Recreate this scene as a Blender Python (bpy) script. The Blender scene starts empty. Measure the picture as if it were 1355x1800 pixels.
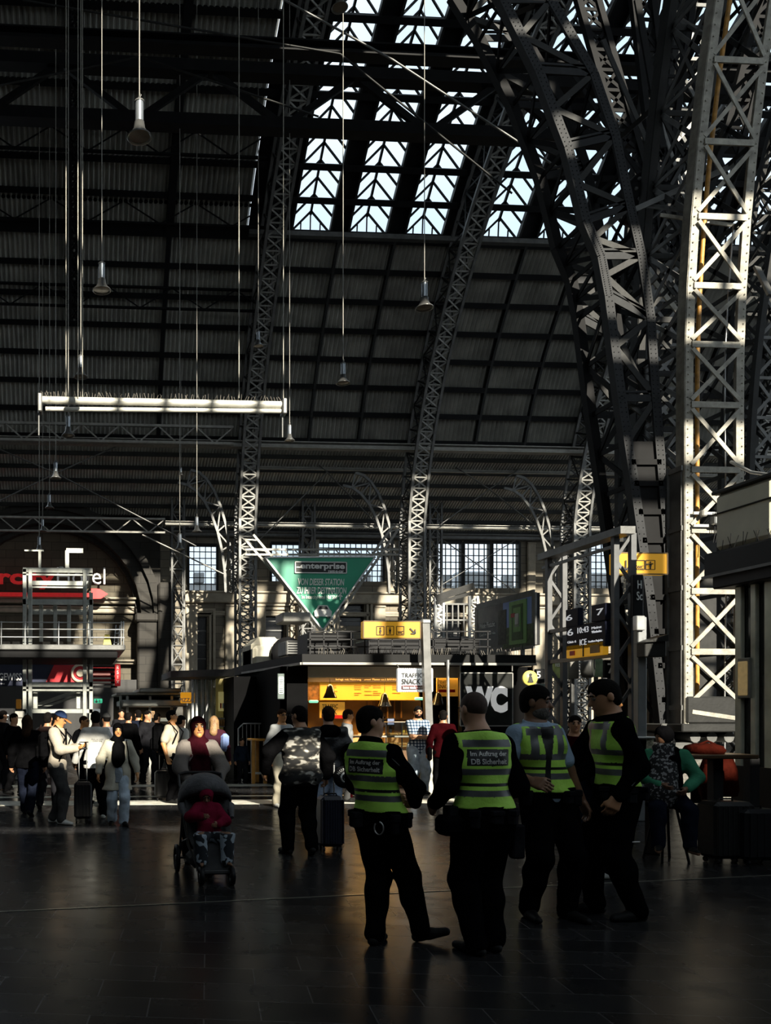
import bpy, math, random
import numpy as np
from mathutils import Vector, Matrix
from mathutils.bvhtree import BVHTree
random.seed(7)
R = math.radians
SC = bpy.context.scene
COL = SC.collection
# ------------------------------------------------------------ camera, sky, sun, exposure
YAW = R(3.5); FPX = 1500.0; CX, CY = 222.0, 1252.0; EYE = 1.66
cam = bpy.data.cameras.new('camera'); co = bpy.data.objects.new('camera', cam); COL.objects.link(co)
cam.sensor_fit = 'VERTICAL'; cam.sensor_height = 36; cam.sensor_width = 27.1; cam.lens = FPX/1800*36
cam.shift_x = (677.5-CX)/1800; cam.shift_y = (CY-900)/1800; cam.clip_end = 400
co.location = (0, 0, EYE); co.rotation_euler = (R(90), 0, -YAW)
SC.camera = co
w = bpy.data.worlds.new('sky'); SC.world = w; w.use_nodes = True
bg = w.node_tree.nodes['Background']; bg.inputs[1].default_value = 1.35
wn = w.node_tree.nodes; wl = w.node_tree.links
tcw = wn.new('ShaderNodeTexCoord'); nzw = wn.new('ShaderNodeTexNoise'); nzw.inputs['Scale'].default_value = 3.0
crw = wn.new('ShaderNodeValToRGB'); crw.color_ramp.elements[0].color = (.66, .82, .93, 1); crw.color_ramp.elements[1].color = (.88, .95, 1.0, 1)
crw.color_ramp.elements[0].position = .4; crw.color_ramp.elements[1].position = .62
wl.new(tcw.outputs['Generated'], nzw.inputs['Vector']); wl.new(nzw.outputs[0], crw.inputs[0]); wl.new(crw.outputs[0], bg.inputs[0])
sl = bpy.data.lights.new('sun', 'SUN'); so = bpy.data.objects.new('sun', sl); COL.objects.link(so)
sl.energy = 12.0; sl.angle = R(.5); sl.color = (1.0, .93, .78)
SUN = Vector((-.22, 1, -.50)).normalized(); so.rotation_euler = SUN.to_track_quat('-Z', 'Y').to_euler(); so.location = (10, -30, 40)
SC.view_settings.view_transform = 'Standard'; SC.view_settings.look = 'None'
SC.view_settings.exposure = 0.0; SC.view_settings.gamma = 1.0; SC.view_settings.use_curve_mapping = False
SC.cycles.max_bounces = 8; SC.cycles.diffuse_bounces = 4; SC.cycles.transparent_max_bounces = 16

def W(px, py, Y):
    u = (px-CX)/FPX; v = (CY-py)/FPX; s, c = math.sin(YAW), math.cos(YAW)
    k = Y/(c-s*u)
    return Vector((k*(s+c*u), Y, EYE+k*v))
def FL(px, py):
    u = (px-CX)/FPX; v = (CY-py)/FPX; s, c = math.sin(YAW), math.cos(YAW)
    k = -EYE/v
    return Vector((k*(s+c*u), k*(c-s*u), 0))
def atY(px, Y):
    p = W(px, CY, Y); return Vector((p.x, Y, 0))

# ------------------------------------------------------------ materials
MATS = {}
def mat(name, col=(.5,.5,.5), rough=.6, metal=0., var=.12, vs=6., bump=0., bs=30., emit=0., spec=.5, ecol=None):
    if name in MATS: return MATS[name]
    m = bpy.data.materials.new(name); m.use_nodes = True; nt = m.node_tree; n = nt.nodes; l = nt.links
    b = n['Principled BSDF']; b.inputs['Roughness'].default_value = rough; b.inputs['Metallic'].default_value = metal
    b.inputs['Specular IOR Level'].default_value = spec
    tc = n.new('ShaderNodeTexCoord'); nz = n.new('ShaderNodeTexNoise'); nz.inputs['Scale'].default_value = vs; nz.inputs['Detail'].default_value = 4
    l.new(tc.outputs['Object'], nz.inputs['Vector'])
    cr = n.new('ShaderNodeValToRGB'); e = cr.color_ramp.elements
    e[0].position = .3; e[1].position = .7
    e[0].color = tuple(c*(1-var) for c in col)+(1,); e[1].color = tuple(min(1, c*(1+var)) for c in col)+(1,)
    l.new(nz.outputs[0], cr.inputs[0]); l.new(cr.outputs[0], b.inputs['Base Color'])
    if bump:
        n2 = n.new('ShaderNodeTexNoise'); n2.inputs['Scale'].default_value = bs; n2.inputs['Detail'].default_value = 3
        l.new(tc.outputs['Object'], n2.inputs['Vector'])
        bp = n.new('ShaderNodeBump'); bp.inputs['Strength'].default_value = bump; bp.inputs['Distance'].default_value = .02
        l.new(n2.outputs[0], bp.inputs['Height']); l.new(bp.outputs[0], b.inputs['Normal'])
    if emit:
        b.inputs['Emission Color'].default_value = tuple(ecol or col)+(1,); b.inputs['Emission Strength'].default_value = emit
    MATS[name] = m; return m
def nodes(m): return m.node_tree.nodes, m.node_tree.links, m.node_tree.nodes['Principled BSDF']
def glassmat(name, col=(.9,.95,1), t=.9):
    m = bpy.data.materials.new(name); m.use_nodes = True; n = m.node_tree.nodes; l = m.node_tree.links
    n.clear(); o = n.new('ShaderNodeOutputMaterial'); mx = n.new('ShaderNodeMixShader'); a = n.new('ShaderNodeBsdfTransparent'); g = n.new('ShaderNodeBsdfGlossy')
    a.inputs[0].default_value = col+(1,); g.inputs['Roughness'].default_value = .08; mx.inputs[0].default_value = 1-t
    nz = n.new('ShaderNodeTexNoise'); nz.inputs['Scale'].default_value = 2; mr = n.new('ShaderNodeMapRange'); mr.inputs[3].default_value = .05; mr.inputs[4].default_value = .2
    l.new(nz.outputs[0], mr.inputs[0]); l.new(mr.outputs[0], g.inputs['Roughness'])
    l.new(a.outputs[0], mx.inputs[1]); l.new(g.outputs[0], mx.inputs[2]); l.new(mx.outputs[0], o.inputs[0]); MATS[name] = m; return m

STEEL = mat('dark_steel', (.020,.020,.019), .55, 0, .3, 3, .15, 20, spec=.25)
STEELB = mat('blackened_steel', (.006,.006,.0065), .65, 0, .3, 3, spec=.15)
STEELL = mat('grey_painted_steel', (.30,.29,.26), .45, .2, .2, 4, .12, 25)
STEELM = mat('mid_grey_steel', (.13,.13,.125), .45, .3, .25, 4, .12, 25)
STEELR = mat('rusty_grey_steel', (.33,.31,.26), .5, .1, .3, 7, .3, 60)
GALV = mat('galvanised_metal', (.45,.46,.46), .35, .7, .15, 8)
ALU = mat('brushed_aluminium', (.6,.6,.6), .3, .8, .08, 10)
BLACK = mat('black_panel', (.006,.006,.007), .5, 0, .3, 3, spec=.25)
BLACKM = mat('matt_black', (.004,.004,.0045), .7, 0, .3, 5)
WHITE = mat('white_paint', (.75,.75,.72), .5, 0, .05)
GLASS = glassmat('roof_glass', (.93,.97,1), .93)
WINGLASS = glassmat('window_glass', (.96,.98,1), .96)
SHOPGLASS = glassmat('shop_glass', (.75,.8,.8), .85)

# ------------------------------------------------------------ mesh builder
def wloc(o):
    v = Vector((0,0,0))
    while o is not None: v += o.location; o = o.parent
    return v
class MB:
    def __init__(s): s.v = []; s.f = []; s.mi = []; s.sm = []; s.cur = 0
    def add(s, vs, fs, smooth=False):
        o = len(s.v); s.v += [Vector(v) for v in vs]
        for f in fs: s.f.append([i+o for i in f]); s.mi.append(s.cur); s.sm.append(smooth)
        return s
    def box(s, a, b, M=None):
        (x0,y0,z0),(x1,y1,z1) = a, b
        x0, x1 = min(x0,x1), max(x0,x1); y0, y1 = min(y0,y1), max(y0,y1); z0, z1 = min(z0,z1), max(z0,z1)
        vs = [Vector(v) for v in ((x0,y0,z0),(x1,y0,z0),(x1,y1,z0),(x0,y1,z0),(x0,y0,z1),(x1,y0,z1),(x1,y1,z1),(x0,y1,z1))]
        if M is not None: vs = [M @ v for v in vs]
        return s.add(vs, [(0,3,2,1),(4,5,6,7),(0,1,5,4),(1,2,6,5),(2,3,7,6),(3,0,4,7)])
    def rbox(s, a, b, r=.02, M=None):   # box with chamfered edges
        c = (Vector(a)+Vector(b))/2; h = Vector([abs(x) for x in (Vector(b)-Vector(a))/2]); r = min(r, min(h)*.95)
        vs = []; fs = []
        idx = {}
        for sx in (-1,1):
            for sy in (-1,1):
                for sz in (-1,1):
                    for k in range(3):
                        d = [h.x, h.y, h.z]
                        for j in range(3):
                            if j != k: d[j] -= r
                        idx[(sx,sy,sz,k)] = len(vs); vs.append(Vector((c.x+sx*d[0], c.y+sy*d[1], c.z+sz*d[2])))
        S = (-1,1)
        for sg in S:
            q = [(-1,-1),(1,-1),(1,1),(-1,1)]
            for k, mk in ((0, lambda u,v: (sg,u,v)), (1, lambda u,v: (u,sg,v)), (2, lambda u,v: (u,v,sg))):
                f = [idx[mk(u,v)+(k,)] for u,v in q]
                if (sg < 0) != (k == 1): f.reverse()
                fs.append(f)
        for a_ in S:
            for b_ in S:
                for k in range(3):
                    k1, k2 = (k+1)%3, (k+2)%3
                    def key(t, kk):
                        c3 = [0,0,0]; c3[k] = t; c3[k1] = a_; c3[k2] = b_; return idx[tuple(c3)+(kk,)]
                    f = [key(-1,k1), key(1,k1), key(1,k2), key(-1,k2)]
                    if a_*b_ < 0: f.reverse()
                    fs.append(f)
        for sx in S:
            for sy in S:
                for sz in S:
                    f = [idx[(sx,sy,sz,k)] for k in range(3)]
                    if sx*sy*sz < 0: f.reverse()
                    fs.append(f)
        if M is not None: vs = [M @ v for v in vs]
        return s.add(vs, fs)
    def bar(s, p, q, w=.1, h=None, up=(0,0,1)):
        p, q = Vector(p), Vector(q); h = h or w; d = (q-p)
        if d.length < 1e-6: return s
        d.normalize(); u = Vector(up)
        if abs(d.dot(u)) > .99: u = Vector((0,1,0)) if abs(d.y) < .9 else Vector((1,0,0))
        a = d.cross(u).normalized(); b = a.cross(d).normalized(); a *= w/2; b *= h/2
        return s.add([p-a-b,p+a-b,p+a+b,p-a+b,q-a-b,q+a-b,q+a+b,q-a+b], [(0,1,2,3),(7,6,5,4),(0,4,5,1),(1,5,6,2),(2,6,7,3),(3,7,4,0)])
    def path(s, pts, w, h=None, up=(0,0,1)):
        for i in range(len(pts)-1): s.bar(pts[i], pts[i+1], w, h, up)
        return s
    def tube(s, pts, r, n=8, cap=True, rs=None):
        pts = [Vector(p) for p in pts]; m = len(pts); vs = []; fs = []
        ref = None
        for i, p in enumerate(pts):
            d = (pts[min(i+1,m-1)]-pts[max(i-1,0)]).normalized()
            if ref is None: ref = Vector((0,0,1)) if abs(d.z) < .9 else Vector((1,0,0))
            a = d.cross(ref).normalized(); b = a.cross(d).normalized(); ref = b
            rr = rs[i] if rs else r
            for k in range(n):
                t = 2*math.pi*k/n; vs.append(p+(a*math.cos(t)+b*math.sin(t))*rr)
        for i in range(m-1):
            for k in range(n):
                fs.append((i*n+k, i*n+(k+1)%n, (i+1)*n+(k+1)%n, (i+1)*n+k))
        s.add(vs, fs, True)
        if cap: s.add(vs[:n], [tuple(range(n))[::-1]]); s.add(vs[-n:], [tuple(range(n))])
        return s
    def lathe(s, prof, c=(0,0,0), n=20, M=None):
        vs = []; fs = []; c = Vector(c)
        for r, z in prof:
            for k in range(n):
                t = 2*math.pi*k/n; v = Vector((r*math.cos(t), r*math.sin(t), z))
                if M is not None: v = M @ v
                vs.append(c+v)
        for i in range(len(prof)-1):
            for k in range(n): fs.append((i*n+k, i*n+(k+1)%n, (i+1)*n+(k+1)%n, (i+1)*n+k))
        return s.add(vs, fs, True)
    def prism(s, poly, y0, y1):      # polygon in x,z extruded along y
        n = len(poly); vs = [Vector((x,y0,z)) for x,z in poly]+[Vector((x,y1,z)) for x,z in poly]
        return s.add(vs, [tuple(range(n)), tuple(range(2*n-1,n-1,-1))]+[(i,i+n,(i+1)%n+n,(i+1)%n) for i in range(n)])
    def build(s, name, m, parent=None):
        me = bpy.data.meshes.new(name)
        if parent is not None: off = wloc(parent)
        else:
            xs = [v.x for v in s.v]; ys = [v.y for v in s.v]; zs = [v.z for v in s.v]
            off = Vector(((min(xs)+max(xs))/2, (min(ys)+max(ys))/2, min(zs)))
        me.from_pydata([v-off for v in s.v], [], s.f)
        for mm in (m if isinstance(m, (list,tuple)) else [m]): me.materials.append(mm)
        me.polygons.foreach_set('material_index', s.mi); me.polygons.foreach_set('use_smooth', s.sm); me.update()
        o = bpy.data.objects.new(name, me); COL.objects.link(o)
        if parent is not None: o.parent = parent
        else: o.location = off
        return o
def tag(o, label=None, cat=None, group=None, kind=None):
    if label: o['label'] = label
    if cat: o['category'] = cat
    if group: o['group'] = group
    if kind: o['kind'] = kind
    return o
def root(name, loc, label=None, cat=None, group=None, kind=None, rz=0):
    o = bpy.data.objects.new(name, None); o.empty_display_size = .2; COL.objects.link(o); o.location = loc; o.rotation_euler = (0,0,rz)
    return tag(o, label, cat, group, kind)
def dup(o, loc=None, rz=None, parent=None, label=None):
    c = o.copy(); COL.objects.link(c)
    if parent is not None: c.parent = parent
    if loc is not None: c.location = loc
    if rz is not None: c.rotation_euler = (0,0,rz)
    if label: c['label'] = label
    for ch in [x for x in COL.objects if x.parent == o]: dup(ch, parent=c)
    return c
TXT = {}
def text(s, c, w, h, m, parent=None, name='lettering', ex=.004, bold=0., M=None, shear=0.):
    key = (s, bold, shear)
    if key not in TXT:
        cu = bpy.data.curves.new('t', 'FONT'); cu.body = s; cu.align_x = 'CENTER'; cu.offset = bold; cu.shear = shear; cu.resolution_u = 3; cu.extrude = .01
        cu.space_line = .95
        ob = bpy.data.objects.new('t', cu); COL.objects.link(ob)
        bpy.context.view_layer.update()
        me = bpy.data.meshes.new_from_object(ob.evaluated_get(bpy.context.evaluated_depsgraph_get()))
        bpy.data.objects.remove(ob); bpy.data.curves.remove(cu)
        TXT[key] = ([tuple(v.co) for v in me.vertices], [tuple(p.vertices) for p in me.polygons]); bpy.data.meshes.remove(me)
    vs, fs = TXT[key]
    xs = [v[0] for v in vs]; ys = [v[1] for v in vs]; x0, x1, y0, y1 = min(xs), max(xs), min(ys), max(ys)
    c = Vector(c); mb = MB(); out = []
    for x, y, z in vs:
        p = Vector(((x-(x0+x1)/2)/(x1-x0)*w, -z*ex/.01 if False else -z/.01*ex, (y-(y0+y1)/2)/(y1-y0)*h))
        if M is not None: p = M @ p
        out.append(c+p)
    mb.add(out, fs)
    return mb.build(name, m, parent)
def px_rect(x0, y0, x1, y1, Y):
    a = W(x0, y1, Y); b = W(x1, y0, Y); return a.x, b.x, W((x0+x1)/2, y1, Y).z, W((x0+x1)/2, y0, Y).z
# ------------------------------------------------------------ structure materials
def corr_mat():
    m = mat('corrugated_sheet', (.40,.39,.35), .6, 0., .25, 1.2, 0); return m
CORR = corr_mat()
def tile_mat():
    m = bpy.data.materials.new('stone_tiles'); m.use_nodes = True; n, l, b = nodes(m)
    tc = n.new('ShaderNodeTexCoord'); mp = n.new('ShaderNodeMapping'); mp.inputs['Rotation'].default_value = (0,0,R(9))
    br = n.new('ShaderNodeTexBrick'); br.inputs['Scale'].default_value = 1.0; br.inputs['Brick Width'].default_value = .62; br.inputs['Row Height'].default_value = .31
    br.inputs['Mortar Size'].default_value = .004; br.inputs['Color1'].default_value = (.013,.013,.014,1); br.inputs['Color2'].default_value = (.024,.024,.025,1)
    br.inputs['Mortar'].default_value = (.06,.06,.06,1); br.inputs['Bias'].default_value = -.2
    nz = n.new('ShaderNodeTexNoise'); nz.inputs['Scale'].default_value = 4.0; nz.inputs['Detail'].default_value = 6
    mr = n.new('ShaderNodeMapRange'); mr.inputs[1].default_value = .3; mr.inputs[2].default_value = .7; mr.inputs[3].default_value = .2; mr.inputs[4].default_value = .3
    l.new(tc.outputs['Object'], mp.inputs[0]); l.new(mp.outputs[0], br.inputs['Vector']); l.new(tc.outputs['Object'], nz.inputs['Vector'])
    l.new(br.outputs['Color'], b.inputs['Base Color']); l.new(nz.outputs[0], mr.inputs[0]); l.new(mr.outputs[0], b.inputs['Roughness'])
    bp = n.new('ShaderNodeBump'); bp.inputs['Strength'].default_value = .35; bp.inputs['Distance'].default_value = .006; bp.invert = True
    l.new(br.outputs['Fac'], bp.inputs['Height']); l.new(bp.outputs[0], b.inputs['Normal']); b.inputs['Specular IOR Level'].default_value = .05
    return m
def ashlar_mat(name, col, rw=1.1, rh=.5):
    m = bpy.data.materials.new(name); m.use_nodes = True; n, l, b = nodes(m)
    tc = n.new('ShaderNodeTexCoord'); mp = n.new('ShaderNodeMapping'); mp.inputs['Rotation'].default_value = (R(90),0,0)
    br = n.new('ShaderNodeTexBrick'); br.inputs['Scale'].default_value = 1; br.inputs['Brick Width'].default_value = rw; br.inputs['Row Height'].default_value = rh
    br.inputs['Mortar Size'].default_value = .015; br.inputs['Color1'].default_value = col+(1,); br.inputs['Color2'].default_value = tuple(c*.75 for c in col)+(1,)
    br.inputs['Mortar'].default_value = tuple(c*.3 for c in col)+(1,)
    nz = n.new('ShaderNodeTexNoise'); nz.inputs['Scale'].default_value = 1.5; nz.inputs['Detail'].default_value = 8
    mx = n.new('ShaderNodeMix'); mx.data_type = 'RGBA'; mx.blend_type = 'MULTIPLY'; mx.inputs[0].default_value = .5
    l.new(tc.outputs['Object'], mp.inputs[0]); l.new(mp.outputs[0], br.inputs['Vector']); l.new(tc.outputs['Object'], nz.inputs['Vector'])
    l.new(br.outputs['Color'], mx.inputs[6]); l.new(nz.outputs[0], mx.inputs[7]); l.new(mx.outputs[2], b.inputs['Base Color']); b.inputs['Roughness'].default_value = .8
    return m
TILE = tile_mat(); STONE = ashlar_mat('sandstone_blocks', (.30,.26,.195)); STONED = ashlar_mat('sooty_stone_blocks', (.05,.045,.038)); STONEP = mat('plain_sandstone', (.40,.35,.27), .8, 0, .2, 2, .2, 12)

# ------------------------------------------------------------ floor, profile of the vault
mb = MB(); mb.add([(-40,-25,0),(75,-25,0),(75,64,0),(-40,64,0)], [(0,1,2,3)]); fl = mb.build('floor', TILE); tag(fl, kind='structure')
mb = MB(); p, q = FL(-60,1606), FL(1500,1532)
mb.bar(p+Vector((0,0,.002)), q+Vector((0,0,.002)), .018, .006); tag(mb.build('trim_1', mat('brass_joint', (.4,.38,.33), .3, .8)), kind='structure')

SUNBAND = mat('painted_sun_streak', (.62,.60,.52), .5, 0, .25, 5, .4, 40)  # pale strips laid into the floor to stand for streaks of sunlight
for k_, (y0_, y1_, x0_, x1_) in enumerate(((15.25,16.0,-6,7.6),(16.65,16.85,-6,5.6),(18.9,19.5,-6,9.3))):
    mb = MB(); mb.box((x0_,y0_,.0005), (x1_,y1_,.004)); tag(mb.build('trim_%d' % (80+k_), SUNBAND), kind='structure')
P0 = [(46.2,8),(46,12),(45,15.8),(43,19.9),(39.6,24.15),(36.3,27.1),(33,29.2),(27.5,31.6),(20,33),(12,31.5),(7,29.2),(3.7,27.1),(.4,24.15),(-3,19.9),(-5,15.8),(-6,12)]
def catmull(P, k=10):
    out = []
    for i in range(1, len(P)-2):
        a, b, c, d = [np.array(P[j], float) for j in (i-1,i,i+1,i+2)]
        for j in range(k):
            t = j/k; out.append(.5*((2*b)+(-a+c)*t+(2*a-5*b+4*c-d)*t*t+(-a+3*b-3*c+d)*t**3))
    out.append(np.array(P[-2], float)); return np.array(out)
PR = catmull(P0, 12)
AL = np.concatenate([[0], np.cumsum(np.hypot(*(PR[1:]-PR[:-1]).T))])
def prof(s, off=0.):
    y = np.interp(s, AL, PR[:,0]); z = np.interp(s, AL, PR[:,1])
    y2 = np.interp(s+.2, AL, PR[:,0]); z2 = np.interp(s+.2, AL, PR[:,1]); y1 = np.interp(s-.2, AL, PR[:,0]); z1 = np.interp(s-.2, AL, PR[:,1])
    ty, tz = y2-y1, z2-z1; L = math.hypot(ty, tz) or 1; ty, tz = ty/L, tz/L
    return float(y+off*(-tz)), float(z+off*ty)       # off > 0: towards the inside
def s_at(Y, Z):
    return float(AL[np.argmin((PR[:,0]-Y)**2+(PR[:,1]-Z)**2)])
def roofz(Y):
    return float(PR[np.argmin(abs(PR[:,0]-Y)),1])
S0, S1, S2, S3 = s_at(45,15.8), s_at(39.6,24.15), s_at(.4,24.15), s_at(-5,15.8)
if prof((S1+S2)/2, 1)[1] > prof((S1+S2)/2)[1]:
    _p = prof
    def prof(s, off=0.): return _p(s, -off)
XT = atY(425, 46).x; BAY = 9.1; XL, XR = XT-3*BAY, XT+5*BAY
TR = [XT+i*BAY for i in range(-3, 6)]
# corrugated sheets
def sheet(x0, x1, s0, s1, name, parent, fine=True, mater=CORR):
    per = .23; nx = int((x1-x0)/per*4) if fine else 2; ns = max(2, int((s1-s0)/.65)+1)
    X = np.linspace(x0, x1, nx+1); mb = MB(); vs = []; fs = []
    for j in range(ns+1):
        s = s0+(s1-s0)*j/ns
        a = prof(s, 0); b = prof(s, 1)
        ny, nz = b[0]-a[0], b[1]-a[1]
        for i, x in enumerate(X):
            o = .11*math.sin(i*math.pi/2+.4) if fine else 0
            vs.append((x, a[0]+ny*o, a[1]+nz*o))
    m = nx+1
    for j in range(ns):
        for i in range(nx): fs.append((j*m+i, j*m+i+1, (j+1)*m+i+1, (j+1)*m+i))
    mb.add(vs, fs, False); return mb.build(name, mater, parent)
ceil = root('ceiling', (XT, 20, 15), kind='structure')
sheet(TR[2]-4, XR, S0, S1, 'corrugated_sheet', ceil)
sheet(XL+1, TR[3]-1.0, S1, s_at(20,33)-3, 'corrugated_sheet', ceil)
sheet(XL+1, TR[3]-1.0, s_at(20,33)-3, S2, 'roof_or_shade_panel', ceil, False)
# solid strips between the skylight bands
bands = []
for i in range(3, 8):
    x = TR[i]+1.05
    for k in range(3): bands.append((x, x+1.85)); x += 2.7
prev = TR[3]-1.0
for (a, b) in bands+[(XR, XR)]:
    if a-prev > .05: sheet(prev, a, S1, S2, 'roof_or_shade_panel', ceil, False, STEELB)
    prev = b
# near flank, out of view
rows = np.arange(S1, S3+3.0, 1.36)
near = [s for s in rows if s > S2-1]
for k, s in enumerate(near[:-1]):
    if k in (2, 6): sheet(XL, XR, s, near[k+1], 'roof_or_shade_panel', ceil, False, STEELB)
sheet(XL, TR[2]-6, S2, S3+2, 'roof_or_shade_panel', ceil, False, STEELB); sheet(TR[6], XR, S2, S3+2, 'roof_or_shade_panel', ceil, False, STEELB)
mb = MB()
for x in np.arange(XL, XR, 1.1):
    for k in range(len(near)-1):
        a = prof(near[k], .1); b = prof(near[k+1], .1); mb.bar((x,a[0],a[1]), (x,b[0],b[1]), .16, .2)
mb.build('mullion', STEELB, ceil)  # unseen bars, added to break the sunlight into streaks
sheet(TR[3]-1, XR, s_at(29.5,30.7), s_at(10.5,30.9), 'roof_or_shade_panel', ceil, False, STEELB)  # unseen crown cover, added to shade the upper trusses and tie girder
sheet(13.2, XR, s_at(1.5,25.3), s_at(-3.3,20.2), 'roof_or_shade_panel', ceil, False, STEELB)  # unseen roof sheet, added to shade the top of the near pillar
# purlins (each one a part)
prow = list(np.arange(S0+.4, S1, 1.36))+list(np.arange(S1+.15, s_at(25,32.3), 1.36))
for k, s in enumerate(prow):
    a = prof(s, .16); mb = MB(); h = .34 if s > S1+1 else .24
    M0 = (XL+1, a[0], a[1]); M1 = (XR, a[0], a[1])
    b = prof(s, .3); up = (0, b[0]-a[0], b[1]-a[1])
    mb.bar(M0, M1, .10, h, up); c = prof(s, .16+h/2)
    mb.bar((M0[0], c[0], c[1]), (M1[0], c[0], c[1]), .26, .035, up); mb.build('purlin', STEELB, ceil)
for s in np.arange(s_at(25,32.3)+2, S3, 2.7):
    a = prof(s, .2); mb = MB(); mb.bar((XL,a[0],a[1]), (XR,a[0],a[1]), .3, .35); mb.build('purlin', STEELB, ceil)
# thin ribs down the sheets
def rib(x, s0, s1, w, h, m, name='rafter'):
    mb = MB(); N = 14; pts = []
    for j in range(N+1):
        a = prof(s0+(s1-s0)*j/N, h/2); pts.append((x, a[0], a[1]))
    mb.path(pts, w, h, (1,0,0)) if False else [mb.bar(pts[j], pts[j+1], w, h, (0, prof(s0+(s1-s0)*j/N,1)[0]-prof(s0+(s1-s0)*j/N,0)[0], prof(s0+(s1-s0)*j/N,1)[1]-prof(s0+(s1-s0)*j/N,0)[1])) for j in range(N)]
    return mb.build(name, m, ceil)
for i in range(2, 8):
    t = TR[i]
    for dx in ((4.4,) if i < 3 else (2.9+.42, 5.6+.42)): rib(t+dx, S0, S1, .2 if i < 3 else .12, .3, STEELB if i < 3 else STEEL)
rib(TR[2]+4.4, S1, s_at(22,32.8), .35, .4, STEELB); rib(TR[1]+4.4, S1, s_at(22,32.8), .35, .4, STEELB)
# skylights: ridged glass with slanting bars
wi = 1
for (a, b) in bands:
    sk = root('window_%d' % wi, (a, 30, 25), kind='structure'); wi += 1
    s1, s2 = S1+.1, s_at(22,32.8); rows_ = np.arange(s1, s2, .68); mg = MB(); mbz = MB(); mr = MB(); mid = (a+b)/2
    Rg = .55
    for j in range(len(rows_)-1):
        p0, p1 = prof(rows_[j], -.05), prof(rows_[j+1], -.05); q0, q1 = prof(rows_[j], -Rg), prof(rows_[j+1], -Rg); q0p = prof(max(s1, rows_[j]+.75), -Rg)
        if j == 0: q0 = prof(rows_[0]+.6, -Rg); q1 = prof(rows_[0]+.68, -Rg); mg.add([(a,)+p0, (b,)+p0, (mid,)+q0], [(0,1,2)])
        mg.add([(a,)+p0, (mid,)+q0, (mid,)+q1, (a,)+p1], [(0,1,2,3)]); mg.add([(b,)+p0, (mid,)+q0, (mid,)+q1, (b,)+p1], [(0,1,2,3)])
        mbz.bar((a,)+p0, (mid,)+q0p, .06, .09); mbz.bar((b,)+p0, (mid,)+q0p, .06, .09); mr.bar((mid,)+q0, (mid,)+q1, .09, .14)
    for x in np.linspace(a, b, 5)[1:-1]: mbz.bar((x,)+prof(s1, -.05), (x,)+prof(s1+.55*(1-abs(x-mid)/(mid-a))+.05, -Rg*(1-abs(x-mid)/(mid-a))), .05, .06)
    mg.build('glass', GLASS, sk); mbz.build('glazing_bar', STEELB, sk); mr.build('ridge_bar', STEELB, sk)
    for x in (a, b):
        m2 = MB(); N = 12
        for j in range(N):
            p0, p1 = prof(s1+(s2-s1)*j/N, .05), prof(s1+(s2-s1)*(j+1)/N, .05); m2.bar((x,)+p0, (x,)+p1, .1, .25, (0,0,1))
        m2.build('edge_beam', STEEL, sk)
a = prof(S1, .25); mb = MB(); mb.bar((TR[3]-1,a[0],a[1]), (XR,a[0],a[1]), .5, .22); mb.build('gutter', STEELM, ceil)

# ------------------------------------------------------------ lattice helpers
def lattice(mb, A, B, w=.07, t=.03, n=None, kind='X', up=(0,1,0), rung=True):
    """braces between two polylines A and B sampled alike"""
    for i in range(len(A)-1):
        a0, a1, b0, b1 = Vector(A[i]), Vector(A[i+1]), Vector(B[i]), Vector(B[i+1])
        if kind in 'X\\' or (kind == 'Z' and i % 2 == 0): mb.bar(a0, b1, w, t, up)
        if kind in 'X/' or (kind == 'Z' and i % 2 == 1): mb.bar(b0, a1, w, t, up)
        if rung: mb.bar(a0, b0, w, t, up)
def angle(mb, pts, w=.15, t=.025, ins=(1,1,0)):
    """L-shaped rolled angle along a path: two flanges"""
    sx, sy = ins[0], ins[1]
    for i in range(len(pts)-1):
        p, q = Vector(pts[i]), Vector(pts[i+1])
        mb.bar(p+Vector((sx*w/2,0,0)), q+Vector((sx*w/2,0,0)), w, t, (0,1,0)); mb.bar(p+Vector((0,sy*w/2,0)), q+Vector((0,sy*w/2,0)), t, w, (0,1,0))
def smooth_pts(s0, s1, n, off, x): return [(x,)+prof(s0+(s1-s0)*j/n, off) for j in range(n+1)]
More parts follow.
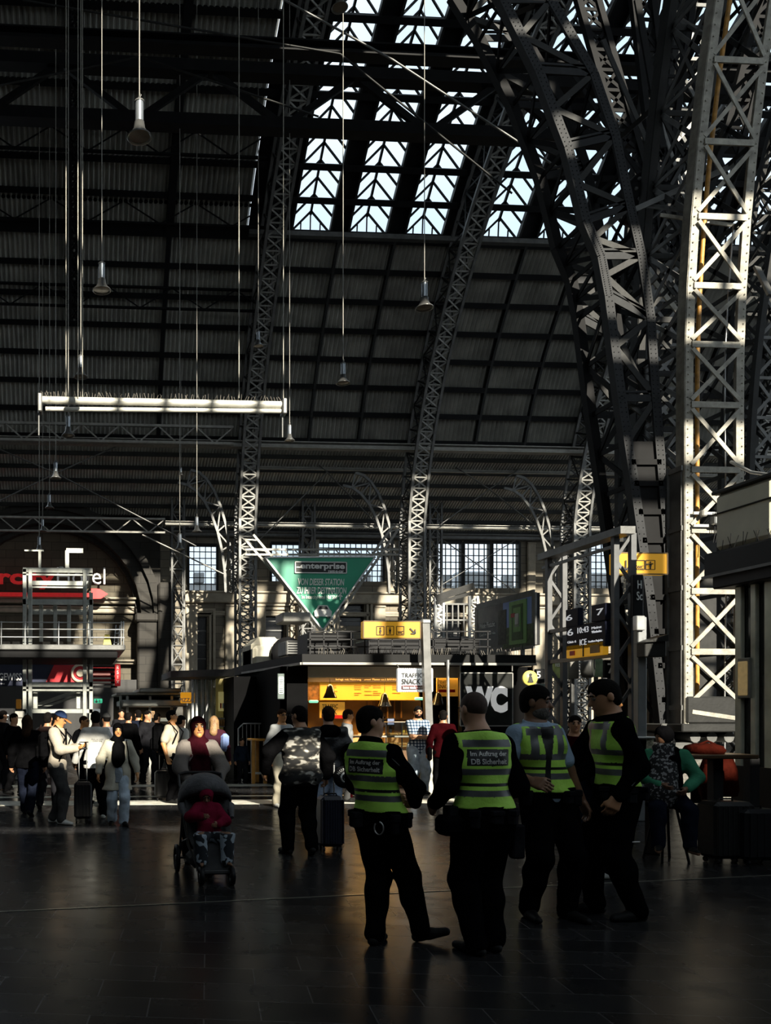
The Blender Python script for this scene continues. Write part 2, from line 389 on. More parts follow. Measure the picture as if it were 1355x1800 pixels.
# ------------------------------------------------------------ arch trusses of the far flank
def arch_truss(x, label, z0=0., light=True, hw=.42, depth=1.25):
    t = root('arch_truss', (x, 45.5, z0), label, 'roof truss', 'lattice arch trusses of the far flank')
    s_end = s_at(24, 32.4); up_n = 26
    def line(sx, off):
        pts = [(x+sx*hw, 46.0-off*1.0, z0+(11.5-z0)*j/12) for j in range(13)] if z0 < 5 else []
        pts += [(x+sx*hw,)+prof(s_at(46,12)+.2+(s_end-s_at(46,12))*j/up_n, off) for j in range(0 if z0 < 5 else 8, up_n+1)]
        return pts
    if z0 < 5:
        def line(sx, off):
            low = [(x+sx*hw, 46.0-off, z0+(12.0-z0)*j/11) for j in range(11)]
            return low+[(x+sx*hw,)+prof(.1+(s_end-.1)*j/up_n, off) for j in range(up_n+1)]
    ch = {}
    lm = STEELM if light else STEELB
    for sx in (-1, 1):
        for k, off in ((0, .35), (1, .35+depth)):
            pts = line(sx, off); ch[sx,k] = pts; mb = MB()
            cut = len(pts)
            for i in range(len(pts)-1): mb.bar(pts[i], pts[i+1], .13, .13, (1,0,0))
            mb.build('chord', lm, t)
    def fine(P, m=2):
        o = []
        for i in range(len(P)-1):
            for j in range(m): o.append(Vector(P[i]).lerp(Vector(P[i+1]), j/m))
        return o+[Vector(P[-1])]
    F = {k: fine(v) for k, v in ch.items()}
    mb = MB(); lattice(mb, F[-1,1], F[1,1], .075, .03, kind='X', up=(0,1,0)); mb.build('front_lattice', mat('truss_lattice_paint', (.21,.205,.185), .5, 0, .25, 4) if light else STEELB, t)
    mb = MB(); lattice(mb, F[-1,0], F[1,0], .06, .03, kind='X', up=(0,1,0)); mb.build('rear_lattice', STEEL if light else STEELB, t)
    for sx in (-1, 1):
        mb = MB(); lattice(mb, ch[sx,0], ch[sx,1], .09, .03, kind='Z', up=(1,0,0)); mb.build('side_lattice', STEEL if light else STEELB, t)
    return t
wh = {3: 'pale lattice arch truss rising left of the green triangle sign', 4: 'lattice arch truss behind the yellow toilet sign and silver post', 5: 'lattice arch truss rising between the slanted billboard and the platform displays',
      6: 'lattice arch truss mostly hidden behind the big near pillar'}
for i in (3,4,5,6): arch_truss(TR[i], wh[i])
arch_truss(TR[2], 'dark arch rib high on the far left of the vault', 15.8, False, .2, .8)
# stone haunch brackets: fan of dark struts beside the columns (y 800-950)
def knee(x, side, label):
    t = root('knee_brace', (x, 46, 8), label, 'brace', 'curved knee braces beside the columns'); P, Q = [], []
    for j in range(9):
        a = R(90)*j/8; P.append((x+side*(2.6-2.2*math.cos(a)) if False else x+side*(.5+2.3*(1-math.cos(a*1))), 46, 8.2+6.6*math.sin(a))); Q.append((x+side*(.5+.4+2.6*(1-math.cos(a))), 46, 8.2+5.9*math.sin(a)))
    for pts in (P, Q):
        mb = MB(); mb.path(pts, .13, .13, (0,1,0)); mb.build('chord', STEELM, t)
    mb = MB(); lattice(mb, P, Q, .07, .03, kind='Z', up=(0,1,0)); mb.build('brace', STEELM, t)
knee(TR[3], -1, 'curved lattice knee left of the first pale truss')
knee(TR[4], -1, 'curved lattice knee left of the middle truss'); knee(TR[5], -1, 'curved lattice knee left of the truss by the platform displays')
# smaller second row of columns near the stone wall
def small_col(px, ztop_py, label, y=50.):
    c = atY(px, y); x = c.x; zt = W(px, ztop_py, y).z; t = root('lattice_column', (x, y, 0), label, 'column', 'slim lattice columns before the stone wall')
    n = int(zt/1.05); ch = {}
    for sx in (-1,1):
        for sy in (-1,1):
            pts = [(x+sx*.36, y+sy*.3, zt*j/n) for j in range(n+1)]; ch[sx,sy] = pts; mb = MB(); mb.path([pts[0], pts[-1]], .11, .11); mb.build('chord', STEELM, t)
    mb = MB(); lattice(mb, ch[-1,-1], ch[1,-1], .06, .03); mb.build('front_lattice', STEELM, t)
    mb = MB(); lattice(mb, ch[-1,1], ch[1,1], .06, .03); lattice(mb, ch[-1,-1], ch[-1,1], .06, .03, up=(1,0,0)); mb.build('rear_lattice', STEEL, t)
small_col(312, 835, 'slim lattice column left of the tall stone doorway'); small_col(540, 845, 'slim lattice column behind the green triangle sign')
small_col(762, 850, 'slim lattice column right of the middle truss'); small_col(1012, 850, 'slim lattice column behind the platform displays')
# horizontal beams across the columns
def beam(px0, px1, pyc, Y, h, w, m, name, label, grp='longitudinal beams under the vault', lat=None):
    a, b = atY(px0, Y), atY(px1, Y); z = W((px0+px1)/2, pyc, Y).z
    if lat is None:
        mb = MB(); mb.bar((a.x,Y,z), (b.x,Y,z), w, h*.35); mb.bar((a.x,Y-w*.3,z+h*.45), (b.x,Y-w*.3,z+h*.45), w*1.5, h*.15); mb.bar((a.x,Y-w*.3,z-h*.45), (b.x,Y-w*.3,z-h*.45), w*1.5, h*.15); mb.bar((a.x,Y,z),(b.x,Y,z),.04,h)
        o = mb.build(name, m); tag(o, label, 'beam', grp); return o
    t = root(name, ((a.x+b.x)/2, Y, z-h/2), label, 'beam', grp)
    n = max(2, int((b.x-a.x)/lat)); A = [(a.x+(b.x-a.x)*j/n, Y, z+h/2) for j in range(n+1)]; B = [(p[0], Y, z-h/2) for p in A]
    for P in (A, B): mb = MB(); mb.bar(P[0], P[-1], w, w*.8); mb.build('chord', m, t)
    mb = MB(); lattice(mb, A, B, w*.45, w*.3, kind='Z', up=(0,1,0), rung=False); mb.build('brace', m, t)
    return t
beam(-60, 1360, 787, 44.2, .32, .3, STEELL, 'longitudinal_beam', 'long bright beam crossing all the far trusses')
beam(-60, 410, 761, 43.6, .85, .16, STEELL, 'lattice_girder', 'pale zigzag lattice girder at the left above the hotel wall', lat=.95)
beam(-60, 290, 922, 47.5, .75, .13, STEELL, 'lattice_girder', 'lower zigzag lattice girder above the hotel lettering', lat=.9)
beam(290, 1130, 926, 47.6, .22, .2, STEELL, 'longitudinal_beam', 'pale beam just above the tall wall windows')
beam(430, 1360, 829, 47.2, .3, .2, STEELL, 'longitudinal_beam', 'grey double beam a little under the long bright beam')
for k, (py, Y, lb) in enumerate(((247, 37.2, 'dark lattice girder high in the left roof, upper row'), (372, 39.8, 'dark lattice girder in the left roof, middle row'), (522, 42.0, 'dark lattice girder in the left roof, lower row'))):
    beam(-40, 470, py, Y-1, 1.0, .12, STEELB, 'lattice_girder', lb, 'dark lattice girders in the left roof', lat=1.5)
# big black tie girder across the picture
t = beam(-160, 1600, 186, 30, 1.9, .5, STEELB, 'tie_girder', 'massive black tie girder spanning the top of the hall', lat=2.6)
beam(-160, 1600, 100, 27, .35, .3, STEELB, 'longitudinal_beam', 'black beam above the massive tie girder')
# aisle roof behind the columns
ai = root('ceiling', (XT, 49, 15), kind='structure')
def aisle(y0, z0, y1, z1, m=CORR):
    nx = int((XR-XL)/.19*3); X = np.linspace(XL+8, XR, nx); mb = MB(); vs = []
    for (y, z) in ((y0,z0),(y1,z1)):
        for i, x in enumerate(X): vs.append((x, y, z+.04*math.sin(i*math.pi*2/3)))
    mb.add(vs, [(i, i+1, nx+i+1, nx+i) for i in range(nx-1)]); mb.build('corrugated_sheet', m, ai)
aisle(45.6, 16.2, 52.2, 12.9)
for k in range(7):
    mb = MB(); y = 46.3+k*.95; z = 16.2-(y-45.6)*.5-.15; mb.bar((XL+8,y,z), (XR,y,z), .1, .22); mb.build('purlin', STEEL, ai)
# diagonal tie rods with a round node
def tie(pxs, Y, label, m=STEELM, r=.035):
    pts = [W(x, y, Y) for x, y in pxs]; mb = MB()
    for i in range(0, len(pts), 2): mb.tube([pts[i], pts[i+1]], r, 6)
    return tag(mb.build('tie_rod', m), label, 'tie rod', 'diagonal tie rods')
tie([(0,790),(98,832),(98,832),(345,960),(98,832),(215,780),(98,832),(0,880)], 44.5, 'crossing tie rods meeting at the lamp under the left girder')
tie([(525,785),(575,830),(575,830),(680,940),(575,830),(455,950)], 47, 'crossing tie rods between the first and middle truss')
tie([(770,800),(860,860),(860,860),(935,920),(860,860),(770,925),(860,860),(950,800)], 47, 'crossing tie rods right of the middle truss')
tie([(40,0),(598,95),(598,95),(900,340)], 26, 'long thin tie rod slanting down from the top edge', STEEL, .03)
tie([(0,150),(245,100),(245,100),(560,205)], 28, 'long thin tie rod in the dark upper left roof', STEEL, .03)
tie([(500,0),(690,105),(690,105),(1095,370)], 24, 'pale tie rod slanting across the skylights', STEELM, .03)
tie([(780,950),(905,1040),(905,950),(765,1035)], 50.5, 'thin crossed rods before the tall wall windows', STEELM, .03)
tie([(395,1010),(250,940)], 46, 'short rod slanting beside the hotel arch', STEELL, .04)

# ------------------------------------------------------------ far wall
YW = 52.0
def wall(name, x0, x1, z0, z1, holes, y=YW, th=.5, m=STONE, parent=None):
    xs = sorted({x0, x1}|{h[0] for h in holes}|{h[1] for h in holes}); zs = sorted({z0, z1}|{h[2] for h in holes}|{h[3] for h in holes}); mb = MB()
    for i in range(len(xs)-1):
        for j in range(len(zs)-1):
            cx, cz = (xs[i]+xs[i+1])/2, (zs[j]+zs[j+1])/2
            if not any(h[0] < cx < h[1] and h[2] < cz < h[3] for h in holes): mb.box((xs[i],y,zs[j]), (xs[i+1],y+th,zs[j+1]))
    o = mb.build(name, m, parent); 
    if parent is None: tag(o, kind='structure')
    return o
H = [px_rect(*r, YW) for r in ((331,958,382,1038),(476,955,536,1022),(550,953,674,1022),(766,953,812,1034),(815,953,862,1034),(865,953,913,1034),(1030,953,1078,1034))]
DR = [px_rect(343,1084,364,1182,YW), px_rect(458,1075,500,1140,YW), px_rect(590,1060,640,1100,YW), px_rect(775,1060,815,1130,YW), px_rect(905,1060,925,1130,YW), px_rect(1040,1065,1075,1130,YW)]
XD = atY(1100,YW).x
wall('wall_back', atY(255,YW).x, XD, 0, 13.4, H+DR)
wall('wall_back_right', XD, XR, 0, 13.4, [], YW, .5, mat('near_black_stone', (.02,.019,.017), .8, 0, .4, 2))  # right end of the far wall in much darker stone
for k, h in enumerate(H):
    wt = root('window_%d' % (wi), (h[0], YW, h[2]), kind='structure'); wi += 1
    mb = MB(); mb.box((h[0],YW+.2,h[2]), (h[1],YW+.215,h[3])); mb.build('glass', WINGLASS, wt)
    mb = MB(); n = max(3, int((h[1]-h[0])/.32)); nz = 7
    for j in range(n+1): x = h[0]+(h[1]-h[0])*j/n; mb.bar((x,YW+.12,h[2]), (x,YW+.12,h[3]), .045, .06)
    for j in range(nz+1): z = h[2]+(h[3]-h[2])*j/nz; mb.bar((h[0],YW+.12,z), (h[1],YW+.12,z), .045, .05)
    mb.build('muntins', STEELB, wt)
    mb = MB()
    mb.bar((h[0],YW+.05,h[2]), (h[0],YW+.05,h[3]), .14, .2); mb.bar((h[1],YW+.05,h[2]), (h[1],YW+.05,h[3]), .14, .2); mb.bar((h[0],YW+.05,h[3]), (h[1],YW+.05,h[3]), .14, .2); mb.build('window_frame', STEEL, wt)
# far buildings seen through the windows: pale facade with a frieze
fb = root('facade_building', (24, 64, 0), 'pale stone facade outside seen through the tall wall windows', 'building')
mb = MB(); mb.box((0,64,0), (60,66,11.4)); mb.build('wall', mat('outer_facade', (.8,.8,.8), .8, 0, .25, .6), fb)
mb = MB()
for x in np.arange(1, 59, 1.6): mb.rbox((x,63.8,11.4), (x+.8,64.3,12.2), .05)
mb.build('frieze', mat('frieze_grey', (.5,.5,.5), .8), fb)  # frieze blocks in plain mid grey
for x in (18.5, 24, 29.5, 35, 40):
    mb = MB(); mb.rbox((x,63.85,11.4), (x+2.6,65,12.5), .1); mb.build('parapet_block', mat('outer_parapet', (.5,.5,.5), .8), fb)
# doors (tall recessed openings) with dark panes
for k, h in enumerate(DR):
    dt = root('door_%d' % (k+1), (h[0], YW, h[2]), kind='structure')
    mb = MB(); mb.box((h[0],YW+.35,h[2]), (h[1],YW+.4,h[3])); mb.build('pane', mat('dark_pane', (.015,.015,.016), .2), dt)
    mb = MB(); mb.bar((h[0]+.05,YW+.3,h[2]), (h[0]+.05,YW+.3,h[3]), .08, .1)
    for j in range(5): z = h[2]+(h[3]-h[2])*j/4; mb.bar((h[0],YW+.3,z), (h[1],YW+.3,z), .07, .08)
    mb.build('frame', STEELM, dt)
    mb = MB()
    for o, d in ((.12,.12),(.35,.2)):
        mb.rbox((h[0]-o-.14,YW-d,h[2]-.1), (h[0]-o+.02,YW,h[3]+o)); mb.rbox((h[1]+o-.02,YW-d,h[2]-.1), (h[1]+o+.14,YW,h[3]+o)); mb.rbox((h[0]-o-.14,YW-d,h[3]+o-.02), (h[1]+o+.14,YW,h[3]+o+.14))
    mb.build('architrave', STONEP, dt)
# cornices and pilasters
tn = 2
def trim(x0, x1, z0, z1, d, m=STONEP, y=YW):
    global tn
    mb = MB(); mb.rbox((x0,y-d,z0), (x1,y,z1), .06); mb.rbox((x0,y-d*1.4,z1-.12), (x1,y,z1), .04); tag(mb.build('trim_%d' % tn, m), kind='structure'); tn += 1
z = lambda py, Y=YW: W(600, py, Y).z
trim(atY(320,YW).x, XD, z(1062), z(1042), .35); trim(atY(320,YW).x, XD, z(1050)-1.2, z(1062)-.5, .12); trim(atY(320,YW).x, XD, z(948), z(938), .4, STEELM)
for px in (325, 395, 445, 520, 575, 655, 700, 822, 888, 935, 1020, 1090): 
    a = atY(px, YW).x; trim(a, a+.75, 0, z(1065), .22)
for px in (545, 680, 745, 925, 1015):
    a = atY(px, YW).x; trim(a, a+.55, z(1040), z(950), .15)
# hotel wall at the left with its arch
xa, xb = XL+10, atY(255,YW).x
wall('wall_left', xa, xb, 0, 14.6, [], YW, .5, ashlar_mat('dark_stone_blocks', (.17,.145,.10)))  # hotel wall in darker stone than the middle of the far wall
def arc(cx, cz, r, a0, a1, n=18): return [(cx+r*math.cos(R(a0+(a1-a0)*j/n)), cz+r*math.sin(R(a0+(a1-a0)*j/n))) for j in range(n+1)]
ac = W(85, 1085, 51.2)
for k, (r0, r1, d, m) in enumerate(((5.55,6.3,1.3,STONED),(6.3,6.75,1.6,STONED),(5.3,5.6,.6,STONED))):
    o = arc(ac.x, ac.z, r1, 0, 180); i_ = arc(ac.x, ac.z, r0, 0, 180); mb = MB()
    for j in range(len(o)-1): mb.prism([i_[j], o[j], o[j+1], i_[j+1]], YW-d, YW)
    tag(mb.build('trim_%d' % tn, m), kind='structure'); tn += 1
mb = MB(); xr = ac.x+5.3
mb.rbox((xr,YW-1.5,0), (xr+1.5,YW,ac.z-.1), .1); mb.rbox((xr-.15,YW-1.7,ac.z-.3), (xr+1.7,YW,ac.z+.2), .1); mb.rbox((xr+1.2,YW-1.9,0), (xr+2.2,YW,ac.z+2), .1); tag(mb.build('trim_%d' % tn, STONED), kind='structure'); tn += 1
# dark upper spandrel over the arch
mb = MB()
o = arc(ac.x, ac.z, 6.7, 0, 180); 
for j in range(len(o)-1): mb.prism([o[j], (o[j][0], 16.2), (o[j+1][0], 16.2), o[j+1]], YW-1.0, YW-.8)
tag(mb.build('wall_spandrel', STONED), kind='structure')
# cornices over the hotel ground floor
trim(xa, xr, W(80,1062,YW).z, W(80,1052,YW).z, .6); trim(xa, xr, W(80,1078,YW).z, W(80,1066,YW).z, .25); trim(xa, xr, W(80,1168,YW).z, W(80,1160,YW).z, .5)
for px in (5, 22, 75, 98, 118):
    a = W(px, 1150, YW); mb = MB(); mb.rbox((a.x,YW-.3,a.z), (a.x+.45,YW,a.z+.75), .04); tag(mb.build('trim_%d' % tn, STONEP), kind='structure'); tn += 1
# lower dark shopfront band
mb = MB(); mb.box((xa,YW-1.2,0), (xr+1.5,YW-1,3.6)); tag(mb.build('wall_shopfront', mat('shopfront_dark', (.02,.019,.018), .4)), kind='structure')
# unseen rear and side shells; slots in the rear wall shape the sun streaks
mb = MB()
for (x0, x1, z0, z1) in ((XL,XR,0,9.0),(XL,-3,9,10.4),(11.8,XR,9,10.4),(XL,XR,9.45,10.35),(XL,11.8,11.25,11.75),(XL,11.8,12.5,14.0),(XL,-3,10.3,12.6)): mb.box((x0,-6.6,z0), (x1,-6.2,z1))
for x in np.arange(XL, XR, 3.3): mb.box((x,-6.7,10), (x+.3,-6.1,16))
tag(mb.build('wall_front_sun_slots', mat('rear_wall', (.03,.03,.03), .8)), kind='structure')
mb = MB(); mb.box((XL-.3,-6.5,0), (XL,54,16)); tag(mb.build('wall_side_unseen', mat('unseen_side_wall', (.04,.038,.035), .8)), kind='structure')  # unseen dark side wall, put in to keep ambient light low
# gable end left: fill above the left wall
mb = MB(); pts = [prof(s) for s in np.linspace(S0, S3, 30)]
mb.add([(XL,)+p for p in pts], [tuple(range(len(pts)))]); tag(mb.build('wall_gable', STEELB), kind='structure')
# ------------------------------------------------------------ near riveted pillar with X lattice
PY0 = 15.0
def pil_y(z): return PY0 if z < 7.5 else PY0-.017*(z-7.5)**2*1.0
pl = root('riveted_pillar', (11.5, 15.6, 0), 'big near riveted lattice pillar at the right with a bright X-braced front', 'pillar')
pa, pb = W(1213, 1000, 15).x, W(1297, 1000, 15).x
zs = [1.35+1.12*j for j in range(22)]
zs = [1.45]+[1.66+(1252-y)/1500*15 for y in (1242,1141,1030,918,807,688,578)]+[9.45,10.65,11.9,13.2,14.6,16.0,17.5,19.0]
ch = {}
for nm, x, sg in (('left',pa,-1),('right',pb,1)):
    for k, dy in enumerate((0, 1.35)):
        pts = [(x, pil_y(z)+dy, z) for z in zs]; ch[nm,k] = pts; mb = MB()
        for i in range(len(pts)-1):
            p, q = Vector(pts[i]), Vector(pts[i+1])
            mb.bar(p+Vector((sg*.03,0,0)), q+Vector((sg*.03,0,0)), .15, .03, (0,1,0)); mb.bar(p+Vector((sg*.10,.11,0)), q+Vector((sg*.10,.11,0)), .03, .22, (0,1,0))
        # rivets on the front flange
        for i in range(len(pts)-1):
            for j in range(8):
                p = Vector(pts[i]).lerp(Vector(pts[i+1]), j/8); 
                if k == 0: mb.lathe([(.016,-.004),(.013,-.014),(0,-.018)], p+Vector((sg*.06,-.018,0)), 6, Matrix.Rotation(R(-90),3,'X'))
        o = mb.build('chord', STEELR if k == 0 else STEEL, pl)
        if k == 0: o['label'] = 'bright riveted front chord'
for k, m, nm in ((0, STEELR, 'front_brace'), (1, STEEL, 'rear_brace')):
    A, B = ch['left',k], ch['right',k]
    for i in range(len(A)-1):
        mb = MB(); e = .03; a0, a1, b0, b1 = [Vector(v)+Vector((0,-.03,0)) for v in (A[i],A[i+1],B[i],B[i+1])]; u = Vector((0,0,.09))
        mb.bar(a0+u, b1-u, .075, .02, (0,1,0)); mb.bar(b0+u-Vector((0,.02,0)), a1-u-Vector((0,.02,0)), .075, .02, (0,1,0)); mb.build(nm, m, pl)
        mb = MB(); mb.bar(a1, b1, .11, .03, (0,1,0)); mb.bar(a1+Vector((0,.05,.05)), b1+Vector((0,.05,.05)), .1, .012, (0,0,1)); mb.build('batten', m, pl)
for nm in ('left', 'right'):
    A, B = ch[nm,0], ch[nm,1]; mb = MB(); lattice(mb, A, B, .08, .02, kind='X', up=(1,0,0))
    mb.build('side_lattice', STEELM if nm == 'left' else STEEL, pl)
# solid lower side plate, foot, bearing and plinth
mb = MB(); x = pa-.14; mb.box((x,15.05,1.4), (x+.03,16.4,6.2))
for zz in np.arange(1.7, 6.2, 1.1): mb.box((x-.03,15.0,zz), (x,16.4,zz+.09))
for yy in (15.35, 15.85, 16.3): mb.box((x-.05,yy,1.4), (x,yy+.07,6.2))
mb.build('side_plate', STEELM, pl)
mb = MB(); mb.rbox((pa-.3,14.8,1.30), (pb+.3,16.7,1.45), .02); mb.rbox((pa-.1,14.95,1.45), (pb+.1,16.5,1.95), .03); mb.build('foot_plate', STEEL, pl)
mb = MB()
for dx in (.1,.42,.75): mb.tube([(pa+dx,15.0,1.2),(pa+dx,16.4,1.2)], .1, 10)
mb.lathe([(.1,.75),(.22,.85),(.25,1.0),(.12,1.15),(.3,1.2)], (pa+.4,15.3,0), 14); mb.build('bearing', STEELM, pl)
mb = MB(); mb.rbox((pa-.5,14.7,0), (pb+.5,16.8,.75), .05); mb.rbox((pa-.6,14.6,.68), (pb+.6,16.9,.8), .03); mb.build('plinth', mat('speckled_plinth_stone', (.12,.115,.10), .8, 0, .5, 22), pl)
# orange pipe, cable, junction boxes on the pillar
def pipe(pts, r, m, name, label, cat): return tag(MB().tube(pts, r, 8).build(name, m), label, cat)
ORP = mat('orange_pipe_paint', (.55,.27,.05), .45, 0, .35, 9)
pipe([(W(1225,600,15.3).x, pil_y(z)+.3, z) for z in [.8]+zs], .04, ORP, 'conduit_pipe', 'orange pipe running up inside the big near pillar', 'pipe')
pipe([(W(1268,600,15.3).x-.02*math.sin(z), pil_y(z)+.2, z) for z in [.8]+zs[:10]], .014, GALV, 'cable', 'thin grey cable hanging inside the big near pillar', 'cable')
jb = root('junction_box', (pb-.35, 14.9, 5.0), 'grey junction box with cable tails on two rails across the near pillar', 'electrical box')
a = W(1232,912,14.9); 
mb = MB(); 
for py in (902, 924): q = W(1252,py,14.9); mb.bar((pa,14.92,q.z), (pb+.02,14.92,q.z), .05, .03, (0,1,0))
mb.build('mounting_rail', GALV, jb)
c = W(1262,913,14.85); mb = MB(); mb.rbox((c.x-.11,14.78,c.z-.1), (c.x+.12,14.92,c.z+.09), .02); mb.build('box', GALV, jb)
c2 = W(1238,902,14.85); mb = MB(); mb.rbox((c2.x-.05,14.82,c2.z-.06), (c2.x+.05,14.92,c2.z+.06), .02); mb.build('small_box', STEELL, jb)
mb = MB()
for k in range(4): x = c.x-.06+.04*k; mb.tube([(x,14.86,c.z-.1),(x+.01,14.86,c.z-.25),(x-.02+.01*k,14.87,c.z-.42)], .008, 6); mb.tube([(x,14.86,c.z+.09),(x+.02,14.84,c.z+.17),(x+.05,14.86,c.z+.05)], .007, 6)
mb.build('cable_tail', BLACK, jb)
# second, fainter pillar line behind it
def back_pillar(px, Y, lean, label):
    x = atY(px, Y).x; t = root('riveted_pillar', (x, Y, 0), label, 'pillar'); c = {}
    Z = [j*1.15 for j in range(20)]
    for sx in (-1,1):
        for k in (0,1):
            pts = [(x+sx*.5+lean*max(0,z-6)**2*.01, Y+k*1.1-.012*max(0,z-9)**2, z) for z in Z]; c[sx,k] = pts; mb = MB(); mb.path(pts, .16, .16, (0,1,0)); mb.build('chord', STEEL, t)
    for k in (0,1): mb = MB(); lattice(mb, c[-1,k], c[1,k], .09, .03); mb.build('front_lattice' if k == 0 else 'rear_lattice', STEELM if k == 0 else STEEL, t)
    for sx in (-1,1): mb = MB(); lattice(mb, c[sx,0], c[sx,1], .09, .03, up=(1,0,0)); mb.build('side_lattice', STEEL, t)
back_pillar(1165, 22, 0, 'dark lattice pillar just behind the left side of the big near pillar')
back_pillar(1345, 24, .4, 'dim lattice pillar at the right edge behind the shop canopy')
# ------------------------------------------------------------ leaning cross arch left of the pillar
ARCHM = mat('arch_steel', (.022,.023,.025), .6, 0, .25, 4, .12, 25, spec=.2)
ca = root('cross_arch', (10.9, 16, 0), 'tall dark riveted cross arch curving up to the left beside the near pillar', 'arch truss')
Apx = [(1168,1290),(1142,1050),(1114,850),(1092,700),(1069,520),(1056,450),(1030,388),(998,258),(946,123),(885,0),(835,-80)]
Bpx = [(1196,1290),(1180,1050),(1164,850),(1152,700),(1143,560),(1127,450),(1107,362),(1081,239),(1043,129),(968,0),(900,-80)]
def interp(P, n):
    P = [Vector((x,y,0)) for x,y in P]; out = []
    for i in range(len(P)-1):
        for j in range(n): out.append(P[i].lerp(P[i+1], j/n))
    return out+[P[-1]]
F = {}
for Y, tagc in ((15.4,'front'), (16.3,'rear')):
    for nm, P in (('outer',Apx),('inner',Bpx)):
        # same real curve in both faces, taken on the plane at 15.4 m
        pts = [W(v.x, v.y, 15.4) for v in interp(P, 2)]; pts = [(p.x, Y, p.z) for p in pts]; F[tagc,nm] = pts
        mb = MB(); mb.path(pts, .17, .05, (0,1,0)); mb.path([(p[0]+(-.06 if nm=='outer' else .06), p[1]+.08, p[2]) for p in pts], .03, .16, (0,1,0))
        if tagc == 'front':
            for i in range(len(pts)-1):
                for j in range(9):
                    p = Vector(pts[i]).lerp(Vector(pts[i+1]), j/9)
                    for dx in (-.045,.045): mb.lathe([(.013,-.004),(.010,-.012),(0,-.015)], p+Vector((dx,-.025,0)), 5, Matrix.Rotation(R(-90),3,'X'))
        mb.build('chord', ARCHM if tagc == 'front' else STEELB, ca)
for tagc in ('front','rear'):
    A, B = F[tagc,'outer'], F[tagc,'inner']
    for i in range(5, len(A)-1):
        mb = MB()
        a0, a1, b0, b1 = [Vector(v) for v in (A[i],A[i+1],B[i],B[i+1])]
        if i % 2: mb.bar(a0, b1, .11, .03, (0,1,0))
        else: mb.bar(b0, a1, .11, .03, (0,1,0))
        mb.build('diagonal', STEEL, ca)
        if i % 2 == 0: mb = MB(); mb.bar(a0, b0, .13, .03, (0,1,0)); mb.bar(a0+Vector((0,0,.12)), b0+Vector((0,0,.12)), .04, .03, (0,1,0)); mb.build('rung', ARCHM, ca)
for nm in ('outer','inner'):
    mb = MB(); lattice(mb, F['front',nm], F['rear',nm], .09, .03, kind='Z', up=(1,0,0)); mb.build('side_lattice', STEELB, ca)
mb = MB(); A, B = F['front','outer'], F['front','inner']
for i in range(0, 5): mb.add([Vector(v)+Vector((0,.03,0)) for v in (A[i],B[i],B[i+1],A[i+1])]+[Vector(v)+Vector((0,.07,0)) for v in (A[i],B[i],B[i+1],A[i+1])], [(0,1,2,3),(7,6,5,4)]); mb.bar(A[i], B[i], .1, .05, (0,1,0)); mb.bar(Vector(A[i]).lerp(Vector(A[i+1]),.5), Vector(B[i]).lerp(Vector(B[i+1]),.5), .1, .05, (0,1,0))
mb.build('web_plate', STEELB, ca)
mb = MB(); p = W(1182,1290,15.4); mb.rbox((p.x-.35,15.2,1.3), (p.x+.25,16.6,1.45)); mb.tube([(p.x-.2,15.3,1.2),(p.x-.2,16.4,1.2)], .12, 10); mb.rbox((p.x-.45,15.0,0), (p.x+.2,16.8,1.1), .05); mb.build('foot', STEELM, ca)
# tangle of bracing between arch and pillar high up
def strut(pa_, Ya, pb_, Yb, w, m, label):
    mb = MB(); mb.bar(W(pa_[0],pa_[1],Ya), W(pb_[0],pb_[1],Yb), w, w*.35, (0,1,0)); return tag(mb.build('strut', m), label, 'strut', 'struts between the near arch and the pillar')
SLB = ['grey strut rising right from the gusset hub to the pillar', 'dark strut rising steeply from the gusset hub to the pillar', 'long dark strut rising right high between arch and pillar', 'grey strut rising right below the gusset hub', 'short thick grey strut at the very top beside the pillar', 'short thin grey strut falling right above the gusset hub', 'long dark strut falling right from the arch top to the hub', 'dark steep strut near the top left of the pillar', 'longest black strut falling right behind the leaning arch', 'broad black nearly upright strut left of the pillar top', 'short dark strut rising right above the gusset hub', 'rusty grey strut falling right low beside the pillar', 'short grey strut falling right just below the gusset hub', 'thick nearly level grey strut inside the leaning arch', 'level grey strut from the gusset hub to the pillar', 'upright grey strut between the leaning arch and the pillar', 'long level rusty strut crossing the front of the pillar', 'short grey strut at the right edge beyond the pillar', 'dark strut falling right inside the lower part of the arch', 'lowest grey strut inside the leaning arch']
for k_, (a_, b_, Ya, Yb, w_, m_) in enumerate((((1090,380),(1290,290),16,15.2,.10,STEELM),((1150,375),(1240,215),17,15.2,.12,STEEL),((1145,230),(1245,30),17,15.4,.13,STEEL),((1140,500),(1245,395),17,15,.12,STEELM),
        ((1190,30),(1235,60),16,15,.14,STEELM),((1160,210),(1200,330),18,18,.07,STEELM),((1060,70),(1180,350),18,18,.1,STEEL),((1150,180),(1190,20),18,18,.12,STEEL),((1000,120),(1160,360),19,18,.1,STEELB),
        ((1120,0),(1165,260),18,18,.14,STEELB),((1080,250),(1160,180),18,17,.1,STEEL),((1130,470),(1200,560),17,17,.1,STEELR),((1150,430),(1210,480),16.5,16.5,.09,STEELM),((1060,515),(1140,555),15.5,15.5,.15,STEELM),
        ((1130,360),(1215,372),16,15.2,.10,STEELM),((1145,470),(1145,640),17.5,17.5,.12,STEELM),((1160,378),(1300,398),15.5,15.3,.07,STEELR),((1330,470),(1355,520),14.5,14,.12,STEELM),((1070,560),(1140,700),15.6,15.6,.1,STEEL),((1080,690),(1145,740),15.6,15.6,.1,STEELM))):
    strut(a_, Ya, b_, Yb, w_, m_, SLB[k_])
gs = root('gusset_hub', tuple(W(1128,350,16.6)), 'dark round gusset hub where the struts meet above the pillar', 'gusset')
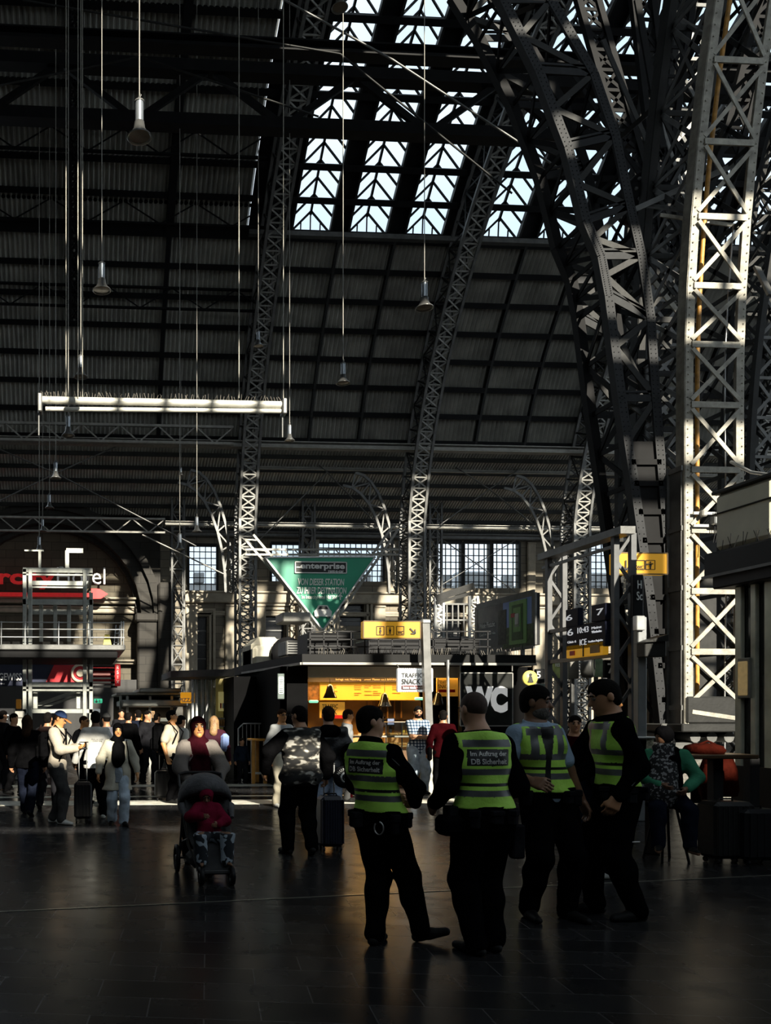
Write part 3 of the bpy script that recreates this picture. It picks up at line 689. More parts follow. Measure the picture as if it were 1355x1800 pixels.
mb = MB(); c = W(1128,350,16.6); mb.lathe([(0,-.3),(.42,-.3),(.45,-.2),(.45,.2),(.42,.3),(0,.3)], c, 14, Matrix.Rotation(R(90),3,'X')); mb.build('plate', STEELB, gs)
mb = MB()
for k in range(10): a = k*.628; mb.lathe([(.04,-.02),(.03,-.05),(0,-.06)], c+Vector((.34*math.cos(a),-.3,.34*math.sin(a))), 6, Matrix.Rotation(R(-90),3,'X'))
mb.build('rivet_ring', STEELM, gs)
# diagonal ladder-like bracing of the next bay seen through the gap at upper right
for k, (x0,y0,x1,y1) in enumerate(((1110,-20,1165,460),(1185,-20,1120,440),(1010,-20,1100,300),(1340,-20,1225,420))):
    t = root('lattice_brace', tuple(W(x0,y0,20)), ('dark lattice brace in the roof tangle beside the pillar','dark lattice brace crossing the other one beside the pillar','dark lattice brace above the leaning arch','dark lattice brace behind the right top of the pillar')[k], 'brace')
    A = [W(x0+(x1-x0)*j/9, y0+(y1-y0)*j/9, 20) for j in range(10)]; B = [p+Vector((.5,0,0)) for p in A]
    for P in (A, B): mb = MB(); mb.path(P, .14, .14, (0,1,0)); mb.build('chord', STEELB, t)
    mb = MB(); lattice(mb, A, B, .08, .03); mb.build('lacing', STEELB, t)

# ------------------------------------------------------------ hanging lamps
LBODY = mat('lamp_body_metal', (.36,.39,.42), .25, .7, .1, 5); LSHADE = mat('lamp_shade_metal', (.16,.16,.155), .3, .6, .2, 5); LRED = mat('red_reflection_lens', (.5,.10,.05), .25, 0, .2, 5)
LGL = mat('lamp_lens', (.16,.13,.10), .2, 0, .1, 5)
def lamp_proto():
    t = root('pendant_lamp', (0,0,0))
    MB().tube([(0,0,.24),(0,0,.55)], .065, 14).add([],[]).build('housing', LBODY, t)
    MB().lathe([(.05,.26),(.075,.24),(.09,.14),(.13,.07),(.185,.02),(.195,0),(.18,.0),(.12,.06),(.05,.2)], (0,0,0), 22).build('shade', LSHADE, t)
    MB().lathe([(0,.012),(.1,.014),(.17,.02)], (0,0,0), 20).build('lens', LGL, t)
    MB().lathe([(.075,.55),(.075,.57),(.03,.60),(.012,.64),(0,.66)], (0,0,0), 12).tube([(0,0,.62),(.03,0,.66),(0,0,.70),(-.03,0,.66),(0,0,.62)], .008, 6).build('cap', STEELM, t)
    return t
LP = [((245,242,75),'largest hanging lamp high at the upper left',1),((179,511,56),'hanging lamp below and left of the largest lamp',0),((142,663,43),'hanging lamp just above the left end of the tube fixture',0),
      ((120,766,40),'small lamp hanging just below the tube fixture',0),((98,841,33),'small lamp where the crossing tie rods meet',0),((87,893,27),'small lamp under the crossing tie rods',0),((75,934,24),'tiny lamp over the lower zigzag girder',0),
      ((69,969,29),'tiny lamp just above the lift tower',0),((454,609,31),'pale lamp hanging in front of the first truss',0),((603,674,42),'hanging lamp left of the middle truss',0),((746,542,54),'hanging lamp beside the upper middle truss',0),
      ((509,775,32),'lamp at the right end of the tube fixture',0),((346,935,30),'small lamp hanging below the lattice knee',0),((316,966,32),'small lamp in front of the slim lattice column',0),((318,836,16),'faint tiny lamp in the dark aisle above the slim column',0),((597,14,50),'lamp cut by the top edge above the skylights',0)]
proto = lamp_proto(); WIRE = mat('pale_steel_wire', (.26,.25,.22), .5, .0)
for k, ((px, py, hpx), lb, _) in enumerate(LP):
    Y = 930/hpx*.62/.6; Y = min(Y, 43); p = W(px, py, Y)
    t = proto if k == 0 else dup(proto)
    t.location = p; sc_ = hpx*Y/1500/.66; t.scale = (sc_,)*3
    tag(t, lb, 'lamp', 'pendant lamps')
    top = roofz(Y)-.2 if Y < 40 else min(roofz(Y)-.2, 15.5+(44-Y)*3)
    if py > 800 and Y > 20 and px < 350: top = roofz(min(Y,43))-.5
    mb = MB(); mb.tube([p+Vector((0,0,.64*sc_)), Vector((p.x, p.y, top))], .010 if Y < 18 else .014, 5)
    tag(mb.build('suspension_wire', WIRE), 'thin wire holding the '+lb.replace(' hanging',''), 'wire', None)
# wires of the tube fixture
tf = root('tube_fixture', tuple(W(285,712,20)), 'long double-tube fixture with bird spikes hanging at the left', 'light fixture')
a0, a1 = W(72,703,20), W(500,712,20); b0, b1 = W(80,719,20), W(498,723,20)
TUBEM = mat('white_tube', (.55,.54,.48), .4, 0, .15, 3)
MB().tube([a0,a1], .085, 14).build('tube', TUBEM, tf); MB().tube([b0,b1], .055, 14).build('tube', TUBEM, tf)
mb = MB()
for (p, q) in ((a0,b0),(a1,b1)): mb = MB(); mb.rbox((p.x-.07,19.85,q.z-.1), (p.x+.03,20.15,p.z+.12), .02); mb.tube([(p.x-.05,20,q.z-.1),(p.x-.05,20,q.z-.62)], .02, 6); mb.build('end_bracket', STEELM, tf)
mb = MB()
for k in range(95):
    x = a0.x+(a1.x-a0.x)*(k/95)**1.25; mb.tube([(x,20+random.uniform(-.03,.03),a0.z+.07-(a0.z-a1.z)*k/95),(x+random.uniform(-.07,.07),20+random.uniform(-.05,.05),a0.z+.17-(a0.z-a1.z)*k/95+random.uniform(0,.05))], .006, 3)
tag(mb.build('bird_spikes', mat('rusty_spikes', (.22,.20,.17), .5, .5), tf), kind='stuff')
for px, Yw, lb, rr in ((137,19.9,'thick cable holding up the left of the tube fixture',.013),(145,20.1,'pale cable beside the thick cable over the tube fixture',.012),(116,20,'thin cable over the far left end of the tube fixture',.012),(498,20,'thin cable over the right end of the tube fixture',.012),(420,20.1,'thin pale cable falling to the tube fixture near the first truss',.014)):
    p = W(px, 700, Yw); tag(MB().tube([p, Vector((p.x, p.y, roofz(Yw)-.2))], rr, 6).build('suspension_cable', mat('pale_cable', (.26,.25,.21), .4, .2, .3, 6)), lb, 'cable', 'suspension cables of the tube fixture')
# ------------------------------------------------------------ buildings, signs and furniture of the concourse
YEL = mat('backlit_yellow', (.58,.28,.010), .4, 0, .04, 2, emit=.26, ecol=(1.0,.50,.03))
INK = mat('black_ink', (.01,.01,.01), .5); WINK = mat('white_lettering', (.85,.85,.82), .5, 0, .02)
SCRT = mat('lit_screen_text', (.8,.82,.85), .5, 0, .02, emit=.45)
REDP = mat('red_sign', (.50,.012,.02), .4, 0, .08, 3); NAVY = mat('navy_panel', (.012,.016,.04), .35, 0, .2, 2)
WARM = (1.0, .62, .22)
def pbox(mb, x0, y0, x1, y1, Y, d=.05, r=None):
    a = px_rect(x0, y0, x1, y1, Y)
    if r: mb.rbox((a[0],Y,a[2]), (a[1],Y+d,a[3]), r)
    else: mb.box((a[0],Y,a[2]), (a[1],Y+d,a[3]))
    return a
def ptext(s, x0, y0, x1, y1, Y, m, parent, **k):
    a = px_rect(x0, y0, x1, y1, Y); return text(s, ((a[0]+a[1])/2, Y, (a[2]+a[3])/2), a[1]-a[0], a[3]-a[2], m, parent, **k)
def parrow(mb, cx, cy, L, dx, dy, Y, w=.03):
    p = W(cx-dx*L/2, cy-dy*L/2, Y); q = W(cx+dx*L/2, cy+dy*L/2, Y); mb.bar(p, q, w, .012, (0,1,0))
    d = (q-p).normalized(); n = Vector((d.z,0,-d.x)); l = (q-p).length*.5
    for s_ in (-1,1): mb.bar(q+d*w*.3, q-d*l*.8+n*s_*l*.8, w, .012, (0,1,0))
def figure(mb, cx, cy, h, Y, dress=False):
    c = W(cx, cy, Y); u = h*Y/1500; mb.lathe([(u*.11,-.004),(u*.11,.004),(0,.004)], c+Vector((0,0,u*.38)), 10, Matrix.Rotation(R(90),3,'X'))
    if dress: mb.prism([(c.x-.05*u,c.z+.22*u),(c.x+.05*u,c.z+.22*u),(c.x+.17*u,c.z-.2*u),(c.x+.06*u,c.z-.2*u),(c.x+.06*u,c.z-.5*u),(c.x-.06*u,c.z-.5*u),(c.x-.06*u,c.z-.2*u),(c.x-.17*u,c.z-.2*u)], Y-.005, Y+.005)
    else: mb.prism([(c.x-.15*u,c.z+.22*u),(c.x+.15*u,c.z+.22*u),(c.x+.15*u,c.z-.15*u),(c.x+.09*u,c.z-.15*u),(c.x+.09*u,c.z-.5*u),(c.x-.09*u,c.z-.5*u),(c.x-.09*u,c.z-.15*u),(c.x-.15*u,c.z-.15*u)], Y-.005, Y+.005)
def outline(mb, x0, y0, x1, y1, Y, w=.012):
    a = px_rect(x0, y0, x1, y1, Y); P = [(a[0],Y,a[2]),(a[1],Y,a[2]),(a[1],Y,a[3]),(a[0],Y,a[3]),(a[0],Y,a[2])]; mb.path(P, w, .01, (0,1,0))

# hotel lettering on the left wall
hs = root('hotel_lettering', tuple(W(60,1020,50.6)), 'red and white hotel lettering with a red underline under the left arch', 'sign')
ptext('Intercity', -88, 1000, 97, 1035, 50.6, mat('red_neon', (.75,.02,.02), .4, emit=.25), hs, bold=.03, ex=.08)
ptext('Hotel', 100, 998, 185, 1027, 50.6, mat('white_neon', (.8,.8,.78), .4, emit=.12), hs, bold=-.005, ex=.08)
mb = MB(); pbox(mb, -160, 1041, 160, 1048, 50.7, .12); a = W(163,1044,50.7); mb.prism([(a.x-.1,a.z-.3),(a.x+.5,a.z-.28),(a.x+.9,a.z),(a.x+.4,a.z+.3),(a.x-.1,a.z+.32)], 50.65, 50.8); mb.build('underline', mat('red_neon', (.75,.02,.02)), hs)
# ---------------- green triangle
gt = root('triangle_sign', tuple(W(563,1105,26)), 'hanging green triangular car rental sign', 'sign')
def grn():
    m = mat('green_sign', (.012,.22,.13), .35, 0, .1, 1.5, emit=.10, ecol=(.01,.22,.12)); return m
P = [W(466,980,26), W(659,979,26), W(567,1108,26)]
MB().prism([(p.x,p.z) for p in P][::-1], 26, 26.25).build('panel', grn(), gt)
mb = MB(); 
for i in range(3): mb.bar(P[i]+Vector((0,.1,0)), P[(i+1)%3]+Vector((0,.1,0)), .05, .3, (0,1,0))
mb.build('edge_frame', GALV, gt)
mb = MB(); pbox(mb, 518, 987, 610, 1008, 25.97, .03); mb.build('logo_plate', INK, gt)
mb = MB(); outline(mb, 519, 988, 609, 1007, 25.95, .03); mb.build('logo_outline', WINK, gt)
ptext('enterprise', 528, 990, 606, 1003, 25.95, WINK, gt, bold=.03); mb = MB(); pbox(mb, 521, 996, 536, 998, 25.95, .01); mb.build('logo_dash', WINK, gt); ptext('rent-a-car', 577, 1002, 604, 1006.5, 25.95, WINK, gt, bold=.02)
ptext('VON DIESER STATION', 524, 1017, 605, 1029, 25.97, WINK, gt, bold=.02, shear=.15); ptext('ZU IHRER DESTINATION', 521, 1032, 609, 1044, 25.97, WINK, gt, bold=.02, shear=.15)
ptext('Im IntercityHotel Hbf Süd', 530, 1046, 592, 1055, 25.97, WINK, gt, bold=.01)
mb = MB(); parrow(mb, 598, 1050, 9, 0, -1, 25.96, .035); mb.build('arrow', WINK, gt)
mb = MB(); c = W(567,1075,25.95); k = 26/1500
def pp(lst): return [(c.x+x*k, c.z+y*k) for x,y in lst]
mb.prism(pp([(-15,-9),(15,-9),(16,0),(12,4),(8,11),(-8,11),(-12,4),(-16,0)]), 25.9, 25.97); mb.build('car_body', WINK, gt)
mb = MB(); mb.prism(pp([(-9,4),(9,4),(6,9),(-6,9)]), 25.88, 25.9); mb.build('car_windscreen', INK, gt); mb = MB(); mb.prism(pp([(-13,-12),(-8,-12),(-8,-9),(-13,-9)]), 25.9, 25.97); mb.prism(pp([(8,-12),(13,-12),(13,-9),(8,-9)]), 25.9, 25.97); mb.build('car_tyres', INK, gt)
mb = MB()
for (p, q) in (((430,948),(572,1112)),((445,940),(585,1105)),((700,930),(575,1112)),((690,925),(565,1100))): mb.bar(W(*p,26.5), W(*q,26.5), .07, .07)
for y in (966, 975): mb.bar(W(430,y,26.5), W(700,y,26.5), .06, .06)
for j in range(9): t_ = j/9; mb.bar(W(430+142*t_,948+164*t_,26.5), W(445+140*(t_+.06),940+165*(t_+.06),26.5), .04, .04); mb.bar(W(700-125*t_,930+182*t_,26.5), W(690-125*(t_+.06),925+175*(t_+.06),26.5), .04, .04)
for j in range(14): x = 445+18*j; mb.bar(W(x,966,26.5), W(x+9,975,26.5), .03, .03)
mb.build('hanging_frame', STEELL, gt)

# ---------------- snack kiosk
KY = 18.0
def X(px, Y): return atY(px, Y).x
kw = root('snack_kiosk', (X(670,18), 20, 0), 'snack kiosk with a glowing yellow interior under a dark flat eave', 'kiosk')
KM = mat('kiosk_cladding', (.0022,.0022,.0025), .7, 0, .3, 2, spec=.05)
e0, e1, e2 = X(531,17.6), X(942,17.6), X(427,22)
mb = MB(); pts = [(e0,17.6),(e1,17.6),(e1,23.5),(e2,23.5),(e2,22)]
def slab(mb, pts, z0, z1):
    n = len(pts); mb.add([(x,y,z0) for x,y in pts]+[(x,y,z1) for x,y in pts], [tuple(range(n))[::-1], tuple(range(n,2*n))]+[(i,(i+1)%n,(i+1)%n+n,i+n) for i in range(n)])
slab(mb, pts, 2.66, 2.88); mb.build('roof', mat('eave_dark', (.006,.006,.006), .6, 0, .2, 3, spec=.2), kw)
mb = MB(); mb.bar((e0,17.58,2.68), (e1,17.58,2.68), .03, .05); mb.bar((e0-.02,17.6,2.68), (e2-.02,22,2.68), .05, .05); mb.build('eave_trim', STEELL, kw)
mb = MB()
xl, xo0, xo1, xe = X(496,18.3), X(541,18.3), X(812,18.3), X(935,18.3)
mb.box((xl,18.3,0), (xo0,18.5,2.66)); mb.box((xl,18.3,0), (xl+.1,23,2.66)); mb.box((xo1,18.3,0), (xe,18.5,2.66)); mb.box((xe-.1,18.3,0), (xe,23,2.66)); mb.box((xl,22.9,0), (xe,23,2.66))
a, b = X(411,21), X(505,21); mb.box((a,21,0), (b,23.4,2.55)); mb.build('wall', KM, kw)
mb = MB(); mb.box((xo0,18.35,2.42), (xo1,18.5,2.66)); mb.build('fascia', mat('cream_fascia', (.55,.50,.40), .5, 0, .05), kw)
mb = MB(); mb.box((xo0,20.6,0), (xo1,20.7,2.6)); mb.build('inner_wall', mat('kiosk_inner_wall', (.34,.17,.04), .6, 0, .3, 2), kw)
mb = MB(); mb.box((xo0-.1,18.5,2.55), (xo1,20.6,2.58)); mb.build('soffit', mat('kiosk_soffit', (.55,.42,.2), .6), kw)
mb = MB(); pbox(mb, 541, 1190, 742, 1199, 19.7, .06); mb.build('slogan_band', mat('brown_band', (.03,.010,.004), .5), kw)
ptext('belegt mit Nahrung · unser Planet und BÄNKET · Trans Home', 590, 1192, 735, 1197, 19.68, mat('cream_ink', (.8,.6,.35), .5), kw)
mb = MB(); pbox(mb, 562, 1200, 736, 1231, 19.9, .04, .01); mb.build('menu_board', mat('menu_board_yellow', (.75,.40,.05), .5, 0, .1, 2, emit=.22, ecol=(1,.48,.04)), kw)
mb = MB(); random.seed(3)
for x in (580, 623, 641, 656, 690):
    for j in range(6):
        if random.random() < .8: pbox(mb, x, 1205+3.2*j, x+random.uniform(7,14), 1206+3.2*j, 19.88, .02)
tag(mb.build('menu_text', mat('menu_ink', (.30,.14,.03), .5), kw), kind='stuff')
mb = MB(); pbox(mb, 541, 1199, 566, 1232, 19.95, .03); mb.build('photo_poster', mat('pastry_photo', (.20,.07,.015), .5, 0, .9, 14, emit=.12, ecol=(1,.35,.03)), kw)
mb = MB(); pbox(mb, 562, 1234, 606, 1262, 20.2, .03); mb.build('logo_poster', mat('logo_poster_yellow', (.65,.38,.08), .5, emit=.25, ecol=(1,.5,.06)), kw)
ptext('TRAFFIC', 566, 1238, 594, 1245, 20.18, INK, kw, bold=.01); ptext('SNACK', 566, 1246, 592, 1256, 20.18, INK, kw, bold=.01)
mb = MB(); pbox(mb, 566, 1257, 603, 1263, 20.17, .02); mb.build('logo_band', REDP, kw)
mb = MB(); pbox(mb, 768, 1190, 808, 1224, 19.2, .04); mb.build('side_poster', mat('side_poster_yellow', (.55,.30,.05), .5, emit=.18, ecol=(1,.45,.05)), kw)
ptext('TRAFFIC', 771, 1196, 789, 1202, 19.18, INK, kw); ptext('SNACK', 771, 1203, 790, 1210, 19.18, INK, kw)
mb = MB(); pbox(mb, 771, 1212, 800, 1217, 19.18, .01); mb.build('side_band', REDP, kw)
# back shelving
mb = MB(); pbox(mb, 670, 1232, 740, 1265, 20.3, .2); mb.build('back_cabinet', mat('dark_wood', (.04,.018,.006), .5), kw)
mb = MB()
for i in range(6): mb.bar(W(645+12*i,1232,20.25), W(645+12*i,1262,20.25), .03)
mb.build('cabinet_divider', mat('warm_wood', (.18,.08,.02), .5), kw)
# counter with glass vitrine
ct = root('serving_counter', (X(700,18.6), 18.7, 0), 'serving counter with glass pastry vitrine inside the snack kiosk', 'counter')
mb = MB(); mb.box((X(560,18.6),18.55,0), (X(762,18.6),19.2,.82)); mb.build('base', mat('counter_wood', (.10,.045,.012), .5, 0, .4, 5), ct)
mb = MB(); mb.rbox((X(556,18.6),18.5,1.1), (X(765,18.6),19.25,1.14), .01); mb.rbox((X(680,18.6),18.5,1.43), (X(732,18.6),19.1,1.45), .01); mb.build('worktop', STEELL, ct)
mb = MB(); mb.box((X(676,18.6),18.5,.83), (X(732,18.6),18.51,1.42)); mb.build('vitrine_glass', SHOPGLASS, ct)
mb = MB(); 
for x in (676,704,732): mb.bar((X(x,18.6),18.52,.8), (X(x,18.6),18.52,1.44), .02)
mb.build('vitrine_frame', BLACK, ct)
mb = MB(); mb.box((X(676,18.6),18.55,1.12), (X(732,18.6),19,1.13)); mb.box((X(676,18.6),18.55,.9), (X(732,18.6),19,.91)); mb.build('vitrine_shelf', mat('lit_shelf', (.7,.5,.25), .4, emit=.3, ecol=(1,.55,.15)), ct)
bread = root('pastry', (0,0,0)); mbb = MB(); mbb.tube([(-.07,0,.03),(-.03,.01,.045),(.03,.01,.045),(.07,0,.03)], .03, 8, rs=[.012,.03,.03,.012]); mbb.build('crust', mat('golden_crust', (.55,.26,.06), .6, 0, .4, 20), bread)
first = True
for r_, z_ in enumerate((1.13, .91)):
    for j in range(7):
        b_ = bread if first else dup(bread); first = False
        b_.location = (X(679+7.5*j,18.7), 18.66+.03*(j%2), z_); b_.rotation_euler = (0,0,random.uniform(-.5,.5))
        tag(b_, 'golden pastry on the %s shelf of the vitrine, %s' % (('upper','lower')[r_], ('at its left end','second from its left end','third from its left end','in its middle','third from its right end','second from its right end','at its right end')[j]), 'pastry', 'pastries in the vitrine')
mn = root('till_screen', (X(687,18.9), 18.8, 1.14), 'small lit till screen on the kiosk counter', 'monitor')
mb = MB(); pbox(mb, 680, 1262, 694, 1276, 18.8, .05, .01); mb.bar((X(687,18.8),18.84,1.14), (X(687,18.8),18.84,1.4), .05); mb.build('case', BLACK, mn)
mb = MB(); pbox(mb, 681.5, 1263.5, 692.5, 1274, 18.79, .01); mb.build('screen', mat('lit_screen', (.5,.6,.8), .3, emit=.6, ecol=(.6,.7,1)), mn)
bt = root('sauce_bottle', (0,0,0)); MB().lathe([(.0,0),(.035,0),(.035,.16),(.012,.21),(.01,.25),(0,.25)], (0,0,0), 12).build('body', mat('mustard_plastic', (.75,.48,.06), .4), bt); MB().lathe([(.013,.21),(.005,.28),(0,.28)], (0,0,0), 8).build('nozzle', WHITE, bt)
for k_, (x, lb) in enumerate(((709,'yellow sauce bottle on the kiosk counter, left one'),(716,'yellow sauce bottle on the kiosk counter, right one'))):
    o = bt if k_ == 0 else dup(bt); o.location = (X(x,18.9), 18.9, 1.14); tag(o, lb, 'bottle', 'sauce bottles on the kiosk counter')
pj = root('pendant_shade_lamp', (0,0,0)); MB().lathe([(.02,.30),(.04,.28),(.06,.26),(.10,.12),(.145,.02),(.15,0),(.14,0),(.09,.11),(.04,.2)], (0,0,0), 18).tube([(0,0,.3),(0,0,.42)], .006, 5).build('shade', mat('glossy_black_enamel', (.01,.01,.01), .1, 0, .1), pj)
MB().lathe([(0,-.02),(.035,0),(.035,.05),(0,.08)], (0,0,.03), 10).build('bulb', mat('warm_bulb', (1,.8,.5), .4, emit=6, ecol=(1,.7,.35)), pj)
for k_, (px, py, lb) in enumerate(((580,1227,'black pendant lamp before the left of the yellow menu board'),(676,1242,'black pendant lamp hanging above the till screen'),(770,1240,'black pendant lamp right of the silver post'))):
    o = pj if k_ == 0 else dup(pj); o.location = W(px, py, 19.2); tag(o, lb, 'lamp', 'black pendant lamps in the snack kiosk'); o.scale = (1.05,)*3
    tag(MB().tube([o.location+Vector((0,0,.42)), Vector((o.location.x, 19.2, 2.55))], .006, 5).build('lamp_cord', INK), 'thin cord of the '+lb, 'cord')
for (px, py, lb) in ((552,1233,'glowing green strip lamp at the left end of the kiosk'),(738,1228,'glowing green strip lamp beside the snack sign')):
    o = MB(); pbox(o, px-8, py-2.5, px+8, py+2.5, 19.3, .08, .02); tag(o.build('strip_lamp', mat('green_glow', (.2,.6,.4), .4, emit=.9, ecol=(.3,1,.65))), lb, 'lamp', 'green strip lamps in the kiosk')
for (px, w_, en) in ((600, 1.2, 42), (700, 1.2, 42), (785, .8, 14)):
    al = bpy.data.lights.new('kiosk_ceiling_light', 'AREA'); al.energy = en; al.color = WARM; al.size = w_; al.shape = 'RECTANGLE'; al.size_y = .3
    ao = bpy.data.objects.new('kiosk_ceiling_light', al); COL.objects.link(ao); ao.location = (X(px,19.4), 19.3, 2.5)
# narrow poster on the kiosk corner
ps = root('corner_poster', tuple(W(493,1230,18.2)), 'narrow grey poster on the left corner post of the snack kiosk', 'poster')
mb = MB(); pbox(mb, 488, 1184, 500, 1229, 18.2, .05, .01); mb.build('board', mat('poster_grey', (.09,.12,.11), .5, 0, .3, 8), ps)
mb = MB(); outline(mb, 490, 1190, 498, 1219, 18.19, .01)
for j in range(8): pbox(mb, 491, 1192+3.2*j, 497, 1193.6+3.2*j, 18.19, .01)
mb.build('print', WINK, ps)
# snack flag sign
sg = root('snack_sign', tuple(W(729,1218,17.4)), 'white scalloped snack sign hung behind the silver post', 'sign')
mb = MB(); a = pbox(mb, 699, 1176, 761, 1215, 17.4, .08)
for j in range(16):
    x = a[0]+(a[1]-a[0])*(j+.5)/16
    for z_ in (a[2], a[3]): mb.lathe([(0,-.0),(.018,0),(.018,.08),(0,.08)], (x,17.4+.08,z_), 8, Matrix.Rotation(R(90),3,'X'))
mb.build('board', mat('white_sign', (.82,.84,.82), .4, emit=.25, ecol=(.9,.95,.95)), sg)
ptext('TRAFFIC', 706, 1183, 743, 1191, 17.38, INK, sg, bold=.01); ptext('SNACK', 706, 1193, 739, 1203, 17.38, INK, sg, bold=.02)
mb = MB(); mb.path([W(743,1186,17.38),W(749,1184,17.38),W(746,1190,17.38)], .02, .01, (0,1,0)); mb.path([W(741,1198,17.38),W(747,1195,17.38),W(752,1199,17.38),W(756,1193,17.38)], .02, .01, (0,1,0)); mb.build('running_mark', INK, sg); mb = MB(); mb.bar((a[0]+.05,17.44,a[3]), (a[0]+.05,17.62,2.70), .02); mb.bar((a[1]-.05,17.44,a[3]), (a[1]-.05,17.62,2.70), .02); mb.build('hanger', STEELM, sg)
mb = MB(); pbox(mb, 706, 1205, 757, 1212, 17.38, .01); mb.build('red_band', mat('dark_red_band', (.10,.005,.008), .5), sg); ptext('home made · with love', 708, 1206, 753, 1211, 17.36, WINK, sg, bold=.02)
# silver post with flared foot, yellow toilet sign
sp = root('silver_post', tuple(atY(752,17.2)), 'silver square post with a flared foot carrying the yellow toilet sign', 'post')
p1, p2 = W(747,1094,17.2), W(755,1345,17.2); mb = MB(); mb.bar((p1.x,17.2,p1.z), (p2.x,17.2,.55), .15, .12, (0,1,0)); mb.build('shaft', mat('dull_silver', (.17,.17,.165), .35, .2, .2, 6), sp)
mb = MB(); mb.rbox((p1.x-.09,17.12,p1.z-.03), (p1.x+.09,17.28,p1.z+.06), .02); mb.build('cap', GALV, sp)
q = W(757,1395,17.2); mb = MB(); 
def frust(mb, c, w0, w1, d0, d1, z0, z1, dx=0): mb.add([(c.x-w0,c.y-d0,z0),(c.x+w0+dx,c.y-d0,z0),(c.x+w0+dx,c.y+d0,z0),(c.x-w0,c.y+d0,z0),(c.x-w1,c.y-d1,z1),(c.x+w1,c.y-d1,z1),(c.x+w1,c.y+d1,z1),(c.x-w1,c.y+d1,z1)], [(0,3,2,1),(4,5,6,7),(0,1,5,4),(1,2,6,5),(2,3,7,6),(3,0,4,7)])
frust(mb, Vector((q.x,17.2,0)), .10, .08, .15, .08, 0, .9, .25); mb.build('flared_foot', mat('pale_stone_foot', (.36,.34,.29), .6, 0, .3, 9), sp)
def ysign(x0, y0, x1, y1, Y, label):
    t = root('toilet_sign', tuple(W((x0+x1)/2, y1, Y)), label, 'sign'); mb = MB(); pbox(mb, x0, y0, x1, y1, Y, .18, .015); mb.build('light_box', YEL, t)
    mb = MB(); outline(mb, x0, y0, x1, y1, Y+.0, .02); mb.build('box_rim', mat('brown_rim', (.12,.07,.02), .5), t); return t
ys = ysign(639, 1092, 739, 1122, 17.1, 'yellow toilet sign with pictograms and a slanting arrow on the silver post')
mb = MB()
for x in (662, 679, 697): outline(mb, x, 1101, x+13, 1116, 17.09, .012)
mb.build('pictogram_frame', INK, ys)
mb = MB(); figure(mb, 668.5, 1108.5, 12, 17.08, True); mb.build('woman_pictogram', INK, ys)
mb = MB(); figure(mb, 685.5, 1108.5, 12, 17.08); mb.build('man_pictogram', INK, ys); ptext('WC', 698.5, 1109, 709, 1114.5, 17.08, INK, ys, bold=.02)
mb = MB(); parrow(mb, 725, 1109, 13, .7, .7, 17.08, .025); mb.build('arrow', INK, ys)
y2 = ysign(1081, 972, 1173, 1009, 14.6, 'yellow toilet sign with a downward arrow fixed to the leaning arch')
mb = MB(); outline(mb, 1117, 985, 1133, 1001, 14.59, .01); outline(mb, 1135, 985, 1151, 1001, 14.59, .01); mb.build('pictogram_frame', INK, y2)
mb = MB(); figure(mb, 1143, 993.5, 14, 14.58); c = W(1142,992,14.58); mb.bar((c.x-.06,14.58,c.z), (c.x+.06,14.58,c.z+.01), .02, .01, (0,1,0)); mb.build('parent_pictogram', INK, y2)
ptext('WC', 1119, 994, 1131, 1000, 14.58, INK, y2, bold=.01); mb = MB(); parrow(mb, 1100, 993.5, 17, 0, 1, 14.58, .02); mb.build('arrow', INK, y2)
mb = MB(); p = W(1173,980,14.7); mb.tube([(p.x-.02,14.7,p.z+.03),(p.x+.3,15.3,p.z+.03)], .03, 8); mb.build('arm', BLACK, y2)
# slim pole right of the snack sign
tag(MB().tube([atY(789,17.5), W(787,1160,17.5)], .03, 10).build('slim_pole', GALV), 'slim polished pole between the snack sign and the WC panel', 'pole')
# WC panel
wc = root('toilet_signboard', tuple(W(855,1275,17.3)), 'dark square panel with big white WC letters', 'sign')
mb = MB(); pbox(mb, 809, 1183, 901, 1276, 17.3, .08, .01); mb.build('board', mat('smoked_panel', (.02,.021,.02), .2, 0, .4, 3), wc)
mb = MB(); outline(mb, 809, 1183, 901, 1276, 17.29, .02); mb.build('frame', mat('pale_frame', (.3,.3,.28), .5), wc)
ptext('WC', 818, 1206, 892, 1253, 17.28, mat('glow_white_letters', (.8,.8,.78), .5, emit=.35), wc, bold=.07)  # glow added to the letters so they read white
mb = MB(); mb.bar(W(809,1180,17.3), W(809,1170,17.3), .02); mb.bar(W(900,1180,17.3), W(900,1170,17.3), .02); mb.build('hanger', STEELM, wc)
# kiosk roof clutter
def clutter(x0, y0, x1, y1, Y, label, m=BLACK, slats=0, name='roof_unit', cat='ventilation unit'):
    t = root(name, tuple(W((x0+x1)/2, y1, Y)), label, cat); a = px_rect(x0, y0, x1, y1, Y); mb = MB(); mb.rbox((a[0],Y,a[2]), (a[1],Y+.9,a[3]), .03); mb.build('casing', m, t)
    if slats:
        mb = MB(); 
        for j in range(slats): z_ = a[2]+(a[3]-a[2])*(j+.5)/slats; mb.box((a[0]+.05,Y-.02,z_-.01), (a[1]-.05,Y,z_+.01))
        mb.build('grille', STEELB, t)
    return t
clutter(541, 1112, 622, 1151, 18.6, 'black roof unit at the left of the snack kiosk roof', slats=7); clutter(646, 1124, 742, 1151, 19.2, 'long low black roof unit below the yellow toilet sign', slats=4); clutter(762, 1121, 845, 1151, 19.0, 'black roof unit right of the silver post', slats=5)
clutter(503, 1126, 538, 1152, 21.5, 'grey louvred roof unit left of the black ones', STEELM, 6)
clutter(497, 1076, 546, 1093, 24, 'small floodlight bar above the kiosk roof', STEELL, 0, 'floodlight_bar', 'floodlight')
rl = root('roof_railing', tuple(W(690,1150,18.2)), 'thin black railing along the kiosk roof', 'railing'); mb = MB()
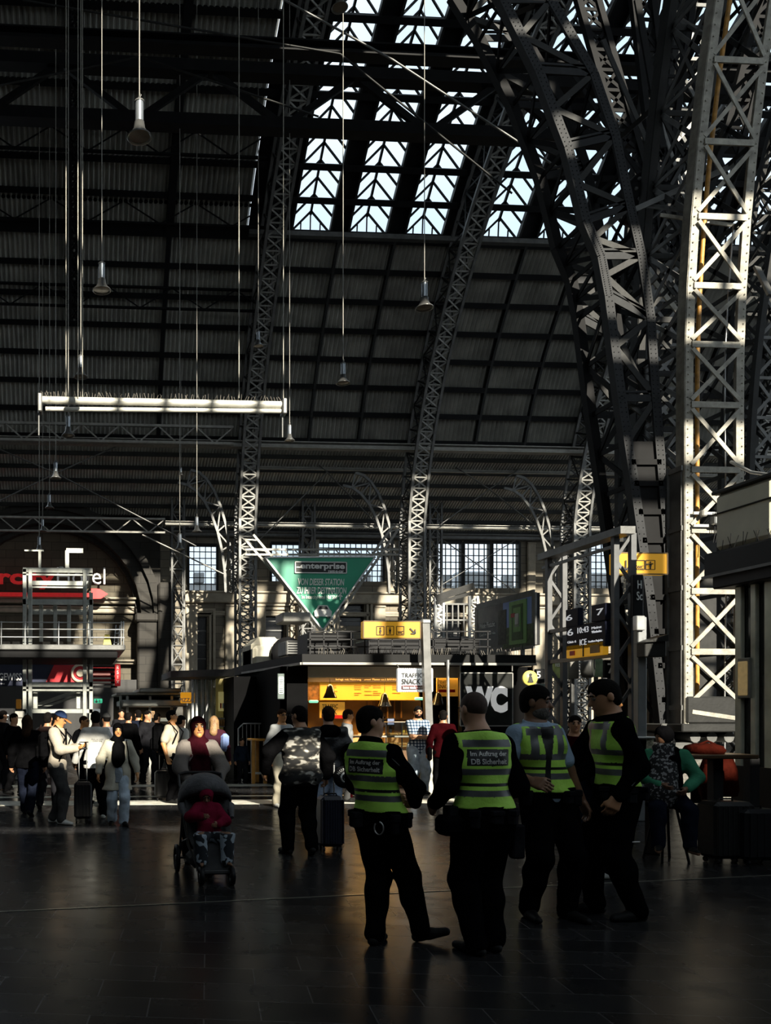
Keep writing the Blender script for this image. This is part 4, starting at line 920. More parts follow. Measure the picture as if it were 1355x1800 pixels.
for px in range(545, 860, 24): mb = MB(); mb.bar(W(px,1151,18.2), W(px,1110,18.2), .025); mb.build('post', BLACK, rl)
mb = MB()
for py in (1110, 1124, 1137): mb.bar(W(540,py,18.2), W(862,py,18.2), .025)
mb.build('rail', BLACK, rl)
mb = MB(); random.seed(5)
for j in range(90): x = 560+3.9*j; p = W(x,1151,17.8); mb.tube([p, p+Vector((random.uniform(-.05,.05),random.uniform(-.04,.04),random.uniform(.08,.16)))], .005, 3)
o = tag(mb.build('bird_spikes', mat('rusty_spikes', (.2,.2,.2))), 'row of bird spikes along the front edge of the kiosk roof', 'bird spikes'); o['kind'] = 'stuff'
# cream round-topped shed beyond the roof at its left
cs = root('cream_shed', (X(470,26), 26, 0), 'cream round-topped shed seen over the left of the kiosk roof', 'booth')
a = W(445,1118,27); b = W(528,1150,27); mb = MB(); mb.rbox((a.x,27,0), (b.x,29,a.z-.3), .1); mb.rbox((a.x,27.1,1), (b.x-.5,28.9,a.z), .25); mb.build('body', mat('cream_shed_paint', (.62,.58,.46), .6), cs)
mb = MB(); c = W(505,1150,26.9); mb.lathe([(0,0),(.55,0),(.55,.06),(0,.06)], c, 20, Matrix.Rotation(R(90),3,'X')); mb.build('round_window', BLACK, cs)
# ---------------- slanted billboard
bb = root('billboard', tuple(W(890,1145,22.5)), 'slanted billboard with a green door against blue sky over the kiosk', 'billboard')
A0 = W(838,1145,24); A1 = W(838,1062,24); B0v = W(939,1132,21); 
A0.z = 3.37; A1.z = 4.70
d = Vector((B0v.x, 21, 0))-Vector((A0.x, 24, 0)); L = d.length; dn = d.normalized(); ang = math.atan2(dn.y, dn.x); MBB = Matrix.Translation((A0.x,24,3.37)) @ Matrix.Rotation(ang, 4, 'Z')
def bq(name, x0, z0, x1, z1, m, d0=-.02, d1=.0):
    mb = MB(); mb.box((x0*L,d0,z0*1.33), (x1*L,d1,z1*1.33), MBB); return mb.build(name, m, bb)
bq('panel', 0, 0, 1, 1, BLACK, 0, .15); bq('forest_print', 0, 0, .5, 1, mat('forest_print', (.025,.03,.022), .35, 0, .7, 5)); bq('sky_print', .5, .3, 1, 1, mat('sky_print', (.10,.16,.33), .4, 0, .15, 1, emit=.08)); bq('hedge_print', .5, 0, 1, .42, mat('hedge_print', (.05,.09,.03), .5, 0, .6, 9), -.03)
bq('tree_print', .42, .1, .56, .8, mat('tree_print', (.03,.035,.025), .5, 0, .6, 8), -.032)
DG = mat('green_door_print', (.13,.26,.08), .5, emit=.05); bq('door_print', .62, .06, .90, .92, DG, -.045); bq('door_panel_print', .67, .14, .85, .84, mat('dark_green_print', (.05,.12,.03), .5), -.055); bq('door_window_print', .70, .3, .82, .78, DG, -.065)
bq('wreath_print', .73, .4, .80, .66, mat('wreath_print', (.35,.38,.30), .5), -.075); bq('price_tag', .67, .60, .73, .68, REDP, -.08); bq('bottle_print', .74, .45, .79, .66, WHITE, -.085)
M3 = Matrix.Rotation(ang, 3, 'Z')
def bt_(s, x, z_, w_, h_): return text(s, MBB @ Vector((x*L,-.03,z_*1.33)), w_*L, h_*1.33, WINK, bb, M=M3)
bt_('Wilde Pistazie.', .22, .56, .30, .12); bt_('Lecker wie nie.', .23, .37, .30, .06); bt_('Jetzt probieren', .76, .12, .2, .05)
mb = MB(); mb.path([A0, A1, Vector((A0.x+d.x, 21, 4.7)), Vector((A0.x+d.x, 21, 3.37)), A0], .05, .16); mb.build('frame', STEELM, bb)
mb = MB()
for t_ in (.15,.85): mb = MB(); p = A0+d*t_; mb.bar((p.x,p.y+.1,2.88 if t_ > .5 else 0), (p.x,p.y+.1,3.4), .08); mb.build('support', STEELM, bb)
# pale gantry behind, left of billboard (px 770-840)
gg = root('lattice_gantry', tuple(W(800,1125,25)), 'pale lattice gantry standing between the middle truss and the billboard', 'gantry')
mb = MB(); mb.bar(W(765,1052,25), W(832,1030,25), .12, .2); mb.bar(W(765,1060,25), W(832,1042,25), .1, .1); mb.build('top_beam', STEEL, gg)
for x0 in (765, 825):
    mb = MB(); A = [W(x0,1125-11*j,25) for j in range(8)]; B = [W(x0+14,1125-11*j,25) for j in range(8)]; mb.path(A, .07); mb.path(B, .07); lattice(mb, A, B, .05, .03, kind='Z'); mb.bar(A[0], (A[0].x,25,0), .1); mb.build('mast', GALV, gg)
mb = MB()
for x in range(785, 826, 10): mb.bar(W(x,1062,25), W(x,1122,25), .04)
for y in (1062, 1090, 1120): mb.bar(W(779,y,25), W(828,y,25), .05)
mb.build('grating', STEELM, gg)
# ---------------- platform display gantry at the right
def WX(px, py, Xp):
    u = (px-CX)/FPX; v = (CY-py)/FPX; s, c = math.sin(YAW), math.cos(YAW); k = Xp/(s+c*u); return Vector((Xp, k*(c-s*u), EYE+k*v))
XG = 8.9; MX = Matrix.Rotation(R(-90), 3, 'Z')
pg = root('display_gantry', (XG, 15, 0), 'grey lattice gantry of the platform displays', 'gantry')
ya, yb = WX(966,1000,XG).y, WX(1083,1000,XG).y; zt = WX(1083,938,XG).z
mb = MB(); mb.bar((XG,ya+.2,zt), (XG,yb-.3,zt), .25, .12, (0,0,1)); mb.bar((XG-.02,ya+.2,zt-.2), (XG,yb,zt-.2), .05); mb.build('top_beam', STEELM, pg)
for yy in (ya, yb):
    mb = MB(); n = 11; A = [(XG-.02,yy,zt*j/n) for j in range(n+1)]; B = [(XG+.26,yy-.02,zt*j/n) for j in range(n+1)]; mb.bar(A[0], A[-1], .09); mb.bar(B[0], B[-1], .09); lattice(mb, A, B, .05, .03, kind='Z', up=(0,1,0), rung=False); mb.build('mast', mat('gantry_grey', (.09,.092,.095), .5, .2, .2, 6), pg)
mb = MB(); 
for py in (1105, 1160): p = WX(1000,py,XG); mb.bar((XG,ya,p.z), (XG,yb,p.z), .07)
mb.build('cross_bar', STEELM, pg)
def xsign(name, px0, px1, py0, py1, label, m, Xp=XG-.12, d=.1, cat='sign', grp=None):
    p = WX(px0, (py0+py1)/2, Xp); q = WX(px1, (py0+py1)/2, Xp); zc = (p.y+q.y)/2; s_ = WX((px0+px1)/2, py1, Xp).z; e_ = WX((px0+px1)/2, py0, Xp).z
    t = root(name, (Xp, zc, s_), label, cat, grp); MB().rbox((Xp,p.y,s_), (Xp+d,q.y,e_), .01).build('board', m, t); return t, p.y, q.y, s_, e_
DBLUE = mat('display_navy', (.010,.012,.026), .5, 0, .1, spec=.1)
def xtext(s, t, Y0, Y1, z0, z1, m=SCRT, Xp=XG-.125): return text(s, (Xp, (Y0+Y1)/2, (z0+z1)/2), abs(Y1-Y0), z1-z0, m, t, M=MX)
t, y0, y1, z0, z1 = xsign('platform_number_sign', 994, 1016, 1070, 1102, 'dark platform sign with the number 6', DBLUE); xtext('6', t, y0-.02, y0+(y1-y0)*.55, z0+.12, z1-.1)
t, y0, y1, z0, z1 = xsign('platform_number_sign', 1039, 1064, 1062, 1092, 'dark platform sign with the number 7 above the display', DBLUE); xtext('7', t, y0+(y1-y0)*.4, y1+.05, z0+.1, z1-.08)
t, y0, y1, z0, z1 = xsign('departure_display', 995, 1064, 1097, 1140, 'dark departure display board with white lines of text', DBLUE, cat='display')
L_ = y1-y0
for (f0,f1,g0,g1,s_) in ((.05,.2,.62,.9,'6'),(.32,.6,.66,.9,'10:43'),(.68,.92,.74,.84,'Mainz'),(.68,.92,.58,.68,'Wiesbaden'),(.05,.28,.3,.4,'Gleis 6'),(.38,.55,.15,.4,'ICE'),(.6,.95,.2,.3,'Frankfurt Flughafen')): xtext(s_, t, y0+L_*f0, y0+L_*f1, z0+(z1-z0)*g0, z0+(z1-z0)*g1, Xp=XG-.13)
t, y0, y1, z0, z1 = xsign('yellow_display_box', 995, 1060, 1131, 1154, 'yellow information box under the departure display', YEL, cat='display')
L_ = y1-y0; MB().box((XG-.135,y0+L_*.12,z0+.04), (XG-.12,y0+L_*.25,z0+.12)).build('red_square', REDP, t); MB().box((XG-.135,y0+L_*.68,z0+.04), (XG-.12,y0+L_*.92,z1-.05)).build('brown_square', mat('brown_screen', (.25,.14,.04), .4), t)
mb = MB(); mb.box((XG-.135,y0+L_*.48,z0), (XG-.12,y0+L_*.5,z1)); mb.build('divider', INK, t)
def signp(name, x0, y0, x1, y1, Y, m, label, txt=None, tb=None, cat='sign', rim=None, post=None, tm=None):
    t = root(name, tuple(W((x0+x1)/2, y1, Y)), label, cat); mb = MB(); pbox(mb, x0, y0, x1, y1, Y, .08, .01); mb.build('board', m, t)
    if txt: ptext(txt, *tb, Y-.02, tm or WINK, t, bold=.01)
    if post is not None: p = W(post, y1, Y); mb = MB(); mb.bar((p.x,Y+.05,0), (p.x,Y+.05,p.z+.02), .06); mb.build('post', STEELM, t)
    return t
signp('track_number_sign', 1063, 1160, 1084, 1192, 16.5, BLACK, 'black sign with a white 7 below the displays', '7', (1068,1166,1080,1184), post=1074)
signp('track_number_sign', 1060, 1188, 1083, 1215, 17.5, mat('grey_board', (.2,.2,.2), .5), 'grey framed sign with a second 7 lower down', '7', (1068,1192,1080,1210), post=1072)
signp('track_number_sign', 942, 1176, 958, 1200, 17.0, BLACK, 'black plate with a white 5 behind the round info sign', '5', (943,1180,950,1192), post=950)
signp('timetable_board', 945, 1202, 961, 1232, 16.4, mat('timetable_paper', (.35,.42,.40), .5, 0, .3, 12), 'pale timetable board behind the bearded guard', 'DELI\nITE\nRDWN', (948,1205,957,1225), tm=INK, cat='board', post=953)
signp('travel_poster', 974, 1162, 997, 1192, 16.0, mat('travel_print', (.30,.36,.12), .5, 0, .6, 6, emit=.05), 'red orange and green poster behind the gantry mast', 'REISE', (976,1166,990,1172), cat='poster', post=985)
signp('grey_cabinet', 999, 1158, 1018, 1193, 16.2, STEELL, 'grey cabinet on a pole below the yellow display box', cat='cabinet', post=1008)
ck = root('station_clock', tuple(W(1033,1190,16)), 'pale oval-looking station clock under the displays', 'clock'); mb = MB(); c = W(1033,1172,16); MS = Matrix.Rotation(R(90),3,'X'); mb.lathe([(0,-.1),(.2,-.1),(.22,-.06),(.22,.06),(.2,.1),(0,.1)], c, 20, Matrix.Rotation(R(50),3,'Z') @ MS); mb.bar(c, c+Vector((0,0,.5)), .04); mb.build('case', STEELM, ck)
n_ = Matrix.Rotation(R(50),3,'Z') @ Vector((0,-1,0)); mb = MB(); mb.lathe([(0,0),(.185,0)], c+n_*.105, 20, Matrix.Rotation(R(50),3,'Z') @ MS); mb.build('dial', mat('clock_dial', (.7,.66,.5), .5), ck)
mb = MB(); mb.bar(c+n_*.11, c+n_*.11+Vector((0,0,.14)), .015, .01); mb.bar(c+n_*.11, c+n_*.11+Vector((.05,.06,-.05)), .015, .01); mb.build('hands', INK, ck)
signp('green_poster', 1040, 1158, 1060, 1190, 17, mat('pale_green_print', (.35,.5,.3), .5, 0, .4, 5), 'pale green poster right of the station clock', cat='poster', post=1050)
# round info sign
inf = root('info_disc', tuple(atY(931,14)), 'round yellow disc with a black figure on a thin pole', 'sign'); c = W(931,1192,14)
mb = MB(); mb.lathe([(0,-.02),(.125,-.02),(.13,0),(.125,.02),(0,.02)], c, 28, MS); mb.build('disc', mat('pale_yellow_disc', (.72,.60,.14), .4, emit=.12), inf)
mb = MB(); u = .0093; mb.lathe([(0,0),(.026,0)], c+Vector((0,-.03,.055)), 12, MS); mb.prism([(c.x+x*u,c.z+z_*u) for x,z_ in ((-2.5,3),(2.5,3),(3.4,-3),(5,-6),(5,-8),(-5,-8),(-5,-6),(-3.4,-3))], c.y-.035, c.y-.025); mb.build('figure_mark', INK, inf)
mb = MB(); mb.tube([(c.x,14.03,0),(c.x,14.03,c.z-.1)], .02, 8); mb.build('pole', GALV, inf)
# grey square post with box, dark vertical sign
gp = root('grey_square_post', tuple(atY(1128,12)), 'grey square post with a sloped box between the gantry and the leaning arch', 'post'); mb = MB(); a = W(1122,1090,12.5); b = W(1137,1090,12.5); mb.rbox((a.x,12.5,0), (b.x,12.62,a.z+.05), .01); mb.build('shaft', mat('grey_post_paint', (.22,.23,.235), .45, .1, .1), gp)
mb = MB(); a = px_rect(1126,1128,1163,1155,12.4); mb.rbox((a[0],12.3,a[2]), (a[1],12.5,a[3]), .01); mb.prism([(a[0]-.02,a[3]-.02),(a[1],a[3]),(a[1],a[3]+.1),(a[0]+.1,a[3]+.03)], 12.25, 12.55); mb.build('box', STEEL, gp)
mb = MB(); pbox(mb, 1119, 1082, 1134, 1108, 12.45, .1, .01); mb.build('camera_box', GALV, gp)
signp('vertical_banner', 1113, 1010, 1131, 1085, 13.2, BLACK, 'narrow black banner with white letters under the right yellow sign', 'H\nSc', (1119,1020,1129,1055), cat='banner', post=1122)
# ---------------- right shop with canopy
sh = root('corner_shop', (11.5, 9.5, 0), 'corner shop with black canopy and greenish glass at the right edge', 'shop')
xs_ = 9.22; mb = MB(); mb.rbox((xs_,6.5,3.62), (11.4,12,3.98), .03); mb.rbox((xs_+.06,6.5,3.45), (11.35,11.9,3.64), .02); mb.build('canopy', BLACK, sh)
mb = MB(); mb.bar((xs_-.01,6.5,3.63), (xs_-.01,12,3.63), .03, .04); mb.build('canopy_trim', STEELM, sh)
xw = 9.45; SG = mat('pale_green_glass', (.22,.25,.18), .15, 0, .4, 1.2)
mb = MB(); mb.box((xw+.06,6.5,.9), (xw+.1,11.7,3.45)); mb.box((xw+.06,11.66,.9), (11.3,11.7,3.45)); mb.build('glass_wall', mat('dark_shop_glass', (.02,.022,.02), .15, 0, .4, 2), sh)
for k_, (y_, w_) in enumerate(((11.62,.12),(11.35,.1),(11.05,.22),(10.75,.05),(10.5,.1))):
    mb = MB(); mb.rbox((xw,y_-w_/2,.3), (xw+.06,y_+w_/2,3.45), .01); mb.build('mullion', mat('pale_mullion', (.60,.60,.48), .4, .2, .25, 3), sh)
mb = MB(); mb.box((xw-.02,6.5,0), (11.3,11.72,.9)); mb.build('base_wall', BLACK, sh)
mb = MB(); c = WX(1308,1190,xw-.03); mb.rbox((xw-.04,c.y-.1,c.z-.3), (xw,c.y+.12,c.z+.27), .01); mb.build('lamp_frame', STEELL, sh); mb = MB(); mb.rbox((xw-.06,c.y-.07,c.z-.26), (xw-.03,c.y+.09,c.z+.22), .01); mb.build('wall_lamp', mat('amber_lamp', (.5,.36,.14), .4, 0, .5, 8, emit=.15, ecol=(1,.7,.3)), sh)
mb = MB()
for j in range(80): y_ = random.uniform(9.5,11.95); x_ = random.uniform(xs_+.02,xs_+.5); mb.tube([(x_,y_,3.98),(x_+random.uniform(-.06,.06),y_+random.uniform(-.06,.06),4.13+random.uniform(0,.06))], .005, 3)
tag(mb.build('bird_spikes', BLACK, sh), kind='stuff')
tk = root('roof_tank', (10.6, 11.3, 3.98), 'big cream ventilation box standing on the shop canopy', 'ventilation box')
a = W(1309,850,11.4); mb = MB(); mb.rbox((a.x,10.9,3.99), (a.x+1.3,12,a.z), .08); mb.build('casing', mat('cream_casing', (.62,.59,.45), .5, 0, .12, 2), tk); mb = MB(); mb.rbox((a.x-.03,10.87,a.z-.32), (a.x+1.33,12.03,a.z-.30), .01); mb.rbox((a.x-.03,10.86,a.z-.02), (a.x+.4,12,a.z+.03), .01); mb.tube([(a.x+.05,10.9,a.z),(a.x+.2,10.85,a.z-.15),(a.x+.5,10.85,a.z-.12),(a.x+.9,10.9,a.z-.02)], .012, 6); mb.build('seam', STEEL, tk)
tag(MB().tube([W(1285,812,13.5), W(1320,830,12.5), W(1375,838,11.5)], .025, 8).build('curved_pipe', GALV), 'pale curved pipe running from the pillar to the cream box', 'pipe')
# ---------------- lift tower at the left
LY = 22.0
lt = root('lift_tower', (X(100,LY), 23, 0), 'steel lift tower with a railed platform at the left edge', 'lift tower')
zp = W(100,1140,LY).z; ztp = W(100,1000,LY).z
LM = mat('tower_steel', (.32,.33,.30), .4, .4, .25, 5)
for px in (43, 53, 149, 160):
    for yy in (LY, LY+2.2):
        if px in (53,149) and yy > LY: continue
        mb = MB(); x = X(px,LY); mb.rbox((x-.05,yy,0), (x+.05,yy+.1,ztp+(0 if px != 160 else -.6)), .01); mb.build('upright', LM, lt)
for py, h in ((1002,.12),(1010,.04),(1058,.14),(1203,.12),(1213,.05),(1250,.1)):
    mb = MB(); z_ = W(100,py,LY).z; mb.box((X(42,LY),LY+.02,z_-h/2), (X(160,LY),LY+.1,z_+h/2)); mb.box((X(42,LY),LY+2.22,z_-h/2), (X(160,LY),LY+2.3,z_+h/2))
    for px in (43,160): mb.box((X(px,LY)-.04,LY,z_-h/2), (X(px,LY)+.04,LY+2.3,z_+h/2))
    mb.build('cross_beam', LM, lt)
for px in (72, 97, 121): mb = MB(); a = W(px,1063,LY+.3); b = W(px,1128,LY+.3); mb.rbox((a.x-.05,LY+.3,b.z), (a.x+.05,LY+.4,a.z), .01); mb.build('inner_post', LM, lt)
for px in (62, 138): mb = MB(); a = W(px,1210,LY+.3); b = W(px,1246,LY+.3); mb.rbox((a.x-.06,LY+.3,b.z), (a.x+.06,LY+.4,a.z), .01); mb.build('inner_post', LM, lt)
mb = MB(); mb.rbox((X(-60,LY),LY-.6,zp-.08), (X(218,LY),LY+2.4,zp+.06), .02); mb.build('platform', STEELM, lt)
mb = MB(); mb.rbox((X(-60,LY),LY-.55,zp-.28), (X(205,LY),LY+2.4,zp-.1), .02); mb.build('platform_beam', STEELB, lt)
mb = MB()
for px in (2, 44, 103, 158, 213, 217): mb.tube([(X(px,21.4),21.42,zp), (X(px,21.4),21.42,W(px,1092,21.4).z)], .018, 6)
mb.build('railing_post', GALV, lt); mb = MB()
for py in (1094, 1106, 1120): z_ = W(100,py,21.4).z; mb.tube([(X(-60,21.4),21.42,z_),(X(218,21.4),21.42,z_)], .016, 6); mb.tube([(X(218,21.4),21.42,z_),(X(218,21.4),24.3,z_)], .016, 6)
mb.build('rail', GALV, lt)
mb = MB(); mb.bar(W(50,1245,LY+1), W(140,1213,LY+1), .1); mb.bar(W(50,1252,LY+1), W(140,1222,LY+1), .06); mb.build('stair_stringer', LM, lt)
mb = MB(); p = W(118,1000,LY+.5); q = W(118,968,LY+.5); mb.bar(p, q, .1); mb.bar((q.x-.02,LY+.5,q.z), (q.x+.42,LY+.5,q.z), .06, .12); mb.build('top_arm', LM, lt)
mb = MB(); p = W(70,1000,LY+.5); q = W(70,968,LY+.5); mb.bar(p, q, .07); mb.bar(q-Vector((.4,0,0)), q+Vector((.1,0,0)), .04); mb.rbox((p.x+.5,LY+.3,ztp), (p.x+.62,LY+.5,ztp+.12)); mb.build('top_mast', LM, lt)
wf = root('wet_floor_sign', (X(189,21.9), 21.9, zp+.06), 'small yellow wet floor sign standing on the lift platform', 'sign'); mb = MB(); a = px_rect(181,1109,196,1127,21.8); z0_ = zp+.06
mb.add([(a[0],21.75,z0_),(a[1],21.75,z0_),(a[1]-.05,21.87,z0_+.3),(a[0]+.05,21.87,z0_+.3),(a[0],21.78,z0_),(a[1],21.78,z0_),(a[1]-.05,21.9,z0_+.3),(a[0]+.05,21.9,z0_+.3)], [(0,1,2,3),(7,6,5,4),(0,4,5,1),(1,5,6,2),(2,6,7,3),(3,7,4,0)])
mb.build('front_panel', mat('safety_yellow', (.6,.5,.10), .5), wf); mb = MB(); mb.add([(a[0],22.02,z0_),(a[1],22.02,z0_),(a[1]-.05,21.9,z0_+.3),(a[0]+.05,21.9,z0_+.3)], [(0,1,2,3)]); mb.bar((a[0]+.08,21.8,z0_+.2),(a[1]-.08,21.8,z0_+.2),.01,.02); mb.build('rear_panel', mat('safety_yellow'), wf)
ld = root('step_ladder', (X(205,22), 22, zp+.06), 'thin folded ladder at the right end of the lift platform', 'ladder'); mb = MB()
for x in (200, 207): mb.tube([(X(x,22),22,zp+.06), (X(x+4,22),22.1,zp+.62)], .014, 6)
mb.build('rail', GALV, ld); mb = MB()
for j in range(4): mb.bar((X(200.5+j,22),22.02,zp+.16+.12*j),(X(208+j,22),22.02,zp+.16+.12*j), .02)
mb.build('rung', GALV, ld)
# ad panels and louvres behind the tower
def adp(name, x0, y0, x1, y1, Y, m, label, cat='sign'):
    t = root(name, tuple(W((x0+x1)/2, y1, Y)), label, cat); mb = MB(); pbox(mb, x0, y0, x1, y1, Y, .15, .02); mb.build('board', m, t); return t
t = adp('advert_panel', -120, 1168, 146, 1206, 27, NAVY, 'long navy and red advertising panel behind the lift tower', 'advertisement')
mb = MB(); a = px_rect(78,1169,146,1205,26.95); mb.prism([(a[0],a[2]),(a[1],a[2]),(a[1],a[3]),(a[0]+.3,a[3])], 26.95, 26.99); mb.build('red_field', REDP, t)
ptext('HERZLICH GEWISS', -60, 1183, 38, 1196, 26.93, WINK, t, bold=.02); ptext('Heizen mit Wind und Sonne', -60, 1200, 8, 1203, 26.93, WINK, t)
mb = MB(); c = W(141,1183,26.9); mb.lathe([(.22,0),(.3,-.01),(.3,.01),(.22,0)], c, 20, MS); mb.lathe([(0,0),(.12,0)], c+Vector((0,-.01,0)), 12, MS); mb.build('round_logo', mat('cream_logo', (.7,.6,.45), .5), t)
t = root('louvred_sign', tuple(W(185,1206,27)), 'red shop sign behind horizontal louvres right of the lift tower', 'sign')
mb = MB(); pbox(mb, 160, 1172, 201, 1202, 27.3, .1); mb.build('red_board', REDP, t); mb = MB()
for j in range(9): pbox(mb, 160, 1146+7.4*j, 206, 1149.5+7.4*j, 27, .12)
mb.build('louvre', STEELB, t)
mb = MB(); pbox(mb, 162, 1183, 194, 1187, 26.98, .02); mb.build('lettering_strip', mat('pink_print', (.6,.25,.22), .5), t)
t = adp('vertical_sign', 202, 1167, 212, 1206, 26.5, mat('bright_red_sign', (.65,.015,.02), .4, emit=.15), 'narrow vertical red sign with white letters beside the louvres'); ptext('R\nS\nI\nX', 204.5, 1170, 209.5, 1202, 26.48, WINK, t, bold=.01)
t = adp('exit_sign', 165, 1228, 180, 1236, 28, mat('exit_green', (.02,.30,.16), .4, emit=.5, ecol=(.1,.9,.5)), 'small green emergency exit sign right of the lift tower'); mb = MB(); parrow(mb, 169.5, 1232, 5, 0, 1, 27.95, .03); figure(mb, 175, 1232, 6, 27.95); mb.build('exit_pictogram', WINK, t)
t = adp('white_plate', 163, 1246, 176, 1253, 27, mat('lit_white_plate', (.6,.65,.65), .4, emit=.3), 'small white lit plate below the exit sign')
t = adp('orange_box', 28, 1229, 37, 1246, 25, mat('orange_box', (.5,.22,.03), .5, emit=.15), 'small orange box at the left of the lift tower foot', 'box')
# magazine racks at far left
rk = root('magazine_rack', (X(8,20), 20, 0), 'dark rack with pale striped shelves at the left edge', 'rack')
mb = MB(); mb.box((X(-60,20),20,0), (X(24,20),20.5,1.75)); mb.build('cabinet', BLACK, rk)
for j in range(7): mb = MB(); pbox(mb, -60, 1256+7*j, 15-(j%3)*2, 1258.5+7*j, 19.95, .1); mb.build('shelf', mat('pale_shelf', (.4,.45,.48), .5, 0, .6, 12), rk)
t = root('grey_cabinet', (X(30,21), 21, 0), 'grey panelled cabinet under the lift platform', 'cabinet'); mb = MB(); pbox(mb, 20, 1250, 41, 1262, 21, .5, .02); a = px_rect(20,1250,41,1262,21); mb.rbox((a[0]+.02,21.03,0), (a[1]-.02,21.5,a[2]), .02); mb.build('body', STEELL, t)
# ---------------- left food kiosk
fk = root('food_kiosk', (X(270,26), 27, 0), 'long low steel and glass food kiosk left of the snack kiosk', 'kiosk')
FM = mat('brushed_canopy', (.42,.42,.38), .3, .6, .2, 4)
zc_ = W(260,1218,26).z; mb = MB()
mb.rbox((X(205,25.5),25.5,zc_-.08), (X(345,25.5),29,zc_), .02); mb.rbox((X(215,25.3),25.3,zc_-.42), (X(330,25.3),29,zc_-.22), .03); mb.rbox((X(245,25.1),25.1,zc_+.0), (X(320,25.1),28,zc_+.12), .03); mb.build('canopy', FM, fk)
mb = MB()
for px in (210, 222, 262, 300, 322, 330): mb.box((X(px,25.6),25.6,0), (X(px,25.6)+.07,25.7,zc_-.1))
mb.build('post', FM, fk)
mb = MB(); mb.box((X(207,26),26.2,0), (X(332,26),28.8,1.0)); mb.build('counter', mat('kiosk_dark_counter', (.03,.03,.03), .3), fk)
mb = MB(); mb.box((X(207,26),28.8,0), (X(345,26),29,zc_)); mb.build('rear_wall', mat('kiosk_rear', (.05,.045,.035), .5), fk)
for (x0,y0,x1,y1,m_,nm) in ((243,1255,250,1268,YEL,'orange_panel'),(258,1250,272,1262,mat('warm_print', (.7,.5,.3), .4, 0, .5, 20, emit=.5, ecol=(1,.6,.3)),'lit_picture'),(277,1262,300,1268,mat('cool_strip', (.5,.5,.4), .4, emit=.5),'light_strip'),(210,1250,216,1275,WHITE,'white_post'),(226,1238,300,1243,WHITE,'light_strip')):
    mb = MB(); pbox(mb, x0, y0, x1, y1, 26.1, .06, .01); mb.build(nm, m_, fk)
t = root('orange_shop_sign', tuple(W(330,1238,24)), 'orange lit shop sign reading in white over the food kiosk corner', 'sign'); mb = MB(); pbox(mb, 318, 1217, 342, 1236, 24, .15, .02); mb.build('light_box', mat('orange_lightbox', (.75,.33,.02), .4, 0, .1, 3, emit=.5, ecol=(1,.42,.02)), t)
ptext('PIZZA', 315, 1227, 340, 1234, 23.97, WINK, t, bold=.02)
bk = root('glass_bakery', (X(370,23), 24, 0), 'glass fronted bakery booth with a dark sloping eave', 'booth')
mb = MB(); za = W(405,1192,22).z; mb.add([(X(300,24),24,za+.1),(X(412,20.8),20.8,za),(X(412,20.8)-.12,23.9,za),(X(300,24),26.5,za+.1)]+[(X(300,24),24,za+.28),(X(412,20.8),20.8,za+.18),(X(412,20.8)-.12,23.9,za+.18),(X(300,24),26.5,za+.28)], [(0,1,2,3),(7,6,5,4),(0,4,5,1),(1,5,6,2),(2,6,7,3),(3,7,4,0)]); mb.build('eave', STEEL, bk)
for px in (337, 344, 354, 362, 372): mb = MB(); mb.box((X(px,23),23,0), (X(px,23)+.06,23.1,za)); mb.build('mullion', GALV, bk)
mb = MB(); mb.box((X(337,23),23.05,0), (X(380,23),23.06,za)); mb.build('glass', SHOPGLASS, bk)
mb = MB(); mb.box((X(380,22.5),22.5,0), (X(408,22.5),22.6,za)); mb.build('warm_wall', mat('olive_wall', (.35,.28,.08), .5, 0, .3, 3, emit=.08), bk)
mb = MB(); pbox(mb, 384, 1216, 403, 1250, 22.45, .04); mb.build('poster', mat('pale_yellow_poster', (.6,.52,.2), .5, emit=.25), bk)
for k_ in range(4): mb = MB(); pbox(mb, 387+4*k_, 1236, 389.5+4*k_, 1245, 22.42, .03); mb.build('bottle_print', (REDP, WHITE, mat('orange_print', (.6,.25,.03)), WHITE)[k_], bk)
mb = MB()
for j in range(3): pbox(mb, 382, 1262+14*j, 406, 1264+14*j, 22.3, .3)
mb.build('display_shelf', GALV, bk)
for k_ in range(5): mb = MB(); p = W(385+4.5*k_,1276,22.35); mb.lathe([(0,0),(.04,0),(.04,.13),(.015,.18),(.015,.23),(0,.23)], p, 8); mb.build('bottle', mat('amber_bottle', (.45,.22,.06), .2), bk)
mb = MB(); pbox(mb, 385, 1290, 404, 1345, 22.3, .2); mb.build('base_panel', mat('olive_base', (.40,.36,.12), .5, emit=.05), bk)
al = bpy.data.lights.new('booth_light', 'AREA'); al.energy = 20; al.color = (1,.75,.45); al.size = 1.5; ao = bpy.data.objects.new('booth_light', al); COL.objects.link(ao); ao.location = (X(280,26.8), 26.8, zc_-.5)
# ---------------- high wooden table, crowd barrier
wt = root('wooden_high_table', (X(460,19.6), 19.8, 0), 'bright orange wooden high table before the black kiosk wall', 'table'); OW = mat('orange_wood', (.55,.26,.04), .45, 0, .25, 6)
zt_ = W(460,1299,19.5).z; mb = MB(); mb.rbox((X(443,19.5),19.5,zt_-.05), (X(482,19.5),20.1,zt_), .01); mb.build('tabletop', OW, wt)
for px, yy in ((445,19.55),(466,19.55),(480,20.0),(452,20.0)): mb = MB(); x = X(px,yy); mb.rbox((x-.04,yy-.04,0), (x+.04,yy+.04,zt_-.05), .008); mb.build('leg', OW, wt)
mb = MB(); mb.bar((X(445,19.6),19.55,.25), (X(480,19.6),19.55,.25), .05); mb.build('footrest', GALV, wt)
cb = root('crowd_barrier', (X(443,20.4), 20.4, 0), 'grey tubular crowd barrier before the black kiosk wall', 'barrier'); z1_ = W(440,1272,20.4).z; xa_, xb_ = X(419,20.4), X(470,20.4)
